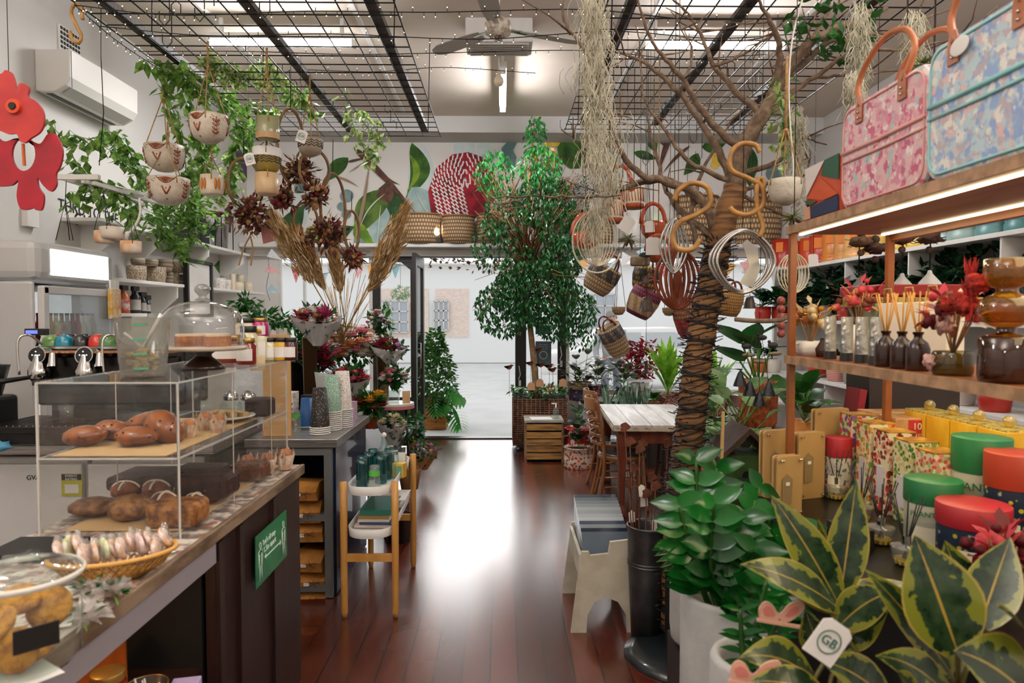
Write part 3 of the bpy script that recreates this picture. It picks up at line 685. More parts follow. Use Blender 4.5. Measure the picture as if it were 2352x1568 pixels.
# ---- things in front on the counter ----
GJ=glassM('jar_glass','#f1f6f3',1.3,.03)
c=P(52,1400,1.28)
cj=thing('cookie_jar','large glass jar of round golden cookies at the bottom left','jar',(c.x,c.y,CT+.001))
MB().lathe([(.001,.003),(.082,.003),(.094,.02),(.097,.1),(.09,.145),(.084,.16),(.094,.168)],(0,0,0),36).build('jar_body',GJ,cj,world=False)
MB().lathe([(.1,.17),(.102,.178),(.08,.188),(.03,.196),(.03,.212),(.001,.214)],(0,0,0),36).build('glass_lid',GJ,cj,world=False)
MB().lathe([(.101,.168),(.105,.174),(.101,.18),(.097,.174),(.101,.168)],(0,0,0),36).build('lid_seal',M('seal_rubber','#c9c6bb',.4),cj,world=False)
MB().box((.07,-.066,.085),(.07,.003,.042),rz=R(45)).build('chalk_label',BLACK,cj,world=False)
COOK=M('golden_cookie','#bd8426',.7,c2='#8a5512',sc=45,bump=.6,bs=80)
for i,(dx,dy,dz,rx,ry)in enumerate(((.022,-.05,.055,70,10),(-.03,-.03,.09,40,-20),(-.04,-.04,.05,50,30),(.03,.03,.1,60,20),(-.02,.02,.12,20,10),(.01,.0,.03,10,0))):
 m=Euler((R(rx),R(ry),0)).to_matrix();o=MB().lathe([(.001,-.007),(.034,-.008),(.041,0),(.036,.007),(.001,.009)],(c.x+dx,c.y+dy,CT+dz),22,0,m).build('cookie',COOK)
 tag(o,['round herb flecked cookie facing out at the front right of the jar','cookie leaning at the upper left of the jar','cookie at the lower left of the jar','cookie behind the chalk label in the jar','topmost cookie in the jar','flat cookie on the bottom of the jar'][i],'cookie','cookies in the glass jar')
c=P(262,1262,1.72)
BSK=M('yellow_bamboo','#b8863a',.6,c2='#93652a',sc=40)
bk=thing('bamboo_basket','oval yellow bamboo basket of wrapped iced biscuits in front of the pastry case','basket',(c.x,c.y,CT+.002),R(25))
mb=MB()
n=44
for j in range(2):
 for i in range(n):
  a=2*PI*i/n;b=a+(.35 if j else-.35)
  mb.tube([(.075*math.cos(a),.045*math.sin(a),.003),(.115*math.cos((a+b)/2),.075*math.sin((a+b)/2),.028),(.14*math.cos(b),.092*math.sin(b),.06)],.0022,4)
mb.lathe([(.001,.002),(.078,.002),(.08,.008),(.001,.006)],(0,0,0),30,sy=.62)
mb.build('basket_weave',BSK,bk,world=False)
MB().tube([(.142*math.cos(a),.094*math.sin(a),.062)for a in arc(40,0,2*PI*39/40)],.006,8,close=True).build('rim',M('basket_rim','#c9964a',.5),bk,world=False)
CELL=glassM('cellophane','#fbf8f6',2.4,.16,'#eeeae8')
ICE=[M('iced_white','#e2d6d2',.5,c2='#d49a5a',sc=60),M('iced_green','#c2d48a',.5,c2='#e2dcd0',sc=50),M('iced_pink','#dcb4b4',.5,c2='#eee0dc',sc=50)]
for k in range(13):
 a=k/12;x=-.115+.23*a;l=rnd(.05,.075)
 q=Matrix.Rotation(R(25),3,'Z')@Vector((x,rnd(-.03,.02),0))+Vector((c.x,c.y,CT+.062+rnd(0,.02)+(.012 if k<7 else 0)))
 t=thing('wrapped_biscuit','iced biscuit in clear cellophane, number %s from the left in the bamboo basket'%['one','two','three','four','five','six','seven','eight','nine','ten','eleven','twelve','thirteen'][k],'biscuit',q-Vector((0,0,.03)),R(25+rnd(-20,20)),'wrapped iced biscuits in the basket')
 m=Euler((R(rnd(-12,12)),R(rnd(55,88)),R(rnd(-20,20)))).to_matrix()
 MB().lathe([(.001,-.005),(.026,-.006),(.03,0),(.026,.005),(.001,.006)],(0,0,.03),12,0,m).build('biscuit',ICE[0 if k%4!=1 else 1 if k<6 else 2],t,world=False)
 MB().ball((0,0,.032),1,0,10,(.012,.03,.036),None,.6).build('wrapper',CELL,t,world=False)
def posy(px,py,Y,lb,s_=1):
 c=P(px,py,Y);t=thing('cellophane_posy',lb,'posy',(c.x,c.y,CT+.002))
 mb=MB()
 for k in range(16):
  d=rdir(0,.5);mb.add([(0,0,.015*s_),tuple(d*.05*s_+Vector((0,0,.02))),tuple(rdir(0,.7)*.06*s_),tuple(d*.03+Vector((.01,0,.035)))],[(0,1,2),(0,2,3)])
 mb.build('cellophane',CELL,t,world=False)
 mb=MB()
 for k in range(14):d=rdir(0,.5);mb.sleaf(d*.02*s_+Vector((0,0,.02)),d,.03*s_,.014)
 mb.build('foliage',GREENM,t,world=False)
 MB().tube([(.03,-.04,.004),(0,0,.012),(-.03,.03,.02)],.0025,5).build('stem',LGREEN,t,world=False)
 MB().box((-.045,-.01,.014),(.05,.035,.001),rot=Euler((R(35),0,R(20))).to_matrix()).build('card',PAPER,t,world=False)
posy(215,1305,1.6,'cellophane wrapped posy with a white card against the bamboo basket',1.1);posy(190,1362,1.45,'cellophane wrapped posy with green leaves beside the cookie jar',1.1);posy(262,1330,1.58,'small crumpled cellophane posy at the counter edge')
o=MB().box(tuple(PZ(352,1268,CT+.003)),(.1,.07,.001),rz=-.5).build('notice_card',PAPER);tag(o,'flat white notice card by the front corner of the pastry case','card')
o=MB().box(tuple(PZ(40,1545,CT+.003)),(.14,.1,.001),rz=-.6).build('notice_card',PAPER);tag(o,'flat white card on the counter below the cookie jar','card')
o=MB().box((-1.3,1.9,CT+.012),(.2,.16,.02)).build('tablet',BLACK);tag(o,'black flat device behind the cookie jar','tablet')
zsh=.511
def lowjar(px,py,Y,lb,r,hh,fill,lid):
 c=P(px,py,Y);t=thing('honey_jar',lb,'jar',(c.x,c.y,zsh))
 MB().lathe([(.001,0),(r*.9,0),(r,.01),(r,hh*.8),(r*.86,hh*.87)],(0,0,0),28).build('jar_body',fill,t,world=False)
 MB().lathe([(r*.9,hh*.85),(r*.93,hh*.87),(r*.93,hh*.99),(r*.9,hh),(.001,hh)],(0,0,0),28).build('lid',lid,t,world=False)
 MB().ball((.0,-r*.99,hh*.5),1,0,16,(r*.5,.002,r*.5)).build('round_label',PAPER,t,world=False)
GL2=M('brass_lid','#b38a4a',.35,.6)
lowjar(247,1540,1.82,'red honey jar with a brass lid under the counter',.045,.155,HON,GL2);lowjar(170,1568,1.6,'honey jar with a gold lid left of the red honey jar',.045,.15,HON,GL2)
c=P(335,1545,1.85);t=thing('straw_tumbler','wide glass of paper straws and lollipops on the under counter shelf','glass',(c.x,c.y,zsh))
MB().lathe([(.001,0),(.045,0),(.055,.1),(.053,.1),(.043,.004),(.001,.004)],(0,0,0),28).build('tumbler',glassM('smoky_glass','#c9b48c',1.5,.05),t,world=False)
MB().tube([(.055*math.cos(a),.055*math.sin(a),.1)for a in arc(24,0,6.02)],.002,5,close=True).build('gold_rim',GLD,t,world=False)
for k in range(9):a=rnd(0,6.3);MB().tube([(.02*math.cos(a),.02*math.sin(a),.01),(.035*math.cos(a+.5),.035*math.sin(a+.5),.1+rnd(-.01,.015))],.0025,5).build('paper_straw',PAPER,t,world=False)
c=P(230,1500,1.98);o=MB().prism([(-.07,0),(.07,0),(.06,.17),(.02,.2),(-.04,.14)],(c.x,c.y,zsh),(1,.2,0),(0,.1,1),.012).build('leather_board',M('orange_leather','#b5611a',.5,c2='#8a420e',sc=9));tag(o,'upright orange leather board behind the red honey jar','board')
c=P(425,1552,1.9);t=thing('lilac_box','small lilac card box on the shelf right of the straw glass','box',(c.x,c.y,zsh),R(12));MB().box((0,0,.04),(.075,.06,.08)).build('box_body',M('lilac_card','#b4a4cf',.5),t,world=False,bev=.002);MB().ball((.0,-.0315,.045),1,0,12,(.016,.001,.014)).build('printed_motif',M('coral_print','#c8663e',.6),t,world=False)
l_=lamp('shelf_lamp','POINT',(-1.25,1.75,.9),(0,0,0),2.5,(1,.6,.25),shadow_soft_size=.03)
# ---- espresso machine and back bench ----
bb=thing('back_bench','stainless steel back bench carrying the espresso machine','bench',(-2.2,3.85,0))
MB().box((-2.11,3.85,.94),(1.26,.72,.05)).build('bench_top',STEEL,bb,bev=.004)
MB().box((-2.11,4.18,.45),(1.2,.03,.9)).box((-2.725,3.85,.45),(.03,.66,.9)).box((-1.5,3.85,.45),(.03,.66,.9)).build('bench_frame',DSTEEL,bb)
for(xa,xb,lb)in((-2.7,-2.17,'white under bench fridge at the left with a yellow energy sticker'),(-2.15,-1.56,'white under bench fridge at the right behind the pastry case')):
 t=thing('bar_fridge',lb,'fridge',((xa+xb)/2,3.85,0));xm=(xa+xb)/2;wd_=xb-xa
 MB().box((xm,3.87,.47),(wd_,.6,.84)).build('cabinet',WHITE,t,bev=.008)
 MB().box((xm,3.545,.46),(wd_-.01,.04,.8)).build('fridge_door',M('fridge_white','#d3d2d0',.3),t,bev=.008)
 for x in(xa+.05,xb-.05):MB().cyl((x,3.65,0),(x,3.65,.05),.015).build('foot',BLACK,t)
t=bpy.data.objects['bar_fridge']
c=P(165,1113,3.52);text('GVA',.035,(P(76,1097,3.52).x,3.521,P(76,1097,3.52).z),(1,0,0),(0,0,1),BLACK,t,'marker_writing')
MB().box((c.x,3.52,c.z),(.105,.003,.115)).build('energy_sticker',M('sticker_yellow','#b5b31e',.5),t)
MB().box((c.x,3.518,c.z+.04),(.1,.003,.03)).build('sticker_band',BLACK,t)
text('ENERGY',.017,(c.x,3.516,c.z+.047),(1,0,0),(0,0,1),PAPER,t);text('RATING',.017,(c.x,3.516,c.z+.03),(1,0,0),(0,0,1),PAPER,t)
MB().box((c.x,3.518,c.z-.02),(.07,.003,.045)).build('sticker_panel',PAPER,t)
em=thing('espresso_machine','black and steel two group espresso machine behind the pastry case','coffee machine',(-2.13,3.7,.966))
EX0,EX1=P(42,800,3.5).x,P(395,800,3.5).x;EM_=(EX0+EX1)/2;EW=EX1-EX0
EB=M('machine_black','#1f1c1b',.25,.4,coat=.4)
MB().box((EM_,3.78,1.3),(EW,.3,.3)).build('machine_body',EB,em,bev=.015)
MB().box((EM_,3.62,1.33),(EW-.04,.03,.16)).build('front_plate',DSTEEL,em,bev=.006)
MB().box((EM_,3.8,1.06),(EW-.1,.26,.2)).build('lower_body',EB,em)
MB().box((EM_,3.58,1.06),(EW+.2,.42,.035)).box((EM_,3.4,1.03),(EW+.2,.04,.08)).build('drip_tray',M('tray_black','#26211f',.3,.5),em,bev=.004)
mb=MB()
for k in range(30):mb.box((EX0-.08+k*(EW+.16)/29,3.56,1.081),(.004,.36,.006))
mb.build('drip_grate',CHROME,em)
MB().box((EM_,3.6,1.436),(EW-.06,.1,.008)).build('warm_light_edge',M('warm_glow','#d98a4a',.5,c2='#6a3a1c',sc=60),em)
MB().box((EM_,3.78,1.456),(EW,.3,.012)).build('cup_rail',STEEL,em)
text('THE ESPRESSO',.026,(P(165,967,3.37).x,3.375,P(165,967,3.37).z),(1,0,0),(0,0,1),DSTEEL,em,'maker_plate')
for px in(70,180):
 g=P(px,822,3.5)
 dl=MB().cyl((g.x,3.6,g.z),(g.x,3.545,g.z+.012),.052,.047,28).build('group_dial',CHROME,em)
 MB().cyl((g.x,3.546,g.z+.012),(g.x,3.542,g.z+.013),.04,.04,28).build('dial_face',BLACK,dl)
 for(a,b)in((0,.018),(-.018,0),(.018,0),(0,-.018),(0,0)):MB().ball((g.x+a,3.539,g.z+.013+b),.0035,0,8).build('dial_light',M('dial_white','#f2f2f2',.5,emit=1.2),dl)
 MB().lathe([(.001,-.06),(.04,-.06),(.05,-.045),(.05,-.01),(.044,0),(.03,.04),(.02,.07)],(g.x,3.56,g.z-.055),24).build('group_head',CHROME,em)
 MB().lathe([(.001,-.03),(.03,-.03),(.047,0),(.047,.012)],(g.x,3.56,g.z-.1),24).build('portafilter',CHROME,em)
 MB().tube([(g.x-.02,3.53,g.z-.1),(g.x-.08,3.42,g.z-.11),(g.x-.14,3.36,g.z-.115)],[.01,.014,.013],10).build('portafilter_handle',BLACK,em)
 MB().cyl((g.x+.075,3.56,g.z+.02),(g.x+.085,3.54,g.z-.05),.018,.026,16).build('tap',CHROME,em)
for px in(45,240):g=P(px,770,3.48);MB().tube(spline([(g.x+.03,3.6,g.z-.05),(g.x+.02,3.52,g.z),(g.x-.01,3.48,g.z-.03),(g.x,3.47,g.z-.2)]),.006,8).build('steam_wand',CHROME,em)
g=P(85,762,3.6);MB().box((g.x,3.6,g.z),(.1,.05,.035)).bar((g.x,3.62,g.z-.02),(g.x-.05,3.65,g.z-.12),.012).build('display_unit',BLACK,em,bev=.004)
MB().box((g.x-.01,3.573,g.z),(.06,.002,.018)).build('display_screen',M('lcd_blue','#5a6ae0',.5,emit=1.5),em)
def cup(px,py,col,lb,Y=3.72):
 c=P(px,py,Y);t=thing('coffee_cup',lb,'cup',(c.x,c.y,1.463),0,'upside down cups on the coffee machine')
 m=M('cup'+col,col,.2,coat=.5)
 MB().lathe([(.046,0),(.045,.02),(.038,.045),(.022,.056),(.02,.06),(.001,.06)],(0,0,0),24).build('bowl',m,t,world=False)
 MB().tube([(.04,0,.012),(.065,0,.015),(.06,0,.038),(.036,0,.042)],.005,6).build('handle',m,t,world=False)
for a in((118,786,'#6f9a52','upside down green cup at the left of the coffee machine top'),(147,788,'#1a7f96','upside down turquoise cup on the machine'),(186,786,'#1e1c1e','upside down black cup in the front row of the machine'),(224,786,'#c0241c','upside down red cup at the right of the machine'),(140,770,'#a81c20','small red cup at the back left of the machine',3.85),(165,775,'#29272a','charcoal cup behind the turquoise cup',3.85),(196,772,'#232124','black cup in the back row of the machine',3.87),(226,774,'#7ea860','light green cup at the back right of the machine',3.85),(247,788,'#4f7a42','dark green cup at the far right of the machine')):cup(*a)
c=P(153,940,3.5);t=thing('espresso_glass','small ribbed glass holding dark coffee on the drip tray','glass',(c.x,3.5,1.086));MB().lathe([(.001,0),(.028,0),(.036,.085),(.034,.085),(.027,.005)],(0,0,0),16).build('tumbler',GJ,t,world=False);MB().cyl((0,0,.005),(0,0,.022),.026).build('coffee',M('coffee','#2a1208',.2),t,world=False)
c=P(325,915,3.55);t=thing('black_cloth','folded dark cloth lying on the drip tray','cloth',(0,0,0));bpy.data.objects.remove(t)
o=MB().ball((c.x,3.5,1.1),1,0,16,(.11,.07,.035),None,.8).build('dark_cloth',BLACK);tag(o,'folded dark cloth lying on the drip tray right of the coffee glass','cloth')
c=P(20,1000,3.0)
o=MB().ball((P(10,990,3.4).x,3.35,.985),1,0,14,(.06,.05,.025),None,.9).build('blue_cloth',M('blue_cloth','#4f8fae',.8));tag(o,'crumpled blue cloth on the steel bench at the left edge','cloth')
t=thing('coffee_grinder','black coffee grinder cut off by the left edge of the frame','grinder',(P(0,900,3.6).x-.05,3.6,.966));MB().box((0,0,.12),(.16,.2,.24)).build('grinder_body',BLACK,t,world=False,bev=.02);MB().lathe([(.05,.24),(.09,.4),(.001,.41)],(0,0,0),20).build('hopper',BLACK,t,world=False)
# ---- tall drinks fridge ----
fx=-2.75
fd=thing('drinks_fridge','tall white drinks fridge with a blank lit sign above its glass door','fridge',(-3.04,4.45,0))
FG=M('fridge_grey_white','#b9b8b6',.35)
MB().box((-3.2,4.45,.915),(.3,.8,1.83)).box((-3.05,4.065,.915),(.58,.03,1.83)).box((-3.05,4.835,.915),(.58,.03,1.83)).build('cabinet',FG,fd,bev=.02)
MB().box((-3.03,4.45,1.955),(.6,.82,.235)).build('sign_box',FG,fd,bev=.05)
q0,q1=PX(132,562,fx),PX(262,600,fx)
MB().box((fx+.022,4.47,1.95),(.012,.6,.16)).build('lit_sign',M('lit_sign','#fdfcf8',.5,emit=1.6),fd,bev=.01)
MB().box((fx+.02,4.45,.93),(.02,.74,1.66)).build('door_glass',glassM('fridge_glass','#e8eef0',1.4,.12),fd)
e=MB()
for y in(4.1,4.82):e.box((fx+.02,y,.93),(.04,.05,1.74))
for z in(.09,1.78):e.box((fx+.02,4.46,z),(.04,.76,.05))
e.build('door_frame',M('fridge_frame','#c9c7c4',.25),fd,bev=.006)
MB().box((-3.03,4.46,.93),(.03,.72,1.7)).build('fridge_inside',M('fridge_inside','#f4f4f4',.4,emit=.5),fd)
for z in(1.47,1.1):MB().box((-2.9,4.46,z),(.22,.66,.012)).build('wire_shelf',CHROME,fd)
k=0
for y in[4.16+.055*i for i in range(12)]:
 r_=['#7a1a1c','#9a2a20','#c98a7a','#b38a3a','#c9a860','#8c5a26','#b8b0a0','#7a2a1c','#a01c22','#c9b070','#b4a890','#8a6a3a'][k];
 t=thing('drink_bottle','drink bottle on the fridge shelf, %s from the left through the glass door'%['first','second','third','fourth','fifth','sixth','seventh','eighth','ninth','tenth','eleventh','last'][k],'bottle',(-2.84,y,1.478),0,'bottles in the drinks fridge');k+=1
 MB().lathe([(.001,0),(.022,0),(.023,.08),(.012,.12),(.012,.15)],(0,0,0),12).build('bottle_body',M('drink'+r_,r_,.2),t,world=False);MB().cyl((0,0,.15),(0,0,.165),.013).build('cap',BLID,t,world=False)
for i,(px,hh)in enumerate(((258,80),(268,70))):
 c=PX(px,698,-2.69);t=thing('juice_pouch',['yellow printed juice pack hanging on the fridge corner','orange printed juice pack behind the yellow one'][i],'juice pack',(c.x,c.y,c.z-.11))
 MB().box((0,0,.11),(.03,.07,.21)).build('pack',M('pouch'+str(i),['#dba42a','#c97a1e'][i],.3,c2='#e2d3b4',sc=18),t,world=False,bev=.008);MB().box((0,0,.24),(.012,.05,.07)).build('straws',PAPER,t,world=False)
 # ================= LEFT WALL, hanging pots, flowers =================
ax=XL
a0,a1=PX(163,160,-3.09).y,PX(318,235,-3.09).y
ac=thing('air_conditioner','white split system air conditioner high on the left wall','air conditioner',(ax+.13,(a0+a1)/2,3.235))
prof=[(0,0),(.14,0),(.22,.045),(.255,.1),(.26,.3),(.0,.3)]
MB().prism(prof,(ax,(a0+a1)/2,3.235),(1,0,0),(0,0,1),a1-a0).build('casing',M('aircon_white','#cfcbc4',.35),ac,bev=.012)
MB().prism([(.16,.01),(.225,.05),(.215,.055),(.15,.015)],(ax+.004,(a0+a1)/2,3.223),(1,0,0),(0,0,1),a1-a0-.12).build('air_louvre',M('louvre_grey','#a8a49d',.4),ac)
MB().box((ax+.07,(a0+a1)/2,3.233),(.04,a1-a0-.1,.006)).build('louvre_slot',M('slot_dark','#4a4642',.6),ac)
MB().bar((ax+.262,a0+.004,3.26),(ax+.262,a0+.004,3.52),.003).build('casing_seam',BLACK,ac)
c=PX(160,103,XL+.01)
t=thing('wall_vent','square white pierced vent on the wall above the air conditioner','vent',(XL+.01,c.y,c.z-.12))
MB().box((XL+.008,c.y,c.z),(.014,.26,.22)).build('vent_plate',WHITE,t)
mb=MB()
for i in range(7):
 for j in range(6):mb.box((XL+.017,c.y-.105+.035*i,c.z-.087+.035*j),(.004,.022,.022))
mb.build('vent_hole',BLACK,t)
CANE=M('golden_cane','#b5843f',.5,c2='#8a5f2a',sc=12)
def shook(pts,Y,r,lb,cat='hook',name='cane_hook'):
 o=MB().tube(spline([P(x,y,Y)for x,y in pts],6),r,8).build(name,CANE);return tag(o,lb,cat,None)
shook([(190,45),(188,18),(172,10),(164,30),(176,60),(187,82),(180,98),(166,90),(160,72)],3.58,.009,'brown cane S hook hanging from the left corner of the wire grid')
RF=M('red_enamel','#a81226',.4,c2='#8c0f20',sc=5);RF2=M('red_orange_enamel','#b8332c',.45,c2='#a32426',sc=5)
def blob(pts,Y,mat,name,par,th=.012,ux=(1,.25,0)):
 q=[P(x,y,Y)for x,y in pts];o=q[0];d=Vector(ux).normalized()
 return MB().prism([((v-o).x,(v-o).z)for v in q],o,(1,0,0),(0,0,1),th).build(name,mat,par)
c=P(45,480,3.0)
rf=thing('metal_flower','large red cut out metal flower figure with a painted eye hanging at the left edge','ornament',(c.x,3.0,c.z))
def smooth2(pts,n=4):
 q=spline([Vector((x,y,0))for x,y in pts+pts[:1]],n)[:-1];return[(v.x,v.y)for v in q]
ring_o=smooth2([(-20,300),(10,325),(40,318),(75,325),(95,330),(112,308),(130,310),(145,345),(140,380),(130,400),(131,425),(118,440),(100,425),(88,408),(90,430),(102,450),(98,480),(85,483),(78,478),(62,482),(48,478),(40,450),(44,415),(30,425),(0,428),(-30,420)])
hole=[(56+27*math.cos(a),354+39*math.sin(a))for a in arc(25,1.5*PI,-PI/2)]
it=next(i for i,q in enumerate(ring_o)if q[0]>56);ib=next(i for i in range(it,len(ring_o))if ring_o[i][0]<=56)
hl=[q for q in hole if q[0]<=56.1];hr=[q for q in hole if q[0]>=55.9]
for side_ in(ring_o[it:ib]+[(56,480)]+sorted(hr,key=lambda q:-q[1])+[(56,321)],ring_o[ib:]+ring_o[:it]+[(56,321)]+sorted(hl,key=lambda q:q[1])+[(56,480)]):blob(side_,3.0,RF,'lower_petals',rf)
blob(smooth2([(-25,175),(5,170),(14,162),(28,168),(36,190),(40,212),(44,195),(55,192),(68,202),(66,222),(82,232),(100,255),(102,285),(92,305),(72,318),(60,328),(48,325),(40,308),(20,308),(0,300),(-25,290)]),2.97,RF2,'upper_petals',rf)
e_=P(28,243,2.95);MB().cyl((e_.x,2.975,e_.z),(e_.x,2.95,e_.z),.032,.03,24).build('eye_rim',M('eye_orange','#c8431c',.4),rf);MB().cyl((e_.x,2.95,e_.z),(e_.x,2.944,e_.z),.016,.014,20).build('eye_pupil',BLACK,rf)
s0,s1=P(53,330,2.99),P(56,380,2.99);MB().bar(s0,s1,.012,.008).build('stamen',M('stamen_orange','#c05a1a',.5),rf)
MB().tube([P(20,165,2.97),P(20,165,2.97)+Vector((0,0,1.2))],.0015,4).build('hanging_wire',WIRE,rf)
sg=thing('wall_lettering','black hand lettered wall words pointing thru to the garden','lettering',PX(210,500,XL+.004))
c=PX(208,488,XL+.004);text('THRU TO THE',.125,c,(0,1,0),(0,0,1),BLACK,sg);c=PX(215,512,XL+.004);text('GARDEN',.125,c,(0,1,0),(0,0,1),BLACK,sg)
q=[PX(168,503,XL+.005),PX(180,505,XL+.005)];mb=MB();mb.bar(q[0],q[1],.014,.002);mb.bar(q[0],q[0]+Vector((0,.05,.04)),.012,.002);mb.bar(q[0],q[0]+Vector((0,.05,-.04)),.012,.002);mb.build('painted_arrow',BLACK,sg)
o=MB().box(PX(70,498,XL+.02),(.04,.12,.14)).build('power_outlet',WHITE);tag(o,'white power point box on the wall under the red flower','outlet')
sx=-3.05
def wshelf(y0,y1,z,x1,lb,brk):
 t=thing('wall_shelf',lb,'shelf',((XL+x1)/2,(y0+y1)/2,z));MB().box(((XL+x1)/2,(y0+y1)/2,z+.014),(x1-XL,y1-y0,.028)).build('board',WHITE,t,bev=.003)
 for y in brk:MB().prism([(0,0),(x1-XL-.02,0),(x1-XL-.02,-.1),(.12,-.24),(0,-.24)],(XL,y,z),(1,0,0),(0,0,1),.022).build('bracket',WHITE,t)
 return t
wshelf(5.25,8.3,2.345,sx,'long white wall shelf carrying trailing plants high on the left wall',(5.5,6.15,7.2,8.15))
wshelf(5.2,6.6,1.9,sx,'white wall shelf stacked with woven pattern pots',(5.35,6.5));wshelf(7.0,8.85,1.9,sx,'short white wall shelf with cream pots near the mural corner',(7.1,8.1))
wshelf(4.95,5.9,1.62,sx,'low pale shelf ledge holding spray bottles by the drinks fridge',(5.7,))
def pot(c,r,h,mat,lb,name='plant_pot',cat='pot',group=None,rim=.004,ulen=1):
 t=MB().lathe([(.001,0),(r*.84,0),(r*.9,h*.06),(r,h*.5),(r*.98,h),(r*.98-rim,h),(r*.86,h*.1),(.001,h*.09)],c,24,ulen=ulen).build(name,mat);return tag(t,lb,cat,group)
RIB=stripeM('ribbed_stone_pot',['#a3937c','#776753'],9,1,uv=True,bump=.5);PAT=patternM('patterned_stone_pot','#a8967c',['#6e5c48'],90,.5,bump=.3)
def potpx(px,py,Y,w,h,mat,lb,z,group=None,**kw):
 c=P(px,py,Y);pot((c.x,c.y,z),w*S(Y)/2,h*S(Y),mat,lb,group=group,**kw)
Z1=1.929
g='woven pattern pots on the middle wall shelf'
xs=sx-.13
def py_(px,X):return PX(px,600,X).y
for(px,w,h,m,dz,lb)in((313,42,34,PAT,0,'wide patterned stone pot at the left of the middle wall shelf'),(357,44,36,PAT,0,'wide patterned stone pot second along the middle wall shelf'),(386,22,27,RIB,0,'small ribbed pot between the wide pots and the slim ones'),(402,18,27,PAT,0,'slim patterned pot third from the right end of the lower row'),(417,16,25,RIB,0,'slim ribbed pot second from the right end of the lower row'),(430,14,24,PAT,0,'slimmest pot at the right end of the lower row'),(317,30,15,RIB,37,'low pot stacked on the first wide pot'),(347,30,15,RIB,37,'low pot stacked on the second wide pot'),(378,34,27,RIB,28,'ribbed pot stacked third from the left on the upper row'),(408,32,25,PAT,28,'patterned pot stacked at the right of the upper row')):
 Y=py_(px,xs);pot((xs,Y,Z1+dz*S(Y)),w*S(Y)/2,h*S(Y),m,lb,group=g)
g='cream pots on the short wall shelf'
TRZ=patternM('terrazzo_pot','#d8d2c8',['#a8483a','#6a5a50'],60,.25)
for(px,w,h,m,dz,lb)in((504,26,25,TRZ,0,'speckled floral pot at the left of the short wall shelf'),(522,16,23,TRZ,0,'smaller speckled pot beside the left one'),(534,12,38,CREAM,0,'tall cream cylinder behind the front pots'),(546,26,20,CREAM,0,'cream footed bowl in the middle of the short shelf'),(552,16,18,CREAM,20,'cream pot stacked on the footed bowl'),(570,20,22,CREAM,0,'cream pot at the right end of the short shelf')):
 Y=py_(px,xs);pot((xs,Y,Z1+dz*S(Y)),w*S(Y)/2,h*S(Y),m,lb,group=g)
Y0,Y1=py_(432,sx+.01),py_(487,sx+.01)
t=thing('framed_board','black framed white board leaning on the middle wall shelf','board',(xs,(Y0+Y1)/2,1.62));ym=(Y0+Y1)/2
MB().box((sx-.02,ym,1.9),(.02,Y1-Y0-.04,.5)).build('board',WHITE,t)
e=MB()
for y in(Y0,Y1):e.box((sx-.01,y,1.9),(.045,.035,.56))
for z in(1.63,2.17):e.box((sx-.01,ym,z),(.045,Y1-Y0,.03))
e.build('board_frame',BLACK,t)
for i,(px,h,col,lb)in enumerate(((283,64,'#c8662e','orange labelled spray bottle at the left of the low ledge'),(309,62,'#1f1b1a','tall black spray bottle with a grey label in the middle of the ledge'),(326,48,'#2a2220','smaller black spray bottle second from the right'),(336,40,'#24201e','smallest black spray bottle at the right of the ledge'))):
 Y=py_(px,xs);t=thing('spray_bottle',lb,'bottle',(xs,Y,1.649),0,'spray bottles by the drinks fridge');hh=h*S(Y);r=.042 if i<2 else.03
 MB().lathe([(.001,0),(r,0),(r,hh*.62),(r*.4,hh*.76),(r*.35,hh*.84)],(0,0,0),16).build('bottle_body',M('spray'+col,col,.3),t,world=False)
 MB().box((0,0,hh*.9),(.03,.09,.04)).box((0,-.04,hh*.8),(.012,.015,.05)).build('trigger',BLACK,t,world=False);MB().lathe([(r*1.02,hh*.12),(r*1.02,hh*.5)],(0,0,0),16).build('bottle_label',M('grey_label','#a8a29a',.6)if i else M('white_red_label','#d6c2b8',.6,c2='#b8342a',sc=25),t,world=False)
o=MB().box((XL+.16,PX(448,500,-3.15).y,2.53),(.2,.26,.3)).build('loudspeaker',BLACK,bev=.01);tag(o,'black loudspeaker standing among the leaves on the long shelf','speaker')
o=MB().box((XL+.2,PX(468,500,-3.1).y,2.49),(.14,.18,.24)).build('black_box',M('matt_black','#17161a',.5),bev=.006);tag(o,'small black case with a blue light beside the loudspeaker','box');MB().box((XL+.2,PX(468,500,-3.1).y-.093,2.57),(.03,.004,.01)).build('indicator_light',M('blue_light','#3a4aff',.4,emit=2),o)
c=PX(505,500,-3.15)
t=thing('wire_stand','slim black wire stand with a rusty top shelf on the wall shelf','stand',(-3.17,c.y,2.373))
mb=MB()
for dx in(-.1,.1):
 for dy in(-.16,.16):mb.tube([(dx,dy,0),(dx,dy,.38)],.006,5)
mb.build('wire_frame',WIRE,t,world=False);MB().box((0,0,.385),(.22,.36,.012)).build('rusty_top',M('rust','#6b3a20',.7),t,world=False)
c=PX(610,520,-3.0);
t=thing('galvanised_vase','tall galvanised metal vase on the end of the long shelf','vase',(-3.235,7.95,2.374));MB().lathe([(.001,0),(.055,0),(.075,.3),(.08,.31),(.072,.3),(.05,.01)],(0,0,0),20).build('vase_body',STEEL,t,world=False)
rk=thing('slatted_rack','white slatted hanging rack draped in pothos vines on the left wall','rack',P(280,470,4.6))
for(a,b)in(((150,412),(345,462)),((190,416),(360,452)),((140,408),(330,470)),((215,420),(375,470))):MB().bar(P(*a,4.4),P(*b,5.2),.022).build('slat',WHITE,rk)
MB().bar(P(130,407,4.2),P(228,407,4.2),.03,.03).build('rail',WHITE,rk)
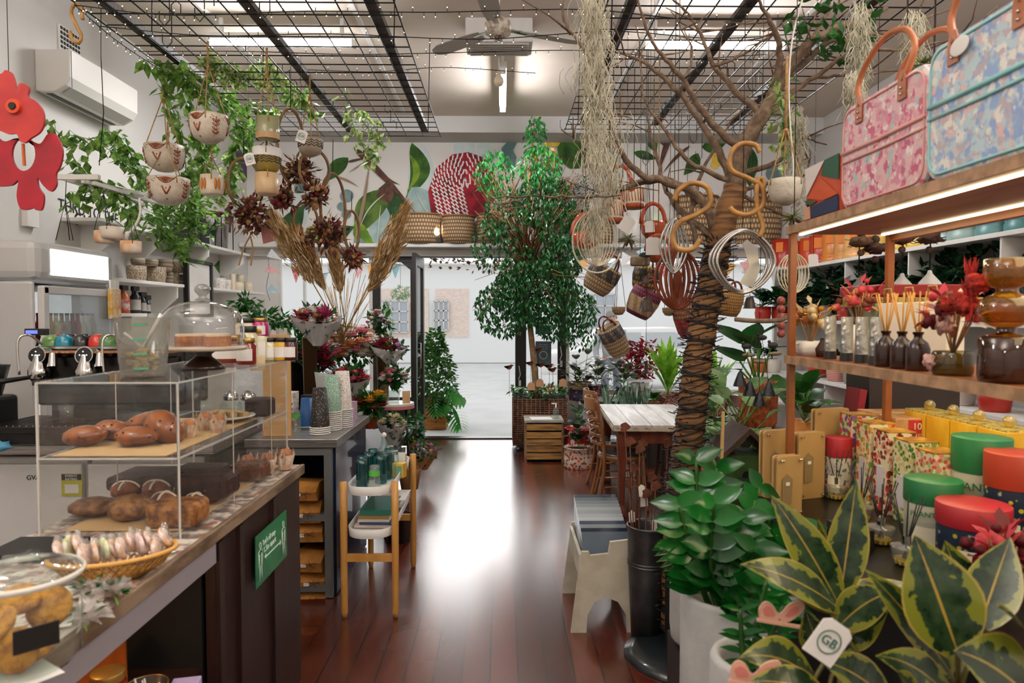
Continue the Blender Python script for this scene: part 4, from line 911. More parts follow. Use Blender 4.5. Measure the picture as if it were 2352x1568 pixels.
# ---- foliage helpers ----
def vine(pts,n,L,par,mats=None,name='foliage',spread=.07,stem=.003,hang=.7):
 mb=MB();sp=spline(pts,5);mb.tube(sp,stem,4,1)
 for k in range(n):
  i=random.randrange(len(sp)-1);p=sp[i].lerp(sp[i+1],random.random());d=rdir(-1,.4)+Vector((0,0,-hang));q=p+rdir()*spread*random.random()
  mb.tube([p,q],stem*.6,3,1);mb.sleaf(q,d,L*rnd(.7,1.25),L*rnd(.5,.75),0,.12)
 return mb.build(name,[mats or POTHOS,LGREEN],par)
def crown(mb,c,rad,n,L,asp=.5,mi=0,droop=.4,shell=.5,mk=None):
 for k in range(n):
  d=rdir();r=shell+(1-shell)*random.random();p=Vector(c)+Vector((d.x*rad[0],d.y*rad[1],d.z*rad[2]))*r
  if mk and not mk(p):continue
  e=(d*.7+rdir()*.8+Vector((0,0,-droop)));l=L*rnd(.7,1.2);mb.sleaf(p,e,l,l*asp,mi)
POTHOS2=leafM('pothos_variegated','#4d7f33','#c3c88a',sc=40)
vt_=[([(60,262,4),(110,285,4),(150,318,4.1),(180,335,4.2)],16,'pothos vine trailing off the red flower along the wall'),([(170,310,4.4),(230,330,4.6),(300,380,4.8),(380,430,5)],60,'pothos vine running along the white rack'),([(160,350,4.4),(200,400,4.5),(260,430,4.7),(330,480,4.9)],60,'pothos vine drooping below the white rack'),([(230,300,4.8),(300,350,5),(340,420,5.1),(400,500,5.3)],70,'pothos vine in front of the long wall shelf')]
for pts,n,lb in vt_:
 t=thing('trailing_pothos',lb,'vine',P(*pts[0]));vine([P(*q)for q in pts],n,.085,t,POTHOS)
for(x0,x1,y,Y,lb)in((300,420,500,5.6,'bushy pothos in the long shelf trough nearest the camera'),(360,450,520,5.5,'pothos tumbling over the front edge of the long shelf'),(400,500,480,6.4,'pothos spreading behind the patterned bowls')):
 t=thing('potted_pothos',lb,'plant',P((x0+x1)/2,y+20,Y));mb=MB()
 for k in range(150):p=P(rnd(x0,x1),y+rnd(-70,40),Y)+Vector((rnd(-.15,.15),rnd(-.2,.2),0));l=rnd(.06,.11);mb.sleaf(p,rdir(-1,.3),l,l*.6)
 mb.build('foliage',POTHOS,t)
gv=[([(375,170,4.6),(390,230,4.7),(420,330,4.9),(430,430,5)],70,0),([(400,160,4.7),(450,200,4.7),(520,240,4.9),(560,330,5.1)],80,0),([(470,130,4.5),(520,150,4.7),(560,170,4.9),(620,190,5.1)],80,1),([(540,330,5.4),(530,400,5.5),(510,450,5.5)],60,1),([(620,190,5.2),(690,220,5.3),(720,260,5.3)],50,0),([(500,260,5.3),(470,350,5.4),(440,440,5.5),(450,520,5.6)],90,0),([(560,240,5.2),(620,260,5.4),(560,320,5.4),(600,360,5.6)],80,0),([(790,200,5.4),(810,280,5.4),(830,330,5.4),(855,370,5.4)],32,1),([(820,250,5.6),(860,290,5.6),(880,330,5.6)],26,1),([(340,140,4.4),(420,165,4.5),(500,175,4.6)],50,0),([(580,130,4.9),(640,170,5),(700,230,5.2)],50,1)]
gl=['climbing down the corner beside the twin bowls','running along the first dark beam','lit by the left ceiling light','pale leaved and hanging beside the orange striped pot','behind the black zigzag bowl ropes','falling behind the single patterned bowl','tangled above the green pot','thin strand dangling in front of the mural branch','strand left of the curved painted leaf','woven along the near wires of the grid','looping below the left ceiling light']
for(pts,n,v),lb in zip(gv,gl):
 t=thing('grid_vine','variegated pothos vine '+lb,'vine',P(*pts[0]));vine([P(*q)for q in pts],n,.095,t,POTHOS2 if v else POTHOS,spread=.1)
 # ---- hanging bowls ----
TIMP=NT('cream_bowl_with_rust_flowers')
uv=TIMP.coord('UV');s_=TIMP.sep(uv)
sc_=TIMP.node('ShaderNodeMapping');TIMP.l.new(uv,sc_.inputs[0]);sc_.inputs['Scale'].default_value=(9,3.2,1)
v1=TIMP.vor(sc_.outputs[0],1.0);wv=TIMP.node('ShaderNodeTexWave',wave_type='RINGS',i_Scale=1.2,i_Distortion=4.0);TIMP.l.new(sc_.outputs[0],wv.inputs[0])
f=TIMP.math('MULTIPLY',TIMP.math('LESS_THAN',v1,.34),TIMP.math('GREATER_THAN',wv.outputs[1],.45))
f=TIMP.math('MULTIPLY',f,TIMP.math('MULTIPLY',TIMP.math('LESS_THAN',s_[1],.93),TIMP.math('GREATER_THAN',s_[1],.28)))
TIMP.base(TIMP.mix(f,lin('#cfc2b0'),lin('#8f4a26')));TIMP.set(rough=.5);FLB=TIMP.m
def bowlprof(r,h,flat=.4,rim=.006):return[(.001,0),(r*flat,0),(r*.8,h*.18),(r*.95,h*.45),(r,h*.75),(r*.99,h),(r*.99-rim,h),(r*.92,h*.5),(r*.6,h*.15),(.001,h*.1)]
def hang(px,py,Y,w,h,mat,lb,top,flat=.4,mat2=None,prof=None,rope=ROPE,nr=3,rr=.0035,plant=None,group=None,cat='hanging pot',extra=None,knot=.35):
 """hanging vessel: its body, the ropes that carry it and the knot"""
 c=P(px,py,Y);r=w*S(Y)/2;hh=h*S(Y);z0=c.z-hh/2;tp=P(px,top,Y)
 t=thing('hanging_pot',lb,cat,(c.x,c.y,z0),rnd(0,1),group)
 pr=prof(r,hh)if prof else bowlprof(r,hh,flat)
 MB().lathe(pr,(0,0,0),28,ulen=1).build('bowl',mat,t,world=False)
 zt_=tp.z-z0;zk=hh+(zt_-hh)*(1-knot)
 for k in range(nr):
  a=2*PI*k/nr+.5;MB().tube([(r*math.cos(a)*1.01,r*math.sin(a)*1.01,hh*.75),(r*math.cos(a)*.98,r*math.sin(a)*.98,hh),(.006*math.cos(a),.006*math.sin(a),zk)],rr,5).build('rope',rope,t,world=False)
 MB().tube([(0,0,zk-.02),(0,0,zt_)],rr*1.8,6).ball((0,0,zk),rr*3.2,0,8).build('hanger',rope,t,world=False)
 if extra:extra(t,r,hh)
 return t
def flowers_on(t,r,h):
 """rust painted motifs standing slightly proud of the bowl"""
 RU=M('rust_glaze','#8f4522',.5);m=MB()
 def pt(a,z,k=1.012):
  zz=max(0,min(1,z));rr=r*(.8+.2*min(1,zz/.75)if zz>.18 else.4+.4*zz/.18)*k;return Vector((math.cos(a)*rr,math.sin(a)*rr,z*h))
 for q in range(6):
  a0=q*PI/3
  if q%2==0:
   for k in range(9):a=a0+(k-4)*.075;m.tube([pt(a0,.93),pt(a0+(k-4)*.095,.98-.26*math.cos((k-4)*.3))],.0036,4)
   m.tube([pt(a0+(k-10)*.045,.98-.27*math.cos((k-10)*.15))for k in range(21)],.0025,4)
   m.tube([pt(a0,.55),pt(a0,.12)],.006,4)
   for s in(-1,1):m.tube([pt(a0,.3),pt(a0+.12*s,.45),pt(a0+.2*s,.6)],.006,4)
  else:
   m.tube([pt(a0,.85),pt(a0+.03,.5),pt(a0-.03,.15)],.0035,4)
   for k in range(4):
    for s in(-1,1):z=.22+k*.14;m.tube([pt(a0,z),pt(a0+s*.1,z+.1),pt(a0+s*.2,z+.11),pt(a0+s*.12,z+.02),pt(a0,z)],.0032,4)
   for k in range(6):m.ball(pt(a0+.3*(1 if k%2 else-1)+.04*k,.78+.05*(k%3),1.0),.003,0,6)
 m.build('painted_flowers',RU,t,world=False)
IV=M('ivory_glaze','#cfc3b0',.45,c2='#bfb29d',sc=30)
gb='cream bowls with rust painted flowers'
hang(480,297,4.2,82,60,IV,'cream hanging bowl with rust flowers, topmost of the three',95,extra=flowers_on,group=gb)
hang(378,364,4.6,86,56,IV,'cream hanging bowl with rust flowers hung directly above the lowest one',168,extra=flowers_on,group=gb)
hang(388,440,4.5,90,58,IV,'cream hanging bowl with rust flowers, lowest of the three',280,extra=flowers_on,group=gb)
def cylprof(r,h):return[(.001,0),(r*.8,0),(r*.95,h*.08),(r,h*.3),(r,h),(r-.005,h),(r*.9,h*.12),(.001,h*.08)]
OR_=M('orange_stroke','#b9702a',.5)
def strokes(t,r,h):
 m=MB()
 for k in range(5):a=k*2*PI/5;[m.ball((math.cos(a+d)*r,math.sin(a+d)*r,h*.52),1,0,10,(r*.14,r*.14,h*.3))for d in(0,.32)]
 m.build('painted_stroke',OR_,t,world=False)
hang(487,426,4.5,50,44,CREAM,'small cream cylinder pot with orange strokes',340,prof=cylprof,extra=strokes)
def band2(c_,zlo,zhi,name):
 def f(t,r,h):MB().lathe([(r*1.006,h*zlo),(r*1.012,h*(zlo+zhi)/2),(r*1.006,h*zhi)],(0,0,0),28).build(name,c_,t,world=False)
 return f
hang(615,297,4.2,52,50,M('sage_glaze','#8c8a66',.2,coat=.5),'sage green glazed hanging pot with a tan base',110,prof=cylprof,extra=band2(M('tan_base','#b08a5c',.5),.03,.3,'unglazed_base'))
hang(613,423,4.3,52,48,M('sand_glaze','#c4a67c',.35),'sand coloured hanging pot, lowest on its rope',330,prof=cylprof,knot=.5)
def zig(col,z0,z1,n):
 def f(t,r,h):
  m=MB()
  for j in range(3):
   pts=[]
   for k in range(n*2):a=PI*k/n;z=h*(z0+(z1-z0)*(.25+.22*j+(.16 if k%2 else 0)));rr=r*(.83+.17*min(1,z/h/.6))*1.01;pts.append((math.cos(a)*rr,math.sin(a)*rr,z))
   m.tube(pts,.003,4,close=True)
  m.build('zigzag_line',M('zig'+col,col,.5),t,world=False)
 return f
hang(613,371,4.3,62,58,M('mustard_dip','#8a7434',.3,c2='#97803c',sc=8),'mustard hanging bowl with a white rim and zigzag lines',315,extra=lambda t,r,h:(band2(PAPER,.66,1.0,'white_rim')(t,r,h),zig('#3b3420',.3,.7,16)(t,r,h)),knot=.3)
hang(713,340,4.65,54,40,M('taupe_glaze','#9c8c78',.3),'taupe hanging bowl with a black zigzag band',172,flat=.25,extra=zig('#2b211c',.35,.95,14))
WOODB=M('pale_wood_bowl','#c08c58',.5,c2='#d8cbb8',sc=9)
g3='small wooden bowls on black wires'
for(a,b,w,lb,top)in((240,545,42,'small wooden bowl hanging leftmost below the wall lettering',440),(258,536,52,'white bowl hanging in the middle of the black wire bowls',500),(301,568,44,'wooden bowl hanging lowest at the right of the wire bowls',490)):
 hang(a,b,3.9,w,28,M('white_glaze_bowl','#c9bfb0',.4)if w==52 else WOODB,lb,top,prof=cylprof,rope=WIRE,rr=.0018,knot=.1,group=g3)
for(x,y0_,y1_,lb)in((150,470,555,'left'),(163,470,553,'right')):
 pass
t=thing('wire_hanger','empty black wire hanger dangling in front of the drinks fridge','hanger',P(150,550,3.8));MB().tube([P(128,552,3.8),P(150,462,3.8),P(168,552,3.8)],.0022,5).tube([P(150,462,3.8),P(160,552,3.85)],.0022,5).tube([P(150,462,3.8),P(152,415,3.8)],.0022,5).build('wire',WIRE,t)
o=MB().tube(spline([P(320,455,4.3),P(322,490,4.3),P(310,520,4.3),P(296,535,4.3)]),.008,8).lathe([(.008,0),(.028,.05),(.026,.052),(.006,.004)],P(296,532,4.3),14,0,Euler((R(160),R(30),0)).to_matrix()).build('white_hose',WHITE);tag(o,'white curved spout of a hanging watering tube near the wooden bowls','tube')
o=MB().tube([P(232,20,4.0),P(232,130,4.0),P(238,260,4.1),P(228,380,4.2)],.0025,4).build('hanging_cable',WIRE);tag(o,'thin dark cable hanging past the air conditioner','cable')
n_=0
for(x,y,Y)in((390,60,3.4),(395,110,3.7),(620,40,3.4),(620,180,4.6),(470,50,3.6),(845,300,5.9),(867,310,5.9),(795,290,5.8),(897,260,5.9),(545,100,4.2),(780,250,5.5),(665,170,4.9),(706,200,5.0)):
 c=P(x,y,Y);h=min(1.0,GZ-c.z+.08);sd=.025
 mb=MB();mb.tube([(c.x+sd*2,c.y,GZ-.05),(c.x+sd*2,c.y,GZ+.0),(c.x+sd,c.y,GZ+.022),(c.x,c.y,GZ),(c.x,c.y,c.z+.03),(c.x-sd,c.y,c.z),(c.x-2*sd,c.y,c.z+.03),(c.x-2*sd,c.y,c.z+.07)],.003,5)
 tag(mb.build('wire_hook',WIRE),'long black wire S hook hanging from the left ceiling grid','hook','wire S hooks on the left grid');n_+=1
 # ---- dried wreath hoops ----
DRY=[M('dried_brown','#4a2f1e',.9,c2='#2c1a12',sc=40),M('dried_rust','#7a3f22',.9,c2='#95603a',sc=40),M('dried_red','#5c1c1c',.9,c2='#7a2a2a',sc=40),M('dried_tan','#96744a',.9,c2='#b08c5e',sc=40)]
HOOP=M('hoop_cane','#6b4c2a',.6,c2='#8c6a3e',sc=10)
def cluster(t,c,r,n,mats=DRY,name='dried_flowers',L=.06,sq=(1,1,1)):
 mb=MB()
 for k in range(n):
  d=rdir();p=Vector(c)+Vector((d.x*r*sq[0],d.y*r*sq[1],d.z*r*sq[2]))*rnd(.1,.9);mi=random.randrange(len(mats))
  if k%3==0:mb.ball(p,rnd(.01,.024),mi,7,bumpy=.5)
  else:mb.sleaf(p,d+rdir()*.6,L*rnd(.6,1.4),L*rnd(.15,.45),mi)
 mb.build(name,list(mats),t,world=True)
def wreath(px,py,Y,w,h,cx,cy,cr,lb,top,n=150):
 c=P(px,py,Y);a_,b_=w*S(Y)/2,h*S(Y)/2
 t=thing('dried_wreath',lb,'wreath',(c.x,c.y,c.z-b_),0)
 MB().tube([(c.x+a_*math.cos(q),c.y+.5*b_*math.cos(q)*.6,c.z+b_*math.sin(q))for q in arc(40,0,2*PI*39/40)],.011,8,close=True).build('hoop',HOOP,t)
 cluster(t,P(cx,cy,Y),cr*S(Y),int(n*1.5))
 MB().tube([(c.x,c.y,c.z+b_),P(px,top,Y)],.003,5).build('hanging_cord',WIRE,t)
 return t
wreath(668,335,4.9,46,165,690,395,42,'tall hoop wreath of dark dried flowers hanging between the green pot and the zigzag bowl',150,170)
wreath(765,480,5.0,44,160,752,535,48,'golden hoop wreath thick with dried flowers above the pampas grass',320,190)
wreath(702,510,5.2,48,90,690,560,30,'small open hoop wreath in front of the green painted leaf',400,80)
wreath(808,530,5.0,28,90,812,590,26,'narrow hoop wreath ending in a brown flower head beside the door post',440,110)
wreath(722,390,4.8,60,90,722,450,36,'hoop wreath of spiky rust coloured flowers below the zigzag bowl',330,120)
wreath(560,420,5.0,60,110,575,490,50,'big wreath of brown and dark red dried blooms near the shelf end',300,220)
wreath(640,430,4.9,40,90,650,450,34,'wreath of curled dried leaves right of the sand coloured pot',330,120)
t=bpy.data.objects['dried_wreath.005']
for s in(-1,1):MB().tube(spline([P(575,540,5),P(570+10*s,570,5),P(562+14*s,610,5)]),.006,5).build('ribbon',M('tan_ribbon','#a8845a',.8),t)
o=MB().prism([(0,0),(.1,.03),(.12,.12),(.05,.2),(-.02,.12)],P(605,560,5.1),(1,0,0),(0,0,1),.01).build('pink_bloom',M('dusty_pink','#b87a74',.8));tag(o,'dusty pink paper bloom beside the brown wreath','flower')
def tagcard(px,py,Y,s,lb,rot=20,txt=None):
 c=P(px,py,Y);a=R(rot);o=MB().prism([(-s/2,-s*.6),(s/2,-s*.6),(s/2,s*.45),(s*.3,s*.6),(-s*.3,s*.6),(-s/2,s*.45)],c,(math.cos(a),0,math.sin(a)),(-math.sin(a),0,math.cos(a)),.002).build('price_tag',PAPER)
 tag(o,lb,'tag')
 if py<700:MB().tube([c+Vector((0,0,s*.5)),up(c)],.0012,4).build('string',WIRE,o)
 if txt:
  text(txt,s*.38,c+Vector((0,-.003,0)),(math.cos(a),0,math.sin(a)),(-math.sin(a),0,math.cos(a)),M('tag_green','#3a6a58',.6),o)
  MB().tube([c+Vector((s*.34*math.cos(q),-.003,s*.34*math.sin(q)))for q in arc(20,0,5.97)],s*.018,4,close=True).build('printed_ring',M('tag_green','#3a6a58',.6),o)
 return o
tagcard(573,365,4.2,.06,'white round logo tag left of the mustard bowl',15,'GB');tagcard(693,313,4.4,.065,'white logo tag tied over the zigzag bowl',-20,'GB')
# ---- pampas grass in a bucket, flower display by the left window ----
PAMP=M('pampas_gold','#c09a60',.9,c2='#a07a46',sc=60);PAMP2=M('pampas_pale','#e0c8a0',.9)
def plume(base,tip,w,lb,n=900):
 b,tp=Vector(base),Vector(tip);t=thing('pampas_plume',lb,'dried grass',b)
 mb=MB();mb.tube([b,b.lerp(tp,.55)],.005,5);ax=(tp-b).normalized();L=(tp-b).length
 for k in range(n):
  u=rnd(.42,1);p=b.lerp(tp,u);f=math.sin(PI*(u-.4)/.62)**.7;d=(ax+rdir()*.35).normalized();sd=rdir();sd=(sd-ax*sd.dot(ax)).normalized()
  q=p+sd*w*f*random.random()*1.1;mb.sleaf(q,d+Vector((0,0,-.12)),rnd(.06,.11),.011,0 if k%3 else 1,0)
 mb.build('plume',[PAMP,PAMP2],t)
B=P(790,760,5.4)
for(x,y,Y,w,lb)in((628,495,5.0,.09,'largest golden pampas plume leaning out to the left'),(690,540,5.2,.05,'short pampas plume between the two left ones'),(765,560,5.3,.05,'upright pampas plume in the middle'),(932,478,5.2,.08,'golden pampas plume leaning right in front of the baskets'),(922,545,5.3,.07,'lower pampas plume leaning right over the door post')):
 plume(B+Vector((rnd(-.03,.03),0,0)),P(x,y,Y),w,lb)
t=thing('dried_grass_bundle','bundle of tall bare dried stems standing behind the bouquets','dried stems',P(790,780,5.5));mb=MB()
for k in range(26):a=P(790+rnd(-14,14),790,5.5);mb.tube([a,P(790+rnd(-75,75),rnd(600,700),5.5+rnd(-.2,.2))],.0025,4)
mb.build('stalk',PAMP,t)
FLC={'w':leafM('petal_white','#e6e0d8','#e6e0d8',.6,.45,20),'c':leafM('petal_cream','#dcc9a4','#dcc9a4',.6,.45,20),'p':leafM('petal_pink','#d4818a','#d4818a',.6,.45,20),'r':leafM('petal_dark_red','#6e1526','#6e1526',.6,.45,20),'o':leafM('petal_peach','#d08a60','#d08a60',.6,.45,20),'m':leafM('petal_magenta','#a53560','#a53560',.6,.45,20),'y':leafM('petal_mustard','#c48a1c','#c48a1c',.6,.45,20),'k':leafM('petal_coral','#d64e5e','#d64e5e',.6,.45,20),'b':leafM('petal_rust','#7d3a22','#7d3a22',.6,.45,20),'l':leafM('petal_lilac','#b890b4','#b890b4',.6,.45,20)}
def bloom(mb,c,r,mi,kind='round'):
 mb.ball(c,r*.5,mi,8,(1,1,.8),bumpy=.4)
 if kind=='spike':
  for k in range(14):d=rdir(.2,1);mb.sleaf(c,d,r*2,r*.45,mi)
 else:
  for j,(n,q,zz)in enumerate(((9,1,.1),(7,.75,.5),(5,.45,.9))):
   for k in range(n):a=2*PI*k/n+j;d=Vector((math.cos(a)*(1-zz*.6),math.sin(a)*(1-zz*.6),zz));mb.leaf(c-Vector((0,0,r*.2)),d,r*(.6+q*.4),r*1.0,mi,-.1,.3,2)
def bouquet(px,py,Y,w,h,cols,lb,wrap=True,green=90,nb=16,br=.045,lg=.08,stem=None,wrapm=None,big=1):
 c=P(px,py,Y);rx=w*S(Y)/2;rz=h*S(Y)/2
 t=thing('bouquet',lb,'bouquet',(c.x,c.y,c.z-rz*2),0)
 for ci in set(cols):
  mb=MB();n=max(2,int(1.8*nb*cols.count(ci)/len(cols)))
  for k in range(n):
   d=rdir(-.3,1);d.y=-abs(d.y)if random.random()<.7 else d.y;bloom(mb,c+Vector((d.x*rx,d.y*rx*.7,d.z*rz))*rnd(.7,1)-Vector((0,0,0))if False else Vector((c.x+d.x*rx*.9,c.y+d.y*rx*.7,c.z+d.z*rz*.9)),br*rnd(.6,1.15)*big,0,'spike' if ci in 'rm' and k%2 else 'round')
  mb.build('bloom',FLC[ci],t)
 mb=MB();crown(mb,c,(rx,rx*.8,rz),int(green*1.5),lg,.5,0,.1,.1);mb.build('foliage',GREENM,t)
 if wrap:
  n=26;mb=MB();ra=rx*1.02
  vs=[]
  for j,(q,zz)in enumerate(((.22,-rz*1.9),(.6,-rz*1.1),(.95,-rz*.5),(1.12,rz*.05))):
   for i in range(n):a=2*PI*i/n;k=1+(.08*math.sin(3*a+j)+.05*math.sin(7*a))*(j>0);vs.append((c.x+math.cos(a)*ra*q*k,c.y+math.sin(a)*ra*.8*q*k,c.z+zz+(.3*rz*math.sin(2*a+1)if j==3 else 0)))
  mb.add(vs,[(j*n+i,j*n+(i+1)%n,(j+1)*n+(i+1)%n,(j+1)*n+i)for j in range(3)for i in range(n)],0,True).build('wrapping_paper',wrapm or leafM('tissue_paper','#dcd8d6','#e2dedc',.7,.5),t)
 return t
bouquet(728,735,5.0,100,62,'prmoww','bouquet of proteas and peach roses in white paper, highest by the window',nb=20,br=.05)
bouquet(895,800,5.6,74,40,'rrlb','dark red bouquet in white paper beside the door post',nb=14,br=.04,green=40)
bouquet(805,870,5.2,80,50,'kkpr','coral pink bouquet in white paper behind the clear screen',nb=14,br=.05)
bouquet(800,800,5.8,160,110,'wwwcpo','large mass of white and cream flowers filling the middle of the display',False,170,90,.065)
bouquet(742,830,5.3,60,70,'rrm','upright dark red protea bunch in front of the white flowers',False,60,8,.07)
bouquet(690,800,5.6,60,100,'bwl','dark leafy bunch standing behind the preserve jars',False,120,8,.04)
bouquet(905,868,5.5,62,50,'wwp','vase posy of white flowers with a pink rose on the small round table',False,90,12,.04)
bouquet(850,925,5.0,66,66,'yrb','banksia bunch with a mustard bloom in a copper pot',False,110,5,.06)
bouquet(870,740,5.9,60,60,'wlp','pale airy flowers in front of the window frame',False,60,12,.03)
bouquet(960,1045,6.3,50,36,'lw','kraft paper bouquet of tiny lilac flowers low by the trolley end',True,30,14,.02,wrapm=M('kraft_wrap','#a87c4e',.8))
bouquet(900,975,5.2,60,50,'wc','low bouquet in blue white tissue behind the glasses',True,50,10,.04)
def bucket(px,py,Y,w,h,mat,lb,z=None,name='flower_bucket',cat='bucket'):
 c=P(px,py,Y);r=w*S(Y)/2;hh=h*S(Y);z=c.z-hh/2 if z is None else z
 o=MB().lathe([(.001,0),(r*.78,0),(r,hh),(r*1.05,hh),(r*.97,hh-.006),(r*.76,.008),(.001,.006)],(c.x,c.y,z),24).build(name,mat);return tag(o,lb,cat)
BRASS=M('brushed_brass','#8a6a48',.35,.8)
bucket(712,860,5.02,34,170,BRASS,'tall brass vase holding the highest bouquet');bucket(880,870,5.62,30,120,BRASS,'brass vase under the dark red bouquet')
bucket(800,960,5.6,90,220,GJ,'wide clear glass vase with the white flowers',name='glass_vase',cat='vase');bucket(748,960,5.35,50,200,STEEL,'galvanised bucket under the red protea bunch');bucket(850,968,5.0,36,30,TERRA,'copper pot under the banksia bunch',name='copper_pot',cat='pot')
bucket(690,930,5.62,50,200,DSTEEL,'dark bucket of leafy stems behind the bench')
t=thing('display_table','dark low table carrying the flower buckets behind the steel bench','table',(-1.6,5.5,0));MB().box((-1.35,5.5,.62),(1.1,1.1,.04)).build('tabletop',M('dark_table','#2d221b',.5),t)
for x in(-1.85,-.85):
 for y in(5.0,6.0):MB().box((x,y,.3),(.05,.05,.6)).build('leg',M('dark_table','#2d221b',.5),t)
c=P(908,922,5.5);t=thing('round_table','small round table with a pink rim and dark legs by the door','table',(c.x,c.y,0))
MB().cyl((0,0,c.z-.025),(0,0,c.z-.008),.15,.15,32).build('tabletop',M('marble_top','#cfc9c3',.3),t,world=False);MB().cyl((0,0,c.z-.05),(0,0,c.z-.026),.152,.152,32).build('rim',M('pink_rim','#b96a6a',.4),t,world=False)
for k in range(3):a=k*2.1;MB().tube([(.08*math.cos(a),.08*math.sin(a),c.z-.05),(.15*math.cos(a),.15*math.sin(a),0)],.01,6).build('leg',BLACK,t,world=False)
bucket(905,905,5.5,30,28,GJ,'little glass vase on the pink rimmed table',name='glass_vase',cat='vase',z=c.z-.007)
o=MB().box((c.x+.1,c.y-.08,c.z+.045),(.06,.01,.1),rz=.3).build('wooden_sign',M('light_wood','#c7a274',.6));tag(o,'small wooden sign standing on the pink rimmed table','sign')
# ================= steel bench with cups, bag shelf, trolley =================
sb=thing('steel_bench','stainless steel bench with takeaway cups and shelves of paper bags below','bench',(-1.2,4.34,0))
MB().box((-1.205,4.34,.9),(.53,.94,.05)).build('bench_top',STEEL,sb,bev=.004)
MB().box((-.975,4.36,.44),(.02,.86,.86)).build('side_panel',M('navy_panel','#1c2a44',.25,c2='#16203a',sc=3,coat=.3),sb)
mb=MB();GM=M('galvanised_angle','#7d7f80',.45,.6)
for x in(-1.0,-1.44):mb.box((x,3.9,.44),(.045,.03,.87))
for z in(.06,.47,.85):mb.box((-1.22,3.9,z),(.46,.035,.04))
mb.build('angle_frame',GM,sb)
for z in(.06,.47):MB().box((-1.22,4.15,z),(.45,.5,.02)).build('shelf',GM,sb)
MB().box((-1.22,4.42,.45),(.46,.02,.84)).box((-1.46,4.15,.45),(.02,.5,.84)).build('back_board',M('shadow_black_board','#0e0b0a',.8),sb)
KR=M('kraft_bag','#b27a35',.65,c2='#8f5c22',sc=9,bump=.25,bs=14)
def bag(px,py,w,h,lb,i):
 c=P(px,py,3.98);t=thing('paper_bag',lb,'bag',(c.x,4.0,c.z-h*S(3.98)/2),rnd(-.08,.08),'kraft paper bags under the steel bench')
 W_,H_=w*S(3.98),h*S(3.98);mb=MB();n=6
 vs=[(-W_/2,-.11,0),(W_/2,-.11,0),(W_/2*.97,-.12,H_*.55),(-W_/2,-.125,H_*.5),(-W_/2*.95,-.03,H_),(W_/2*.9,-.02,H_*.92),(-W_/2,.1,0),(W_/2,.1,0),(-W_/2,.1,H_*.9),(W_/2,.1,H_*.85)]
 mb.add(vs,[(0,1,2,3),(3,2,5,4),(4,5,9,8),(6,8,9,7),(0,3,4,8,6),(1,7,9,5,2),(0,6,7,1)]).build('bag_body',KR,t,world=False)
 MB().box((-.02,-.126,H_*.4),(.03,.002,.02),rz=.05).build('bag_label',PAPER,t,world=False)
 mb=MB()
 for k in range(5):a=k*1.26+i;mb.tube([(.02,-.128,H_*.45),(.02+.04*math.cos(a),-.13,H_*.45+.025*math.sin(a))],.0014,4)
 mb.build('twig_print',DWOOD,t,world=False)
for i,(a,b,w,h,lb)in enumerate(((704,1122,66,38,'kraft bag at the top of the upper bag shelf'),(708,1168,72,46,'kraft bag in the middle of the upper bag shelf'),(710,1212,78,44,'kraft bag at the bottom of the upper bag shelf, corner sticking out'),(720,1280,66,42,'kraft bag at the top of the lower bag shelf'),(722,1322,66,38,'kraft bag in the middle of the lower bag shelf'),(724,1360,66,38,'kraft bag at the bottom of the lower bag shelf'))):bag(a,b,w,h,lb,i)
ZB=.9265
def cups(px,Y,w,hpx,mat,lb,n=1,nest=0,rimc=PAPER,lid=None):
 c=P(px,960,Y);r=w*S(Y)/2;hh=hpx*S(Y)
 t=thing('takeaway_cup_stack',lb,'cups',(c.x,c.y,ZB),0)
 for k in range(nest+1):
  z=k*.012;MB().lathe([(r,z),(r*1.06,z+.002),(r*1.06,z+.006),(r,z+.008)],(0,0,0),24).build('cup_rim',rimc,t,world=False)
 z=nest*.012+.006
 MB().lathe([(r,z),(r*.7,hh),(r*.66,hh),(r*.66,hh-.006),(.001,hh-.006)],(0,0,0),24).build('cup_wall',mat,t,world=False)
cups(735,4.05,44,105,patternM('black_floral_cup','#15120f',['#8fa888','#c96a6a'],70,.22),'upturned black paper cup stack with a pale floral sprig at the bench front',nest=3)
cups(762,4.2,44,124,patternM('green_speckle_cup','#b9cdbd',['#6f9a84','#4f8068'],220,.5),'tall stack of green speckled paper cups behind the black cup',nest=9)
cups(787,4.3,44,128,patternM('red_floral_cup','#ddd8d0',['#b84a4a','#4a3a2a'],110,.3),'tall stack of white cups with red floral print',nest=9)
cups(705,4.3,36,66,M('blue_cup','#1f5a9c',.4),'upturned solid blue cup stack behind the case corner',nest=0)
CUPP=glassM('clear_cup_plastic','#e6efe8',1.6,.1)
t=thing('clear_cup_stack','stack of clear plastic domed cups with green bands behind the paper cups','cups',P(748,930,4.5));t.location.z=ZB
MB().lathe([(.045,0),(.046,.16),(.04,.2),(.02,.22),(.001,.222)],(0,0,0),24).build('domed_cup',CUPP,t,world=False)
for k in range(4):MB().lathe([(.047,.125+k*.012),(.048,.13+k*.012)],(0,0,0),24).build('green_band',M('cup_green','#4fae3c',.4),t,world=False)
t=thing('clear_cup_stack','short clear cup stack with a green band seen through the case end','cups',P(676,950,4.1));t.location.z=ZB
MB().lathe([(.04,0),(.032,.13),(.001,.13)],(0,0,0),24).build('domed_cup',CUPP,t,world=False);MB().lathe([(.037,.09),(.0365,.11)],(0,0,0),24).build('green_band',M('cup_green','#4fae3c',.4),t,world=False)
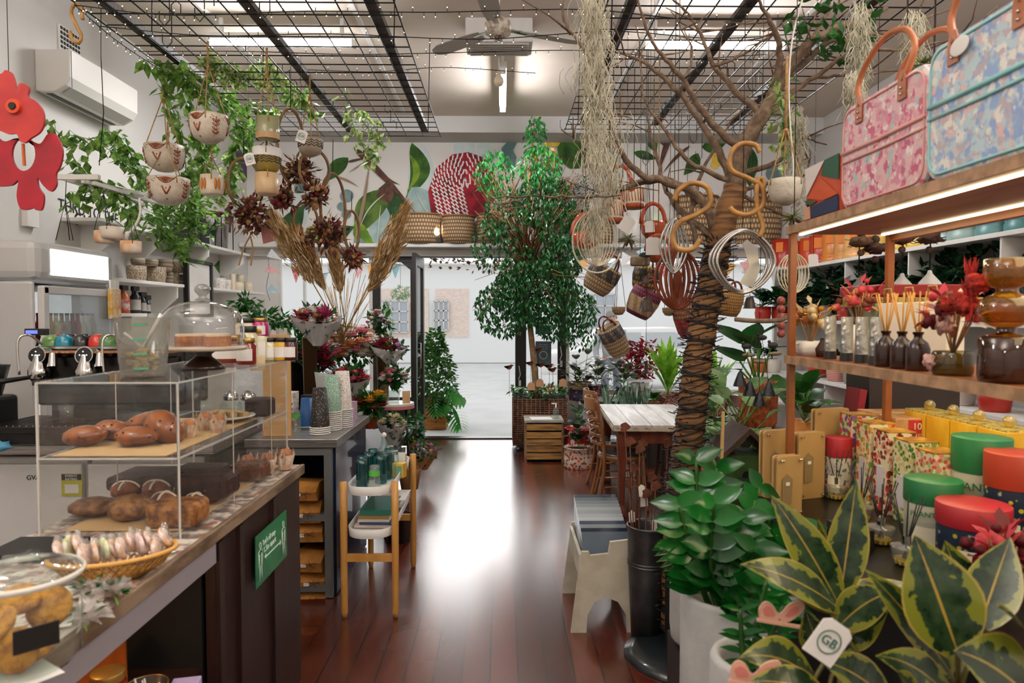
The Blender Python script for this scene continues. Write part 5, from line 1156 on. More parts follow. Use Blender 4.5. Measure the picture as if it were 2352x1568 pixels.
c=P(772,905,4.6);o=MB().prism([(-.09,0),(.12,0),(.02,.3),(-.14,.32)],(c.x-.02,4.62,ZB),(1,0,0),(0,.12,1),.006).build('counter_screen',glassM('frosted_sheet','#dfe3e0',.8,.5,'#cfcfcb'));tag(o,'leaning frosted clear sheet at the back of the steel bench','screen')
c=P(800,958,4.35);t=thing('soap_box','lilac card box with a pale blue label at the right bench edge','box',(c.x,c.y,ZB),R(8));MB().box((0,0,.055),(.075,.07,.11)).build('box_body',M('lilac_box','#b695b8',.5),t,world=False,bev=.002);MB().box((.008,-.036,.06),(.05,.002,.055)).build('box_label',M('pale_blue','#9fc4c6',.5),t,world=False)
o=MB().box((P(805,920,4.6).x,4.62,ZB+.06),(.07,.06,.12)).build('pink_box',M('dusty_lilac','#a98a9c',.6));tag(o,'small dusty pink box behind the lilac box','box')
c=P(712,925,4.5);o=MB().box((c.x,c.y,ZB+.09),(.1,.08,.18)).build('black_box',M('black_card','#17151a',.5));tag(o,'black card box behind the blue cups','box')
c=P(650,905,4.4);t=thing('floral_tin','white floral printed square tin on the bench behind the pastry case','tin',(c.x,c.y,ZB));MB().box((0,0,.12),(.17,.12,.18)).build('tin_body',patternM('white_floral','#ddd6ce',['#a85a4a','#5a4a4a'],45,.3),t,world=False,bev=.004);MB().box((0,0,.0),(.171,.121,.06)).build('tin_base',M('tin_red','#8a4a3a',.5),t,world=False)
for i,px in enumerate((395,460,530,570)):
 c=P(px,900,4.0);t=thing('apothecary_jar',['glass jar with a silver lid behind the middle of the pastry case, leftmost','glass jar with a silver lid second from the left behind the case','glass jar with a blue base third behind the case','dark filled glass jar rightmost behind the case'][i],'jar',(c.x,c.y,.966),0,'glass jars behind the pastry case')
 MB().lathe([(.001,0),(.055,0),(.06,.02),(.06,.14),(.04,.17)],(0,0,0),20).build('jar_body',GJ,t,world=False);MB().lathe([(.042,.168),(.045,.19),(.02,.22),(.001,.225)],(0,0,0),20).build('lid',CHROME,t,world=False)
 MB().cyl((0,0,.006),(0,0,.1),.05).build('contents',[PAPER,M('oats','#b8a078',.8),M('blue_sky','#6aa6c8',.6),M('beans','#3a2a22',.8)][i],t,world=False)
 # ---- trolley ----
BAM=M('bamboo_wood','#c48f4a',.45,c2='#b07c38',sc=4,stretch=(3,3,.5))
tr=thing('serving_trolley','white tray trolley with bamboo legs holding teal glasses','trolley',(-.715,4.0,0))
lx=(-.855,-.58)
for x in lx:
 for y in(3.64,4.38):MB().lathe([(.0,0),(.013,0),(.018,.03),(.02,.5),(.02,.735),(.001,.737)],(x,y,0),14).build('leg',BAM,tr)
for y in(3.64,4.38):MB().box((-.7175,y,.325),(.25,.018,.04)).build('cross_rail',BAM,tr)
def rrect(w_,l_,r_,n=6):
 out=[]
 for cx_,cy_,a0 in((w_/2-r_,l_/2-r_,0),(-w_/2+r_,l_/2-r_,90),(-w_/2+r_,-l_/2+r_,180),(w_/2-r_,-l_/2+r_,270)):
  out+=[(cx_+r_*math.cos(R(a0+90*i/n)),cy_+r_*math.sin(R(a0+90*i/n)))for i in range(n+1)]
 return out
def tray(z,nm):
 m=MB();o_=rrect(.235,.84,.1);m.prism(o_,(-.7175,4.01,z),(1,0,0),(0,1,0),.006)
 n=len(o_);vs=[(-.7175+x,4.01+y,z)for x,y in o_]+[(-.7175+x*1.04,4.01+y*1.012,z+.045)for x,y in o_]+[(-.7175+x*1.0,4.01+y*1.0,z+.045)for x,y in o_]+[(-.7175+x*.97,4.01+y*.99,z+.004)for x,y in o_]
 m.add(vs,[(k*n+i,k*n+(i+1)%n,(k+1)*n+(i+1)%n,(k+1)*n+i)for k in range(3)for i in range(n)],0,True);m.build(nm,M('white_tray','#d8d6d2',.3),tr)
tray(.675,'top_tray');tray(.445,'lower_tray')
TEAL=glassM('teal_glass','#5fa0a0',2.2,.12,'#3d8a8c');CLR=glassM('clear_tumbler','#dfeeea',2.0,.05)
def glassthing(x,y,z,r,h,mat,lb,n=1,grp='stacked drinking glasses on the trolley'):
 t=thing('drinking_glass',lb,'glass',(x,y,z),0,grp)
 pr=[(r,0),(r*.98,h*.02)]+[(r*(.98-.16*q/6),h*q/6)for q in range(1,7)]+[(r*.7,h),(.001,h)]
 MB().lathe(pr,(0,0,0),20).build('glass_wall',mat,t,world=False)
 MB().lathe([(r*.3,h*.985),(r*.79,h*.99),(r*.79,h),(r*.3,h)],(0,0,0),20).build('glass_foot',M('glass_foot','#cfd8d4',.2),t,world=False)
 for k in range(3):MB().lathe([(r*(1-.02*k)*1.01,.006+k*.02),(r*(1-.02*k)*1.015,.008+k*.02)],(0,0,0),20).build('glass_ring',mat,t,world=False)
zt3=.6815
rowt=['nearest left teal tumbler on the trolley','teal tumbler behind the nearest left one','teal tumbler third in the left row','teal tumbler at the back of the left row','nearest tumbler of the right teal row','teal tumbler second in the right row','teal tumbler third in the right row','teal tumbler at the back of the right row','clear tumbler furthest right']
for i,(x,y)in enumerate(((-.775,3.73),(-.79,3.83),(-.775,3.93),(-.77,4.03),(-.69,3.84),(-.68,3.94),(-.675,4.04),(-.69,4.13),(-.64,3.98))):glassthing(x,y,zt3,.034,.155,TEAL if i<7 else CLR,rowt[i])
t=thing('clear_cup_stack','small clear plastic cups with a green band at the trolley front','cups',(-.7,3.7,zt3));MB().lathe([(.033,0),(.034,.005),(.027,.11),(.026,.13),(.001,.131)],(0,0,0),20).build('domed_cup',CUPP,t,world=False);MB().lathe([(.0305,.075),(.029,.1)],(0,0,0),20).build('green_band',M('cup_green','#4fae3c',.4),t,world=False)
c=P(882,980,4.2);t=thing('glass_bottle','round clear stoppered bottle behind the tumblers','bottle',(c.x,c.y,zt3));MB().lathe([(.001,0),(.045,0),(.05,.03),(.05,.1),(.02,.14),(.016,.19),(.02,.2)],(0,0,0),24).build('bottle_body',CLR,t,world=False);MB().ball((0,0,.21),.016,0,10).build('stopper',PAPER,t,world=False)
t=thing('glass_bottle','square clear bottle with a pale label behind the tumblers','bottle',(-.62,4.18,zt3));MB().box((0,0,.07),(.05,.05,.14)).build('bottle_body',CLR,t,world=False);MB().box((0,-.026,.07),(.045,.002,.08)).build('bottle_label',PAPER,t,world=False)
c=P(917,1035,3.98);t=thing('tea_box','small yellow card box with a green label on the right of the trolley tray','box',(c.x,c.y,zt3),R(-15));MB().box((0,0,.042),(.07,.055,.084)).build('box_body',M('tea_yellow','#c9a23f',.5),t,world=False,bev=.003);MB().box((.005,-.0285,.045),(.045,.002,.05)).build('box_label',M('tea_green','#6f9c7a',.5),t,world=False)
bz=.452
for i,(col,w_,th,off,lb)in enumerate((('#c9b8b0',.2,.012,0,'grey and pink magazine at the bottom of the trolley shelf pile'),('#2c4a72',.18,.01,.02,'blue covered magazine in the trolley shelf pile'),('#d8d0c4',.17,.012,-.005,'white booklet in the middle of the trolley pile'),('#9c7a4a',.17,.016,.0,'brown spined book in the trolley pile'),('#2a7a6c',.175,.03,.005,'thick teal spined book on top of the trolley pile'))):
 t=thing('book',lb,'book',(-.715+off,3.9+i*.015,bz),rnd(-.06,.06),'books and magazines on the trolley shelf');MB().box((0,0,th/2),(w_,.3,th*.7)).build('pages',PAPER,t,world=False)
 MB().box((-.002,0,th*.92),(w_+.006,.305,th*.14)).box((-.002,0,th*.07),(w_+.006,.305,th*.14)).box((0,-.152,th/2),(w_+.004,.003,th)).build('cover',M('cover'+col,col,.4),t,world=False);bz+=th+.001
t=thing('picture_card','white photo print lying over the books on the trolley shelf','print',(-.66,4.15,.53));MB().box((0,0,0),(.16,.24,.004)).build('print',PAPER,t,world=False)
bucket(915,1115,4.9,70,60,M('dark_metal_bowl','#3c302a',.4,.5),'dark metal bowl on the floor beyond the trolley',z=.001)
pot_=P(940,985,5.6);t=thing('potted_peperomia','small round leaved green plant beside the open door','plant',(pot_.x,pot_.y,.2));mb=MB();crown(mb,pot_,(.12,.12,.1),60,.08,.9);mb.build('foliage',GREENM,t);MB().lathe([(.001,0),(.07,0),(.1,.18)],(0,0,0),16).build('paper_wrap',M('kraft_wrap','#a87c4e',.8),t,world=False)
# ================= bunting, outdoor plants at the door =================
BUN_=[M('flag_red','#b8404a',.8,c2='#d8a0a0',sc=60),M('flag_blue','#7fa2b4',.8,c2='#c2d0d0',sc=80),M('flag_mustard','#c8934a',.8,c2='#d8b27a',sc=90),M('flag_teal','#5a93a0',.8,c2='#8fb8bc',sc=90),M('flag_pink','#d09090',.8,c2='#dcb4b0',sc=70),M('flag_pale','#b4bcc8',.8,c2='#d8cfc4',sc=70)]
def bunting(pts,Y,flags,lb,s=1):
 t=thing('bunting',lb,'bunting',P(*pts[0],Y));sp=spline([P(x,y,Y)for x,y in pts],8);MB().tube(sp,.004,5).build('string',M('bunting_string','#6d7a88',.8),t)
 for i,(x,y,w_,h_,ci,rot)in enumerate(flags):
  c=P(x,y,Y);W_=w_*S(Y);H_=h_*S(Y);a=R(rot)
  MB().prism([(-W_/2,0),(W_/2,0),(0,-H_)],c,(math.cos(a),.1,math.sin(a)),(-math.sin(a),.05,math.cos(a)),.002).build('flag',BUN_[ci],t)
bunting([(645,590),(690,608),(740,628),(800,612),(870,603),(950,612)],8.3,[(680,612,24,38,0,0),(740,628,26,34,1,0),(765,622,18,26,5,10),(825,607,24,34,4,-8),(852,608,20,36,2,0),(884,610,22,36,2,0),(908,607,24,32,3,0),(710,618,16,24,5,0)],'fabric bunting strung across the left shop window')
bunting([(1315,590),(1360,600),(1400,606),(1468,562),(1500,598),(1560,615),(1640,620),(1700,596),(1760,612),(1840,600)],7.8,[(1362,602,28,40,4,0),(1402,604,28,34,1,-12),(1442,585,30,34,5,-30),(1475,570,34,40,1,30),(1520,606,26,34,0,10),(1610,620,26,34,4,0),(1640,620,22,30,5,0),(1680,604,28,34,2,-20),(1712,600,28,42,4,10),(1775,610,26,36,5,0),(1340,596,22,26,2,10)],'fabric bunting strung across the right shop window')
bunting([(615,580),(618,620),(612,660),(620,690)],8.2,[(618,580,22,34,5,60),(612,615,22,36,4,70),(618,660,20,30,1,60)],'bunting end hanging down beside the left window')
def monleaf(mb,p,d,L,W,mi=0):
 """split leaf"""
 d=Vector(d).normalized();sd=d.cross(Vector((0,-1,.3))).normalized()
 mb.leaf(p,d,L,W*.22,mi,.1,.1,4)
 for k in range(7):
  t=.08+k*.125;b=Vector(p)+d*L*t;w_=W/2*math.sin(PI*min(1,t*.8+.2))**.6
  for s in(-1,1):mb.leaf(b,(sd*s+d*(.15+.9*t)),w_*1.15,L*.19,mi,.25,.1,3)
c=P(1000,960,10.0)
t=thing('ivy_planter','orange wooden box with tumbling ivy just outside the open door','planter',(c.x,c.y,-.01))
MB().box((0,0,.22),(.34,.34,.44)).build('wooden_box',M('orange_timber','#b5722c',.7,c2='#8f551e',sc=5,stretch=(1,1,6)),t,world=False)
mb=MB()
for k in range(1500):
 u=rnd(0,1);zc=.12+1.2*u;r=.1+.2*math.sin(PI*min(1,u*1.1));d=rdir();p=Vector((c.x+d.x*r+(.05 if u<.3 else 0),c.y+d.y*r,zc+d.z*.15));mb.sleaf(p,d+Vector((0,0,-.4)),rnd(.05,.09),.065,k%2)
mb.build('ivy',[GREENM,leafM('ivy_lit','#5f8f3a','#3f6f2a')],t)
t=thing('monstera','monstera with two large split leaves reaching into the doorway','plant',(c.x+.1,9.9,.4))
ML=leafM('monstera_leaf','#3f8f3a','#57a548');mb=MB();mb2=MB()
for(x,y,tx,ty,L)in((1025,880,1080,925,.42),(1000,905,1005,960,.36),(1040,935,1060,985,.38),(1000,930,1040,930,.3)):
 a=P(x,y,9.8);b=P(tx,ty,9.6);monleaf(mb,a,b-a,L,L*.9);mb2.tube([(c.x,c.y,.5),tuple(a)],.008,5)
mb.build('split_leaf',ML,t);mb2.build('stem',LGREEN,t)
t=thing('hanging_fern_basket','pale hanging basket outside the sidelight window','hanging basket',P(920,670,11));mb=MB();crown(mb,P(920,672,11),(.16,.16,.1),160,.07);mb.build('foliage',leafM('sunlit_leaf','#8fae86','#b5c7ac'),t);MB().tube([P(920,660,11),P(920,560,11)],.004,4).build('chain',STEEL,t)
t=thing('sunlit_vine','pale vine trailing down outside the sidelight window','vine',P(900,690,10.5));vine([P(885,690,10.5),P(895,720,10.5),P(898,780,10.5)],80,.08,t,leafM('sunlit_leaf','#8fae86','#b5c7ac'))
t=thing('leaf_garland','garland of dried brown leaves along the top of the doorway','garland',P(980,600,9.3));mb=MB();sp=[P(978,592,9.3),P(1060,588,9.3),P(1180,590,9.3)];mb.tube(sp,.004,4)
for k in range(70):p=P(rnd(980,1185),590+abs(random.gauss(0,14)),9.3);mb.sleaf(p,rdir(-1,.3),rnd(.05,.1),.06)
mb.build('dried_leaf',M('sun_bleached_leaf','#a08a66',.8,c2='#7a5f42',sc=9),t)
t=thing('parked_car','washed out silver car parked across the doorway','car',(2.9,15.5,-.02))
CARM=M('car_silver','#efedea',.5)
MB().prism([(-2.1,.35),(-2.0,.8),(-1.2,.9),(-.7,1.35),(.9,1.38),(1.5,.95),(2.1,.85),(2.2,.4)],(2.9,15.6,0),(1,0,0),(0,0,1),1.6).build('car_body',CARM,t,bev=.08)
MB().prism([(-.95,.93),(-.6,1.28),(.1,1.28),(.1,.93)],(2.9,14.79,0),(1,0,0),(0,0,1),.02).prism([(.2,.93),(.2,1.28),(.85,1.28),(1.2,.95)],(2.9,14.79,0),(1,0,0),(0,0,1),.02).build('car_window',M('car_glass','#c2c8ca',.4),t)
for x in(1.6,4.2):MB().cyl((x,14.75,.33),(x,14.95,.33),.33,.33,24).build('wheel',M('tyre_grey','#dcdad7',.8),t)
BUL=M('fairy_bulb','#ffe9c4',.5,emit=2.5)
def fairy(pts,lb,n=24):
 t=thing('fairy_lights',lb,'fairy lights',P(*pts[0]));sp=spline([P(*p)for p in pts],12);MB().tube(sp,.0028,4).build('cable',WIRE,t)
 mb=MB()
 for k in range(n):p=sp[int((k+.5)*(len(sp)-1)/n)];d=Vector((0,0,-.02 if k%3 else.02));mb.tube([p,p+d],.002,4,1);mb.ball(p+d*1.2,.003,0,6)
 tag(mb.build('bulb',[BUL,WIRE],t),kind='stuff')
fairy([(172,12,3.5),(400,35,3.5),(700,26,3.55),(1000,28,3.6),(1340,22,3.6),(1600,45,3.5),(1880,38,3.5)],'nearest string of fairy lights swagged right across the ceiling',70)
fairy([(225,60,3.8),(480,82,3.8),(760,78,3.9),(1100,90,3.9),(1400,72,3.9),(1640,88,3.9),(1860,76,3.9)],'second string of fairy lights across the ceiling in front of the fan',64)
fairy([(320,118,4.4),(560,118,4.4),(800,125,4.4),(1000,122,4.4),(1340,116,4.4),(1560,135,4.4),(1760,125,4.4)],'third string of fairy lights below the ceiling lights',56)
fairy([(172,12,3.5),(270,95,4.0),(380,168,4.6),(420,200,4.9)],'string of fairy lights wound along the left edge of the wire grid',34)
fairy([(700,160,5.2),(860,165,5.2),(1020,155,5.2),(1230,168,5.2)],'short far string of fairy lights behind the fan',26)
# ================= RIGHT: fig tree, crate, table and chairs =================
WICK=weaveM('brown_wicker','#6b4630','#2a1810',60);WICK2=weaveM('pale_wicker','#c0a078','#54391f',44);
pl0,pl1=P(1179,925,8.1),P(1303,925,8.1)
xm,wd_=(pl0.x+pl1.x)/2,pl1.x-pl0.x
t=thing('wicker_planter','square brown wicker planter on castors holding the fig tree','planter',(xm,8.42,0))
m=MB();a_=wd_/2;b_=.3
for k in range(22):
 z=.09+k*.0255;m.tube([(xm-a_,8.42-b_,z),(xm+a_,8.42-b_,z),(xm+a_,8.42+b_,z),(xm-a_,8.42+b_,z)],.0125,6,close=True)
for x in[xm-a_+wd_*i/12 for i in range(13)]:m.tube([(x,8.42-b_-.004,.07),(x,8.42-b_-.004,.65)],.006,5)
m.build('woven_side',M('wicker_cane','#5a3a28',.8,c2='#7a5238',sc=25,bump=.4),t)
MB().box((xm,8.42,.36),(wd_-.02,.58,.55)).build('liner',M('liner_black','#17120f',.9),t)
for x in(xm-a_+.06,xm+a_-.06):MB().cyl((x-.012,8.2,.03),(x+.012,8.2,.03),.03,.03,16).bar((x,8.2,.03),(x,8.2,.09),.012).build('castor',STEEL,t)
t=thing('planter_hosta','leafy green underplanting filling the top of the wicker planter','plant',(xm,8.42,.64));mb=MB()
for k in range(190):p=Vector((xm+rnd(-a_,a_),8.42+rnd(-b_,b_),.64+rnd(0,.08)));mb.leaf(p,rdir(.2,1),rnd(.09,.17),.05,k%2,.5,.15,3)
mb.build('foliage',[GREENM,LGREEN],t)
ft=thing('weeping_fig_tree','tall weeping fig tree in the wicker planter reaching the ceiling beside the doorway','tree',(xm,8.4,.62))
TR=M('pale_fig_bark','#a58a66',.8,c2='#8a6e4e',sc=20,bump=.3)
tp=[P(1232,915,8.3),P(1228,850,8.25),P(1221,780,8.2),P(1212,700,8.2),P(1205,640,8.2),P(1215,560,8.2)]
MB().tube(spline(tp,5),[.045-.0009*i for i in range(26)],10).build('trunk',TR,ft)
mb=MB();tb=M('fig_twig','#7d4d26',.8,c2='#96683a',sc=30)
for k in range(120):
 b=P(1212+rnd(-14,14),rnd(560,650),8.15);e=P(1215+rnd(-150,150),rnd(360,500),8.1+rnd(-.5,.3));mb.tube([b,b.lerp(e,.5)+Vector((0,0,.08)),e],[.008,.005,.003],4)
for k in range(60):
 b=P(1210+rnd(-8,8),rnd(600,700),8.2);e=P(1230+rnd(-150,150),rnd(600,740),8.1+rnd(-.5,.3));mb.tube([b,b.lerp(e,.6)+Vector((0,0,.1)),e],[.008,.005,.003],4)
mb.tube([P(1215,480,8.1),P(1224,330,8.1),P(1228,262,8.0)],[.012,.008,.003],5)
mb.build('branch',tb,ft)
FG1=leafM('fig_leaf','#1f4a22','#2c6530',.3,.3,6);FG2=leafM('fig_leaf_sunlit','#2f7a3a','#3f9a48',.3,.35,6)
mb=MB()
def zone(x0,x1,y0,y1,n,mi=0,dy=.45,L=.07,f=None):
 k=0
 while k<n:
  u,v=rnd(-1,1),rnd(-1,1)
  if u*u+v*v>1:continue
  k+=1;px,py=(x0+x1)/2+u*(x1-x0)/2,(y0+y1)/2+v*(y1-y0)/2
  p=P(px,py,8.15+rnd(-dy,dy*.5));mb.sleaf(p,rdir(-1,.1)+Vector((0,0,-.8)),L*rnd(.8,1.3),L*rnd(.4,.6),mi)
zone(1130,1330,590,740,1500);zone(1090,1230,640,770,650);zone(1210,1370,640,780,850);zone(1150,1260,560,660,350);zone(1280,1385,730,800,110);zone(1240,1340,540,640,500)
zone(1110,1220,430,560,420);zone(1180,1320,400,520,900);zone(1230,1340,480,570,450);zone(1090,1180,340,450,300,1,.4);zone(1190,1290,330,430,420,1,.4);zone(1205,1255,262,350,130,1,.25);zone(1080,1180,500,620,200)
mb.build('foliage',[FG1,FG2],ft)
mb=MB();zone(1225,1285,325,380,60,0,.2);mb.build('yellow_leaf',leafM('fig_yellow','#c8a23a','#dcc060'),ft)
def ledge(px,w,h,mat,lb,name='wicker_basket',cat='basket',Y=8.86,sq=.7,rim=True):
 c=P(px,560,Y);r=w*S(Y)/2;hh=h*S(Y);t=thing(name,lb,cat,(c.x,c.y,2.556))
 MB().lathe([(.001,0),(r*.92,0),(r*.98,hh*.3),(r,hh),(r-.012,hh),(r*.9,.02),(.001,.015)],(0,0,0),28,sy=min(1,.17/r),ulen=1).build('basket_body',mat,t,world=False)
 if rim:MB().tube([(r*math.cos(a),min(r,.17)*math.sin(a),hh)for a in arc(30,0,6.07)],.012,6,close=True).build('rim',M('cane_rim','#8c6a48',.7),t,world=False)
 return t
ledge(966,92,66,WICK2,'wide pale wicker basket on the ledge at the left of the doorway');t=ledge(1052,76,62,WICK2,'wicker basket lit by a small spotlight on the ledge below the red painted flower');ledge(1120,50,66,WICK2,'wicker basket on the ledge half hidden by the fig tree')
ledge(1335,60,72,WICK2,'wicker basket on the ledge behind the orange hanging planter');ledge(1385,46,70,WICK2,'narrow wicker basket on the ledge under the moss');ledge(1600,96,108,WICK2,'large wicker basket on the ledge behind the cane hooks');ledge(1740,110,96,WICK2,'large wicker basket on the ledge right of the tree trunk')
o=MB().box((P(1003,552,8.8).x,8.8,2.60),(.12,.05,.07)).build('spotlight',BLACK,bev=.005);tag(o,'small black spotlight sitting on the ledge between two baskets','spotlight')
c=P(1003,552,8.78);lamp('spotlight_beam','SPOT',(c.x,8.72,2.66),(R(125),0,R(0)),25,(1,.97,.9),spot_size=R(80),spot_blend=.6)
t=thing('dark_foliage','dark fine leaved plant on the ledge behind the fig crown','plant',P(1340,500,8.8));mb=MB();crown(mb,P(1330,470,8.8),(.45,.2,.42),1300,.04,.5);mb.build('foliage',DGREEN,t)
ca=P(1208,965,7.55);cb=P(1292,965,7.55);xm2=(ca.x+cb.x)/2;w2=cb.x-ca.x
t=thing('wooden_crate','upturned yellow brown slatted crate in front of the wicker planter','crate',(xm2,7.75,0));CW=M('crate_slat','#a87a3a',.7,c2='#6a4a24',sc=4,stretch=(1,1,8),bump=.3)
zs_=[.05,.13,.2,.27,.34,.42]
for z in(.045,.125,.2,.28,.37):MB().box((xm2,7.56,z+.02),(w2-.02,.012,.068)).build('slat',CW,t)
for x in(xm2-w2/2,xm2+w2/2):MB().box((x,7.75,.22),(.02,.38,.44)).build('crate_end',M('crate_end','#6b4c2c',.8,c2='#8a6a42',sc=8),t)
MB().box((xm2,7.75,.455),(w2+.03,.4,.025)).build('crate_top',M('grey_timber','#8f877c',.7,c2='#a8a094',sc=6),t);MB().box((xm2,7.77,.2),(w2-.04,.34,.38)).build('crate_inside',BLACK,t)
o=MB().box((xm2-.03,7.68,.472),(.24,.2,.006),rz=.1).build('clipboard',PAPER);tag(o,'white clipboard sheet lying on the wooden crate','clipboard')
c=P(1277,950,7.65);t=thing('pump_bottle','clear pump bottle of hand sanitiser on the wooden crate','bottle',(c.x,7.66,.476));MB().lathe([(.001,0),(.032,0),(.034,.01),(.034,.09),(.014,.12)],(0,0,0),20).build('bottle_body',CLR,t,world=False);MB().cyl((0,0,.12),(0,0,.16),.01).box((-.02,0,.165),(.06,.014,.012)).build('pump',PAPER,t,world=False)
def rbird(px,py,Y,lb,base_z=.66):
 c=P(px,py,Y);t=thing('rusty_bird_stake',lb,'garden stake',(c.x,c.y,base_z))
 MB().prism([(-.045,0),(-.02,.03),(.0,.03),(.02,.045),(.035,.04),(.055,.035),(.035,.02),(.02,-.01),(-.01,-.02),(-.03,-.01),(-.07,.02)],c,(1,0,0),(0,0,1),.008).build('bird',M('rusty_metal','#6b3a22',.8,c2='#4f2a1a',sc=30),t);MB().tube([(c.x,c.y,base_z),tuple(c)],.003,4).build('rod',WIRE,t)
gbd='rusty bird stakes in the wicker planter'
for(x,y,lb)in((1170,845,'rusty bird stake at the left edge of the wicker planter'),(1219,836,'rusty bird stake just left of the fig trunk'),(1236,806,'highest rusty bird stake right of the fig trunk'),(1243,840,'rusty bird stake below the highest one'),(1262,843,'rusty bird stake second from the right'),(1270,851,'rightmost rusty bird stake')):rbird(x,y,8.2,lb)
for(x,y,lb)in((1220,888,'tan wooden arch ornament at the left of the trunk'),(1240,880,'paler wooden arch ornament behind the trunk'),(1293,880,'wooden arch ornament by the dark window post')):
 c=P(x,y,8.15);o=MB().prism([(-.045,0)]+[(.045*math.cos(a),.05+.045*math.sin(a))for a in arc(12,PI,0)][::1]+[(.045,0)],c-Vector((0,0,.04)),(1,0,0),(0,0,1),.015).build('arch_ornament',M('light_arch_wood','#b98a64',.6));tag(o,lb,'ornament')
c=P(1248,812,YF-.01);t=thing('window_notice','grey blue customer notice stuck inside the sidelight','notice',(c.x,YF-.012,c.z-.16));MB().box((c.x,YF-.012,c.z),(.21,.004,.33)).build('sheet',M('notice_slate','#5f6f78',.6),t)
WHT=M('notice_white','#dfe6e6',.6)
for i,tx in enumerate(('Face masks','must be worn','in this cafe')):text(tx,.024,(c.x,YF-.016,c.z+.12-.028*i),(1,0,0),(0,0,1),WHT,t)
MB().tube([(c.x+.05*math.cos(a),YF-.016,c.z-.02+.05*math.sin(a))for a in arc(24,0,6.0)],.006,5,close=True).build('printed_ring',WHT,t)
c=P(1248,757,YF-.01);o=MB().box((c.x,YF-.012,c.z),(.21,.004,.12)).build('green_notice',M('notice_green','#2f6a58',.5));tag(o,'green header notice above the grey blue one in the sidelight','notice')
for(x,y)in((1192,860),(1287,815)):
 o=MB().tube([P(x,y-20,8.9),P(x+3,y,8.9),P(x-1,y+12,8.9)],.006,5).box(P(x+2,y+20,8.9),(.03,.004,.08)).build('hanging_key_tag',PAPER);tag(o,'white key tag hanging on the dark door post, the %s one'%('left' if x<1200 else 'right'),'tag')
 # ---- plant bench behind the table: fabric planters ----
t=thing('plant_bench','low white plant bench under the right shop window','bench',(2.1,8.3,0));MB().box((2.2,8.35,.6),(2.6,.75,.03)).build('bench_top',WHITE,t)
for x in(.98,2.2,3.4):MB().box((x,8.05,.29),(.05,.05,.58)).box((x,8.65,.29),(.05,.05,.58)).build('leg',WHITE,t)
FN=patternM('navy_floral_fabric','#1d2236',['#b8403a','#8f4a3a'],16,.28);FS=stripeM('rainbow_arc_fabric',['#5a2428','#c98a5a','#2a2a44','#a84a3a','#d8c0a0','#4a1c24'],9,2,wob=3.5);FO=patternM('orange_tree_fabric','#dcc5b4',['#cf5a24','#b83a24','#4a6a3a'],18,.33);FR=patternM('red_floral_fabric','#a82a24',['#dcd0c4','#8a1a1c'],14,.42)
def fpot(px,py,Y,w,h,mat,lb,z,group='fabric pots on the window bench',cat='pot'):
 c=P(px,py,Y);r=w*S(Y)/2;hh=h*S(Y);t=thing('fabric_pot',lb,cat,(c.x,c.y,z),0,group)
 MB().lathe([(.001,0),(r*.95,0),(r,.01),(r*1.02,hh*.5),(r,hh*.97),(r*1.03,hh*.98),(r*1.0,hh),(r*.93,hh*.97),(r*.92,hh*.85),(.001,hh*.85)],(0,0,0),24).build('fabric_sleeve',mat,t,world=False)
 MB().cyl((0,0,hh*.86),(0,0,hh*.88),r*.91,r*.91,20).build('soil',SOIL,t,world=False);return c,z+hh*.88
def leafy(c,z,n,L,W,mat,lb,spread=1,up=.5,droop=.4,name='potted_plant',stems=True,h=0,rows=4,mats=None,cat='plant',fold=.2,tw=.05):
 t=thing(name,lb,cat,(c.x,c.y,z));mb=MB();ms=MB()
 for k in range(n):
  a=k*2.4+rnd(-.3,.3);e=rnd(up-.3,up+.45);d=Vector((math.cos(a)*math.cos(e),math.sin(a)*math.cos(e),math.sin(e)));d.x=-abs(d.x)*.9 if c.x>3.3 else d.x;b=Vector((c.x,c.y,z+.01))+Vector((0,0,h*k/n));l=L*rnd(.7,1.1)
  q=b+d*(tw*spread);ms.tube([b,q],.004,4);mb.leaf(q,d,l,W*rnd(.8,1.15),0,droop,fold,rows)
 mb.build('foliage',mats or mat,t)
 if stems:ms.build('stem',LGREEN,t)
 return t
RUB=leafM('rubber_plant_dark','#2c3a24','#4f4a38',.3,.2,8)
GRY=leafM('grey_green_leaf','#6a7d64','#8a9a80',.5,.3,10)
zb=.617
for(x,y,w,h,mt,lb)in((1335,895,56,26,FN,'navy floral fabric pot at the left of the window bench'),(1372,890,44,34,FN,'second navy floral fabric pot along the window bench'),(1432,885,34,30,FN,'navy floral fabric pot with a plant behind the table')):
 c,z=fpot(x,y,8.2,w,h,mt,lb,zb);leafy(c,z,15,.2,.09,RUB,'dark rubber plant in the %s navy floral pot'%('leftmost' if x==1335 else 'middle' if x==1372 else 'rightmost'),up=.6,h=.22,spread=2)
c,z=fpot(1534,905,7.6,72,50,FS,'large striped arc fabric pot on a stand behind the table',.52);
DRA=leafM('dracaena_lime','#8fc23a','#5f9a2c',.3,.45,14)
leafy(c,z,26,.62,.085,DRA,'bright lime striped dracaena behind the table left of the tree trunk',up=1.1,droop=.25,fold=.3,rows=6,h=.2)
c2,z=fpot(1502,915,7.5,40,40,FS,'small striped arc fabric pot left of the large one',.5);leafy(c2,z,12,.2,.06,GREENM,'small green plant in the small striped pot',up=.8)
c,z=fpot(1640,900,7.6,60,50,FS,'striped arc fabric pot right of the tree trunk',.52);leafy(c,z,18,.6,.08,DRA,'lime dracaena right of the tree trunk',up=1.15,droop=.25,rows=6)
MB
t=thing('stand_block','dark pedestal under the striped pots behind the table','stand',(1.85,7.55,0));MB().box((1.95,7.6,.25),(.85,.45,.5)).build('pedestal',M('dark_table','#2d221b',.5),t)
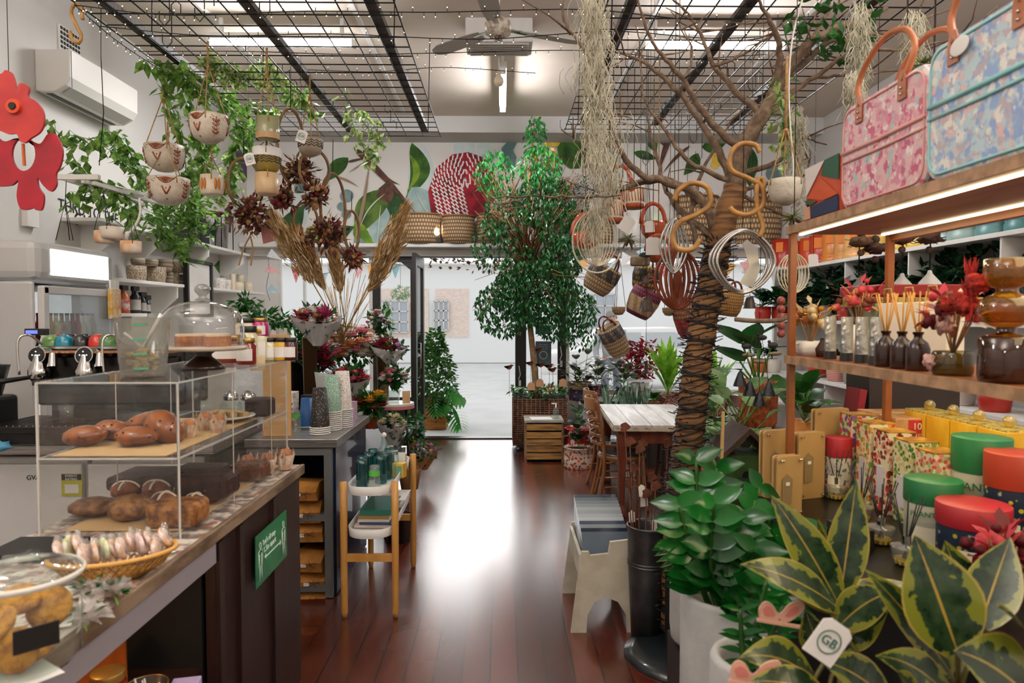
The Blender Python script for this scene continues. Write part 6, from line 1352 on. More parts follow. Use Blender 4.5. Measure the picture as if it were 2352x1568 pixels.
c=P(1430,920,7.3);t=thing('snake_plant','grey green snake plant group at the back edge of the table','plant',(c.x,7.3,.5));mb=MB()
SNK=leafM('snake_leaf','#3a5442','#6f8a70',.4,.15,30)
for k in range(30):x=c.x+rnd(-.2,.25);mb.leaf((x,7.3+rnd(-.12,.12),.62),(rnd(-.4,.4),rnd(-.3,.3),1),rnd(.2,.34),.045,0,0,.35,4)
mb.build('foliage',SNK,t);MB().box((c.x+.02,7.3,.56),(.5,.3,.12)).build('trough',BLACK,t)
t=thing('plant_stand','black metal stand under the snake plants','stand',(c.x,7.3,0));MB().box((c.x+.02,7.3,.485),(.54,.34,.02)).build('stand_top',BLACK,t)
for sx_ in(-1,1):MB().box((c.x+.02+sx_*.25,7.2,.24),(.02,.02,.47)).build('leg',BLACK,t)
c=P(1395,925,7.9);t=thing('pebble_tray','round tray of grey pebbles and small succulents behind the chair','tray',(c.x-.05,7.9,.62));MB().lathe([(.001,0),(.26,0),(.28,.05),(.27,.05),(.001,.03)],(0,0,0),24).build('tray_body',BLACK,t,world=False)
tag(MB().lathe([(.001,.05),(.2,.05),(.27,.04)],(0,0,0),24).build('pebbles',M('grey_pebble','#4f4a40',.9,c2='#8f897c',sc=50,bump=1,bs=50),t,world=False),kind='stuff')
for(x,y,n,lb)in((1325,860,14,'rubber plant by the sidelight post'),(1345,840,12,'taller dark rubber plant in front of the window'),(1405,835,14,'bronze leaved rubber plant in the middle of the window'),(1450,865,12,'grey green leafed plant left of the dracaena')):
 c=P(x,y+30,8.5);t=leafy(c,.63,n,.2,.1,RUB if 'rubber' in lb else GRY,lb,up=.5,h=.4,spread=3,tw=.06)
c=P(1330,850,8.45);ledge_=thing('small_basket','small wicker basket among the rubber plants','basket',(c.x,8.4,.617));MB().lathe([(.001,0),(.13,0),(.15,.2),(.14,.2),(.12,.01)],(0,0,0),24).build('basket_body',WICK2,ledge_,world=False)
RLM=leafM('dark_red_leaf','#7a1420','#a3222e',.4,.35)
for(x,y,r,lb)in((1465,800,.28,'dark red leaved plant high in the right window'),(1470,845,.24,'lower dark red leaved plant in a pale pot')):
 c=P(x,y,8.6);t=thing('oxalis',lb,'plant',c);mb=MB();crown(mb,c,(r,.2,.16),150,.07,.9,shell=.2);mb.build('foliage',RLM,t);ms=MB()
 for k in range(20):ms.tube([c-Vector((0,0,.25)),c+Vector((rnd(-r,r),0,rnd(0,.1)))],.003,3)
 ms.build('stem',RLM,t)
c=P(1468,878,8.6);o=MB().lathe([(.001,0),(.1,0),(.13,.16),(.12,.16),(.001,.12)],(c.x,c.y,.63),20).build('pale_pot',WHITE);tag(o,'pale pot under the red leaved plants','pot')
o=MB().box((P(1465,862,8.3).x,8.3,.84),(.34,.2,.015)).box((P(1465,862,8.3).x,8.3,.73),(.04,.04,.2)).build('riser',WHITE);tag(o,'small pale riser table on the window bench','riser')
c,z=fpot(1328,1035,7.3,66,48,FO,'orange print fabric pot on the floor beside the crate',.0,None);t=leafy(c,z,18,.16,.1,DGREEN,'dark green plant in the orange print fabric pot',up=.6,h=.42,spread=1.2)
c,z=fpot(1335,975,7.7,76,74,FR,'red and white floral fabric pot behind the orange print one',.0,None)
# ---- the table ----
tb_=thing('dining_table','rustic table with worn white plank top and brown turned legs','table',(1.29,6.03,0),R(-3))
TOP=M('worn_white_planks','#c2bfba',.5,c2='#a49f98',sc=4,stretch=(3,.4,1),bump=.15)
for i in range(5):MB().box((-.3+.152*i,0,.745),(.149,1.32,.026)).build('plank',TOP,tb_,world=False,bev=.003)
MB().box((0,-.655,.725),(.75,.02,.03)).box((0,.655,.725),(.75,.02,.03)).box((-.372,0,.725),(.02,1.3,.03)).box((.372,0,.725),(.02,1.3,.03)).build('edge_trim',M('chipped_cream','#b8ab93',.7,c2='#5c4a38',sc=20,lo=.5,hi=.7),tb_,world=False)
TL=M('mahogany_leg','#55281a',.35,c2='#6d3522',sc=6,stretch=(4,4,.6),coat=.3)
MB().box((0,-.58,.655),(.6,.022,.11)).box((0,.58,.655),(.6,.022,.11)).box((-.3,0,.655),(.022,1.16,.11)).box((.3,0,.655),(.022,1.16,.11)).build('apron',TL,tb_,world=False)
for sx_ in(-1,1):
 for sy in(-1,1):MB().lathe([(.001,0),(.044,0),(.052,.015),(.05,.05),(.034,.1),(.036,.2),(.042,.42),(.056,.58),(.056,.71)],(sx_*.3,sy*.585,0),4,0,Euler((0,0,PI/4)).to_matrix(),False).build('leg',TL,tb_,world=False,bev=.008)
 # ---- bentwood chairs ----
CHW=M('brown_bentwood','#7a4a26',.35,c2='#94602f',sc=5,stretch=(3,3,.6),coat=.3);CHS=M('dark_seat','#2e2420',.3,c2='#4a3a30',sc=6,coat=.4)
def chair(x,y,rz,lb,wood=CHW):
 t=thing('dining_chair',lb,'chair',(x,y,0),rz,'bentwood chairs around the white topped table')
 MB().lathe([(.001,.44),(.19,.44),(.2,.45),(.2,.462),(.185,.468),(.17,.462),(.001,.46)],(0,0,0),32,sy=.98).build('seat',CHS,t,world=False)
 MB().lathe([(.195,.415),(.205,.42),(.205,.452),(.195,.455)],(0,0,0),32,sy=.98).build('seat_rim',wood,t,world=False)
 for s in(-1,1):
  MB().tube(spline([(.15,s*.14,.44),(.165,s*.155,.2),(.19,s*.17,0)]),[.016]*17,8).build('leg',wood,t,world=False)
  MB().tube(spline([(-.25,s*.19,0),(-.19,s*.175,.25),(-.175,s*.17,.45),(-.2,s*.18,.7),(-.25,s*.185,.93)]),.015,8).build('back_leg',wood,t,world=False)
 def slat(z,h,bow):
  n=9;vs=[]
  for i in range(n):
   u=-1+2*i/(n-1);xx=-.18-.075*(z-.45)/.48-bow*(1-u*u)
   for(dx,dz)in((0,0),(-.014,0),(-.014,h),(0,h)):vs.append((xx+dx,u*.185,z+dz))
  f=[(i*4+a,i*4+(a+1)%4,(i+1)*4+(a+1)%4,(i+1)*4+a)for i in range(n-1)for a in range(4)]+[(0,3,2,1),tuple((n-1)*4+q for q in(0,1,2,3))]
  return MB().add(vs,f,0,False)
 slat(.84,.1,.07).build('top_rail',wood,t,world=False,bev=.004)
 for z in(.76,.69,.62,.55):slat(z,.022,.06).build('back_slat',wood,t,world=False)
 m=MB();m.tube([(-.2,-.17,.2),(.17,-.155,.2)],.009,6).tube([(-.2,.17,.2),(.17,.155,.2)],.009,6).tube([(.0,-.165,.23),(.0,.165,.23)],.009,6).build('stretcher',wood,t,world=False)
 return t
c1=chair(1.02,5.8,R(0),'bentwood chair on the near left side of the white topped table')
DKW=M('dark_bentwood','#3a2418',.35,c2='#55341f',sc=5,coat=.3)
chair(1.08,6.4,R(4),'bentwood chair on the far left side of the table')
chair(1.72,5.75,R(180),'dark bentwood chair on the near right side of the white topped table',DKW);chair(1.66,6.42,R(176),'dark bentwood chair on the far right side of the table',DKW)
# ---- white painted rack with framed prints ----
rx=P(1310,1435,3.95);WP=M('chipped_white_paint','#c9c4b4',.6,c2='#b8b19e',sc=8)
rk=thing('print_rack','distressed white painted step rack holding sleeved prints','rack',(.62,3.85,0))
side=[(-.17,0),(-.1,0),(-.09,.1),(-.05,.18),(.02,.21),(.09,.18),(.125,.1),(.13,0),(.19,0),(.165,.36),(.12,.4),(.12,.46),(.06,.37),(-.01,.37),(-.02,.33),(-.13,.33),(-.14,.27)]
side=[(-.17,0),(-.09,0),(-.085,.09),(-.05,.16),(.01,.185),(.07,.16),(.115,.09),(.12,0),(.19,0),(.17,.25),(.17,.5),(.12,.48),(.03,.47),(.02,.41),(-.07,.4),(-.08,.42),(-.115,.42),(-.14,.25)]
Yr=[3.45,3.95]
xr=P(1390,1440,3.4).x
for y in Yr:MB().prism(side,(xr,y,0),(1,0,0),(0,0,1),.018).build('side_panel',WP,rk)
MB().box((xr+.15,3.7,.33),(.016,.49,.2)).box((xr+.02,3.7,.3),(.26,.49,.016)).box((xr-.12,3.7,.34),(.016,.49,.12)).build('trough_board',WP,rk);MB().box((xr+.15,3.7,.11),(.03,.49,.04)).build('stretcher',WP,rk)
for k in range(12):
 col=['#5f6b7a','#26303f','#8a96a0','#3a4a60','#c2ccd4','#b0bac2','#9aa6ae','#aab2b8','#8f9aa2','#788690','#5f6f7c','#333a46'][k]
 o=MB().box((0,0,0),(.28,.008,.2),rot=Euler((R(-24),0,0)).to_matrix())
 q=MB().box((xr+.015,3.5+.034*k,.40+.009*k),(.245,.01,.2),rot=Euler((R(-20),0,0)).to_matrix()).build('sleeved_print',M('sleeve'+col,col,.15,coat=.5));tag(q,'sleeved print in the white rack, %s from the front'%['first','second','third','fourth','fifth','sixth','seventh','eighth','ninth','tenth','eleventh','twelfth'][k],'print','sleeved prints in the white rack')
 # ---- galvanised bucket with rusty stakes ----
c=P(1503,1400,3.25);GAL=M('galvanised','#5f6264',.35,.8,c2='#484b4d',sc=8)
t=thing('galvanised_bucket','tall galvanised bucket of rusty garden stakes beside the white rack','bucket',(c.x,3.4,0));MB().lathe([(.001,0),(.083,0),(.1,.36),(.104,.56),(.11,.57),(.104,.575),(.098,.56),(.08,.01)],(0,0,0),30).build('bucket_body',GAL,t,world=False)
for z in(.37,.385):MB().lathe([(.1,z),(.105,z+.005),(.1,z+.01)],(0,0,0),30).build('bucket_ring',GAL,t,world=False)
RST=M('rusty_metal','#6b3a22',.8,c2='#4f2a1a',sc=30)
for k in range(11):
 a=rnd(0,6.3);bx,by=c.x+.05*math.cos(a),3.4+.05*math.sin(a);tx,ty=bx+rnd(-.12,.06),by+rnd(-.06,.06);h=rnd(.72,1.06)
 t=thing('garden_stake','rusty metal garden stake standing in the galvanised bucket','garden stake',(bx,by,.02),0,'rusty stakes in the galvanised bucket');MB().tube([(bx,by,.02),(tx,ty,h)],.0028,5).build('rod',RST,t)
 MB().prism([(.024*math.cos(q)*(1+.3*math.cos(3*q)),.024*math.sin(q)*(1+.2*math.sin(2*q)))for q in arc(16,0,5.9)],(tx,ty,h),(1,0,0),(0,0,1),.004).build('cut_out_figure',RST,t)
 if k%2==0:MB().prism([(-.016,-.05),(.016,-.05),(.016,.0),(0,.012),(-.016,.0)],(tx+.01,ty-.01,h-rnd(.12,.32)),(1,0,.1),(-.1,0,1),.001).build('price_tag',PAPER,t)
 # ---- tree on its stand ----
T_=thing('bare_branch_tree','bare branched display tree with lights wound round its trunk','tree',P(1550,1480,3.3))
T_.location.z=.1
base=P(1575,1500,3.2)
bs=thing('tree_stand','black round metal stand with a square post at the foot of the bare tree','stand',(base.x,base.y,0));MB().lathe([(.001,.03),(.1,.03),(.22,.02),(.29,.004),(.29,0),(.001,0)],(0,0,0),40).lathe([(.29,0),(.292,.006),(.24,.03),(.1,.05),(.001,.055)],(0,0,0),40).build('base_disc',M('stand_black','#1c2226',.3,coat=.4),bs,world=False);pq=P(1545,1400,3.2);MB().box((pq.x,3.2,.34),(.06,.06,.58)).build('post',BLACK,bs)
TBK=M('tan_ringed_bark','#8c6236',.7,c2='#4f3520',sc=6,stretch=(1,1,9),bump=.5,bs=30)
tk=spline([P(1556,1440,3.3),P(1558,1250,3.3),P(1572,1100,3.3),P(1588,950,3.3),P(1606,800,3.3),P(1632,660,3.3),P(1655,540,3.3),P(1690,430,3.3)],8)
n_=len(tk);MB().tube(tk,[.078-.022*i/n_+.004*math.sin(i*1.7)for i in range(n_)],16).build('trunk',TBK,T_)
limbs=[([(1690,440),(1700,350),(1750,270),(1790,190),(1850,110),(1930,60),(2040,20)],.05),([(1655,560),(1600,450),(1520,415),(1480,405),(1420,340),(1390,230),(1340,110),(1270,40)],.024),([(1690,430),(1640,330),(1560,215),(1480,145),(1390,105)],.022),([(1700,350),(1610,250),(1560,170),(1500,100),(1455,-20)],.02),([(1760,265),(1700,220),(1640,150),(1600,60),(1540,-10)],.02),([(1780,200),(1790,120),(1770,50),(1730,-20)],.022),([(1790,190),(1840,150),(1920,90),(2060,70),(2180,20)],.02),([(1760,265),(1860,185),(1960,120),(2100,110),(2230,75)],.014),([(1520,410),(1440,430),(1370,452),(1290,450),(1195,452)],.014),([(1600,470),(1560,420),(1500,410),(1380,440)],.012),([(1690,420),(1580,370),(1530,300),(1480,230),(1470,130)],.014),([(1650,560),(1560,480),(1530,430),(1500,330),(1480,250)],.02),([(1700,400),(1790,370),(1830,320),(1900,330)],.015),([(1690,440),(1770,420),(1850,400),(1860,340)],.012),([(1600,560),(1590,480),(1620,380),(1680,280),(1740,220)],.014),([(1700,450),(1770,480),(1830,505),(1900,500)],.01),([(1310,75),(1290,20),(1300,-20)],.01),([(1340,110),(1370,30),(1400,-10)],.01),([(1420,340),(1350,330),(1290,300)],.007),([(1640,150),(1720,120),(1790,60)],.01),([(1560,215),(1590,120),(1560,60)],.008),([(1850,130),(1900,30),(1960,-10)],.014),([(1880,180),(1990,170),(2080,160),(2140,180)],.008),([(1210,452),(1150,470),(1120,455)],.007)]
mb=MB()
for i,(pts,r)in enumerate(limbs):
 dY=[0,-.05,.1,-.1,.15,-.15,.1,-.1,-.1,.1,.05,.2,.1,-.1,.15,.05,0,0,0,.1,.1,0,0,-.1][i]
 q=spline([P(x,y,3.3+dY*k/2)for k,(x,y)in enumerate(pts)],6);q=[p+Vector((rnd(-1,1),rnd(-1,1),rnd(-1,1)))*.006 for p in q];L=len(q);mb.tube(q,[max(.003,r*(1-.82*k/L))for k in range(L)],8)
 for k in range(2 if i>8 else 5):
  b=q[random.randrange(L//3,L)];d=rdir(-.2,1);e=b+d*rnd(.12,.3);mb.tube([b,b.lerp(e,.5)+rdir()*.02,e],[.005,.0035,.002],5)
mb.build('branch',BARK,T_)
mb=MB();LW=M('light_wire','#14110f',.5)
for j in range(len(tk)*3-30):
 i=j/3;k=int(i);c_=tk[k].lerp(tk[min(k+1,n_-1)],i-k);r=.082-.022*i/n_;mb.tube([c_+Vector((r*math.cos(a),r*math.sin(a),.02*math.sin(a+j)+rnd(-.006,.006)))for a in arc(12,0,5.8)],.0034,4,close=True)
 for q in range(4):a=rnd(0,6.28);d=Vector((math.cos(a),math.sin(a),rnd(-.2,.5)));mb.tube([c_+d*r,c_+d*(r+rnd(.02,.045))],.0028,4)
mb.build('wound_light_string',LW,T_)
MOS=M('grey_moss','#b0aa92',.95,c2='#cfc9b2',sc=20)
def moss(px,y0,y1,w,Y,lb,n=420):
 t=thing('hanging_moss',lb,'moss',P(px,y0,Y));mb=MB()
 for k in range(n):
  u=rnd(0,.94);x=px+random.gauss(0,w*.32*(1-.3*u));y=y0+(y1-y0)*u;p=P(x,y,Y+rnd(-.06,.06));q=[p]
  for s in range(4):q.append(q[-1]+Vector((rnd(-.02,.02),rnd(-.02,.02),-rnd(.01,.045))))
  mb.tube(q,.0016,3)
 tag(mb.build('strand',MOS,t),kind='stuff')
moss(1368,-20,400,62,2.9,'long hank of grey moss hanging from the ceiling at the left of the bare tree',560);moss(1400,250,460,60,3.2,'lower tuft of grey moss hanging from a branch above the lanterns',240);moss(1365,440,540,36,3.2,'wispy end of moss over the orange planter',120)
moss(1975,0,180,36,3.0,'grey moss on the branch left of the pink bag handles',260);moss(2100,20,210,34,2.9,'grey moss hanging in front of the right wall',260);moss(1830,240,440,34,3.2,'thin grey moss dangling right of the trunk',260);moss(1965,160,230,30,2.9,'small moss tuft behind the pink bag handle',140)
shook([(1548,460),(1560,435),(1590,420),(1625,432),(1630,470),(1600,492),(1562,510),(1545,540),(1556,570),(1590,572),(1608,550)],3.05,.012,'golden cane S hook left of the trunk');shook([(1745,350),(1735,333),(1705,330),(1680,350),(1680,390),(1720,410),(1750,430),(1752,470),(1720,492),(1690,488),(1676,476)],3.05,.012,'golden cane S hook hooked over the main branch');shook([(1756,432),(1752,412),(1742,412),(1738,440),(1740,480),(1752,520),(1744,545)],3.05,.011,'darker cane hook hanging right of the second one')
# ================= RIGHT: shop shelving, goods, wall shelves =================
SX0,SX1,SY0,SY1=1.1,1.5,.95,2.63
OAK=M('orange_oiled_timber','#8c4f24',.45,c2='#6d3a1a',sc=4,stretch=(5,1,5));EDG=M('raw_ply_edge','#b08a68',.6,c2='#8a6a4c',sc=20);PST=M('copper_post','#8a4c20',.4,c2='#75401c',sc=8)
su=thing('shelving_unit','tall timber shelving unit with lit shelves at the right holding bags and bottles','shelving',(1.3,1.8,.9))
ym,yl=(SY0+SY1)/2,SY1-SY0
for z,nm in((1.95,'top_shelf'),(1.455,'middle_shelf')):MB().box(((SX0+SX1)/2,ym,z),(SX1-SX0,yl,.028)).build(nm,OAK,su);MB().box((SX0-.004,ym,z),(.008,yl,.03)).build('shelf_edge',EDG,su)
for x in(SX0+.012,SX1-.012):MB().box((x,SY1-.015,1.42),(.024,.024,1.04)).build('post',PST,su)
MB().box((SX1,ym,1.925),(.03,yl,.03)).build('rear_rail',OAK,su)
for x in(SX0+.035,SX1-.05):MB().box((x,ym,1.932),(.012,yl-.06,.006)).build('led_strip',LEDW,su)
lamp('led_glow','AREA',(1.3,ym,1.925),(0,0,0),7,(1,.82,.5),shape='RECTANGLE',size=.3,size_y=1.6)
lamp('led_glow','AREA',(1.34,ym,1.43),(0,0,0),5,(1,.8,.45),shape='RECTANGLE',size=.2,size_y=1.6)
MB().box((1.46,ym,1.437),(.012,yl-.06,.006)).build('led_strip',LEDW,su)
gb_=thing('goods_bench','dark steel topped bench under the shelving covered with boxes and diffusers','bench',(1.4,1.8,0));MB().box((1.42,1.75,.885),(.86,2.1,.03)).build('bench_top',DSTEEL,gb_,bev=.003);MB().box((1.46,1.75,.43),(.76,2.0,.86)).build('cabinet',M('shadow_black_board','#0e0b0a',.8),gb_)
def at(px,X):return Vector((X,P(px,727,1).x and X/P(px,727,1).x,0))
def onshelf(px,X,z):
 v=at(px,X)
 if v.y>8.6:v=P(px,727,8.6)
 v.z=z;return v
ZT,ZM,ZG=1.9645,1.4695,.9005
def floralM(name,bg,cols,sc):return patternM(name,bg,cols,sc,.2,.6,'noise')
FPK=floralM('pink_floral_cloth','#dbb4b4',['#cf8a9c','#a9c0bc','#e6dad4','#d49aa4','#c2607c'],17);FBL=floralM('blue_floral_cloth','#b9cdd2',['#8fa8cc','#dcb8b4','#e4e0d6','#8ca2cc','#b8acb0'],17)
def bagthing(name,pa,pb,X,h,d,mat,lb,strap,piping,tag_=None):
 a,b=at(pa,X),at(pb,X);y0,y1=b.y,a.y;yc,W_=(y0+y1)/2,y1-y0
 t=thing(name,lb,'bag',(X+d/2,yc,ZT))
 pr=rrect(W_,h,.05,5);MB().prism(pr,(X+d/2,yc,ZT+h/2),(0,-1,0),(0,0,1),d).build('bag_body',mat,t,bev=.012)
 for z,r in((.56,.006),(.47,.004)):MB().tube([(X-.002,y0+.01,ZT+h*z),(X-.004,yc,ZT+h*z-.003),(X-.002,y1-.01,ZT+h*z)],r,6).build('piping',piping,t)
 MB().tube([(X-.001,yc+x,ZT+h/2+z)for x,z in rrect(W_-.03,h-.03,.045,5)],.004,5,close=True).build('seam',piping,t)
 if strap:
  for k,xo in((0,.0),(1,d*.75)):
   MB().tube(spline([(X+xo,y1-W_*.25,ZT+h-.02),(X+xo+.01,y1-W_*.18,ZT+h+.06),(X+xo+.02,y1-W_*.3,ZT+h+.13),(X+xo+.02,yc,ZT+h+.155),(X+xo+.02,y0+W_*.3,ZT+h+.13),(X+xo+.01,y0+W_*.18,ZT+h+.06),(X+xo,y0+W_*.25,ZT+h-.02)]),.009,8).build('handle',strap,t)
  for y in(y1-W_*.25,y0+W_*.25):
   q=MB().prism([(-.02,-.05),(.02,-.05),(.02,0),(.01,.03),(-.01,.03),(-.02,0)],(X-.004,y,ZT+h-.02),(0,-1,0),(0,0,1),.004).build('handle_tab',strap,t)
   for z in(-.035,-.018):MB().ball((X-.008,y,ZT+h-.02+z),.004,0,8).build('rivet',CHROME,q)
 if tag_:MB().ball((X-.012,y1-W_*.33,ZT+h-.04),1,0,16,(.002,.035,.022)).build('round_tag',PAPER,t)
 return t
TAN=M('tan_leather','#b0683a',.4,c2='#9a5529',sc=8)
bagthing('pink_floral_bag',1926,2122,1.115,.33,.16,FPK,'pink floral cooler bag with tan handles on the top shelf',TAN,M('pink_piping','#dba49a',.5))
bagthing('blue_floral_bag',2118,2420,1.1,.34,.2,FBL,'pale blue floral cooler bag with tan handles nearest on the top shelf',TAN,M('aqua_piping','#8fc8c6',.5),True)
a,b=at(1848,1.12),at(1928,1.12);t=thing('patchwork_pouch','small pouch with orange green and navy triangles at the far end of the top shelf','bag',(1.15,(a.y+b.y)/2,ZT));W_=a.y-b.y
MB().box((1.16,(a.y+b.y)/2,ZT+.1),(.09,W_,.2)).build('pouch_body',M('pouch_orange','#b8492a',.7),t,bev=.012)
for pts,cc in(([(-.5,1),(.1,1),(-.45,.45)],'#d8cfc8'),([(.1,1),(.5,1),(.5,.55),(.0,.75)],'#24523a'),([(-.45,.42),(.0,.7),(.5,.3),(.1,.28)],'#c2512a'),([(-.5,.4),(-.1,.3),(-.4,.25)],'#24523a'),([(-.3,.24),(.5,.28),(.5,.02),(-.3,.02)],'#1f2c4c'),([(-.5,.3),(-.35,.3),(-.3,.02),(-.5,.02)],'#c89474')):
 MB().prism([(x*W_*.96,z*.19+.006)for x,z in pts],(1.112,(a.y+b.y)/2,ZT),(0,-1,0),(0,0,1),.003).build('patch',M('patch'+cc,cc,.7),t)
o=MB().box((1.2,2.44,ZT+.015),(.12,.3,.03)).build('folded_scarf',M('rust_cloth','#6d2f24',.8),bev=.01);tag(o,'rust coloured folded cloth at the very end of the top shelf','cloth')
def vase(c,pr,mat,lb,name='vase',cat='vase'):t=MB().lathe(pr,c,24).build(name,mat);return tag(t,lb,cat)
def dried(c,r,n,cols,lb,h=.1,L=.05):
 t=thing('dried_bouquet',lb,'dried flowers',c);cc=Vector(c)+Vector((0,0,h))
 for k in cols:
  mb=MB()
  for j in range(n):d=rdir(-.2,1);p=cc+Vector((d.x*r,d.y*r,d.z*r))*rnd(.2,1);(mb.ball(p,rnd(.008,.02),0,8,bumpy=.4)if j%3==0 else mb.leaf(p,d+rdir()*.5,L*rnd(.6,1.3),L*.45,0,.1,.2,2))
  mb.build('dried_petal',FLC[k],t)
 mb=MB()
 for j in range(14):d=rdir(.3,1);mb.tube([c,cc+d*r*.6],.002,4)
 mb.build('stem',DRY[3],t)
v=onshelf(1862,1.2,ZM);o=MB().lathe([(.001,0),(.05,0),(.058,.02),(.058,.055),(.05,.056),(.001,.03)],v,24).tube([v+Vector((-.055,-.02,.05)),v+Vector((-.09,-.03,.04)),v+Vector((-.06,-.02,.01))],.006,6).build('white_mug',WHITE);tag(o,'wide pale mug holding dried cream flowers at the shelf end','mug')
dried(v+Vector((0,0,.03)),.085,16,'ccyo','dried cream and tan flowers standing in the pale mug',.1)
v=onshelf(1972,1.38,ZM);vase(v,[(.001,0),(.05,0),(.06,.1),(.03,.12)],WHITE,'white pot behind the silver tubes');dried(v+Vector((0,0,.1)),.1,16,'obkk','orange and brown dried bunch at the back of the middle shelf',.1)
v=onshelf(1893,1.2,ZM);vase(v,[(.001,0),(.025,0),(.03,.03),(.012,.06),(.014,.07)],M('brown_glaze','#3c1e14',.2),'tiny speckled brown vase left of the silver tubes')
SLV=M('crumpled_silver','#b4b4b0',.3,.85,bump=.8,bs=35)
for i,px in enumerate((1908,1946,1980,2014)):
 v=onshelf(px,1.17,ZM);t=thing('hand_cream_tube',['silver hand cream tube furthest left on the middle shelf','silver hand cream tube second from the left','silver hand cream tube third from the left','silver hand cream tube nearest the amber bottles'][i],'tube',v,.3,'silver tubes on the middle shelf')
 MB().cyl((0,0,0),(0,0,.028),.022,.02,16).build('tube_cap',BLID,t,world=False);s_=14;vs=[(math.cos(2*PI*k/s_)*.02,math.sin(2*PI*k/s_)*.02,.028)for k in range(s_)]+[(math.cos(2*PI*k/s_)*.027,math.sin(2*PI*k/s_)*.001,.15)for k in range(s_)]
 MB().add(vs,[(k,(k+1)%s_,s_+(k+1)%s_,s_+k)for k in range(s_)],0,True).build('tube_body',SLV,t,world=False)
def reeds(t,z0,h,m,n=8,sp=.03):
 for k in range(n):a=k*2.4;MB().tube([(-.008*math.cos(a),-.008*math.sin(a),z0),(sp*math.cos(a),sp*math.sin(a),h)],.0018,5).build('reed',m,t,world=False)
AMB=M('amber_brown_bottle','#2c140c',.25,coat=.3);REED=M('reed_stick','#c08a3c',.6);BREED=M('black_reed','#171412',.6)
for i,px in enumerate((2036,2073,2110)):
 v=onshelf(px,1.16,ZM);t=thing('reed_diffuser',['amber bottle reed diffuser leftmost of the three on the middle shelf','amber bottle reed diffuser in the middle of the three','amber bottle reed diffuser nearest, partly behind the pink flowers'][i],'diffuser',v,0,'amber reed diffusers on the middle shelf')
 MB().lathe([(.001,0),(.029,0),(.031,.005),(.031,.06),(.025,.078),(.011,.09),(.011,.1),(.014,.102),(.014,.108)],(0,0,0),24).build('bottle_body',AMB,t,world=False);reeds(t,.05,.22,REED)
BAGW=M('gift_bag_white','#cfc8bb',.7)
for i,px in enumerate((2060,2110,2165)):
 v=onshelf(px,1.42,ZM);t=thing('gift_bag',['white paper gift bag at the back of the middle shelf, far one','white paper gift bag at the back, middle one','white paper gift bag at the back, near one behind the pink flowers'][i],'bag',v,0,'white gift bags on the middle shelf')
 MB().box((0,0,.1),(.06,.13,.2)).build('bag_body',BAGW,t,world=False,bev=.003);MB().tube([(-.03,-.03,.2),(-.035,-.02,.25),(-.035,.02,.25),(-.03,.03,.2)],.003,5).build('cord_handle',ROPE,t,world=False)
v=onshelf(2012,1.42,ZM);o=MB().box(v+Vector((0,0,.1)),(.06,.1,.2)).build('green_card_box',M('sage_card','#7a8a70',.6));tag(o,'sage green card box behind the silver tubes','box')
OLV=glassM('olive_glass','#9a9050',2.0,.25,'#4a4220');AMG=glassM('amber_glass','#d9a63c',2.5,.22,'#a8741a');AMD=glassM('dark_amber_glass','#7a4a14',2.5,.35,'#4a2408')
v=onshelf(2190,1.16,ZM);t=thing('olive_glass_jar','squat olive glass jar holding the red and pink dried flowers','vase',v);MB().lathe([(.001,.002),(.045,.002),(.048,.01),(.048,.055),(.043,.062)],(0,0,0),28).build('jar_body',OLV,t,world=False)
dried(v+Vector((0,0,.05)),.085,18,'krwb','red and pink dried bouquet with a feathery plume in the olive jar',.09,.055)
t=thing('celosia','bright red and white dried celosia heads beside the amber vase','dried flowers',v+Vector((.02,-.04,.1)));
for k,(a,b,m_)in enumerate(((2210,690,'k'),(2245,650,'k'),(2170,745,'w'),(2145,830,'w'),(2225,700,'k'),(2180,700,'k'))):
 p=onshelf(a,1.12,0);p.z=CAMZ-(b-727)*p.y/FPX;MB().ball(p,.022,0,14,bumpy=.9).build('flower_head',M('celosia_'+m_,{'k':'#c8301c','w':'#dcb4a8'}[m_],.8,c2={'k':'#8f1c12','w':'#c89484'}[m_],sc=90,bump=1,bs=90),t)
mb=MB();p=onshelf(2228,1.12,1.6)
for k in range(60):mb.sleaf(p+Vector((rnd(-.01,.01),rnd(-.012,.012),rnd(0,.12))),Vector((rnd(-.3,.3),rnd(-.3,.3),1)),.05,.008)
mb.build('red_plume',M('plume_red','#a8201c',.8),t)
v=onshelf(2312,1.15,ZM);t=thing('amber_glass_vase','tall tiered amber glass vase at the right end of the middle shelf','vase',v);
MB().lathe([(.001,.003),(.052,.003),(.055,.012),(.055,.1),(.045,.108),(.02,.112),(.02,.125)],(0,0,0),36).build('lower_tier',AMD,t,world=False)
MB().lathe([(.02,.125),(.05,.14),(.062,.165),(.052,.19),(.03,.2),(.022,.205),(.022,.215)],(0,0,0),36).build('middle_tier',AMG,t,world=False)
MB().lathe([(.022,.215),(.04,.222),(.047,.24),(.047,.28),(.044,.282)],(0,0,0),36).build('upper_tier',AMG,t,world=False)
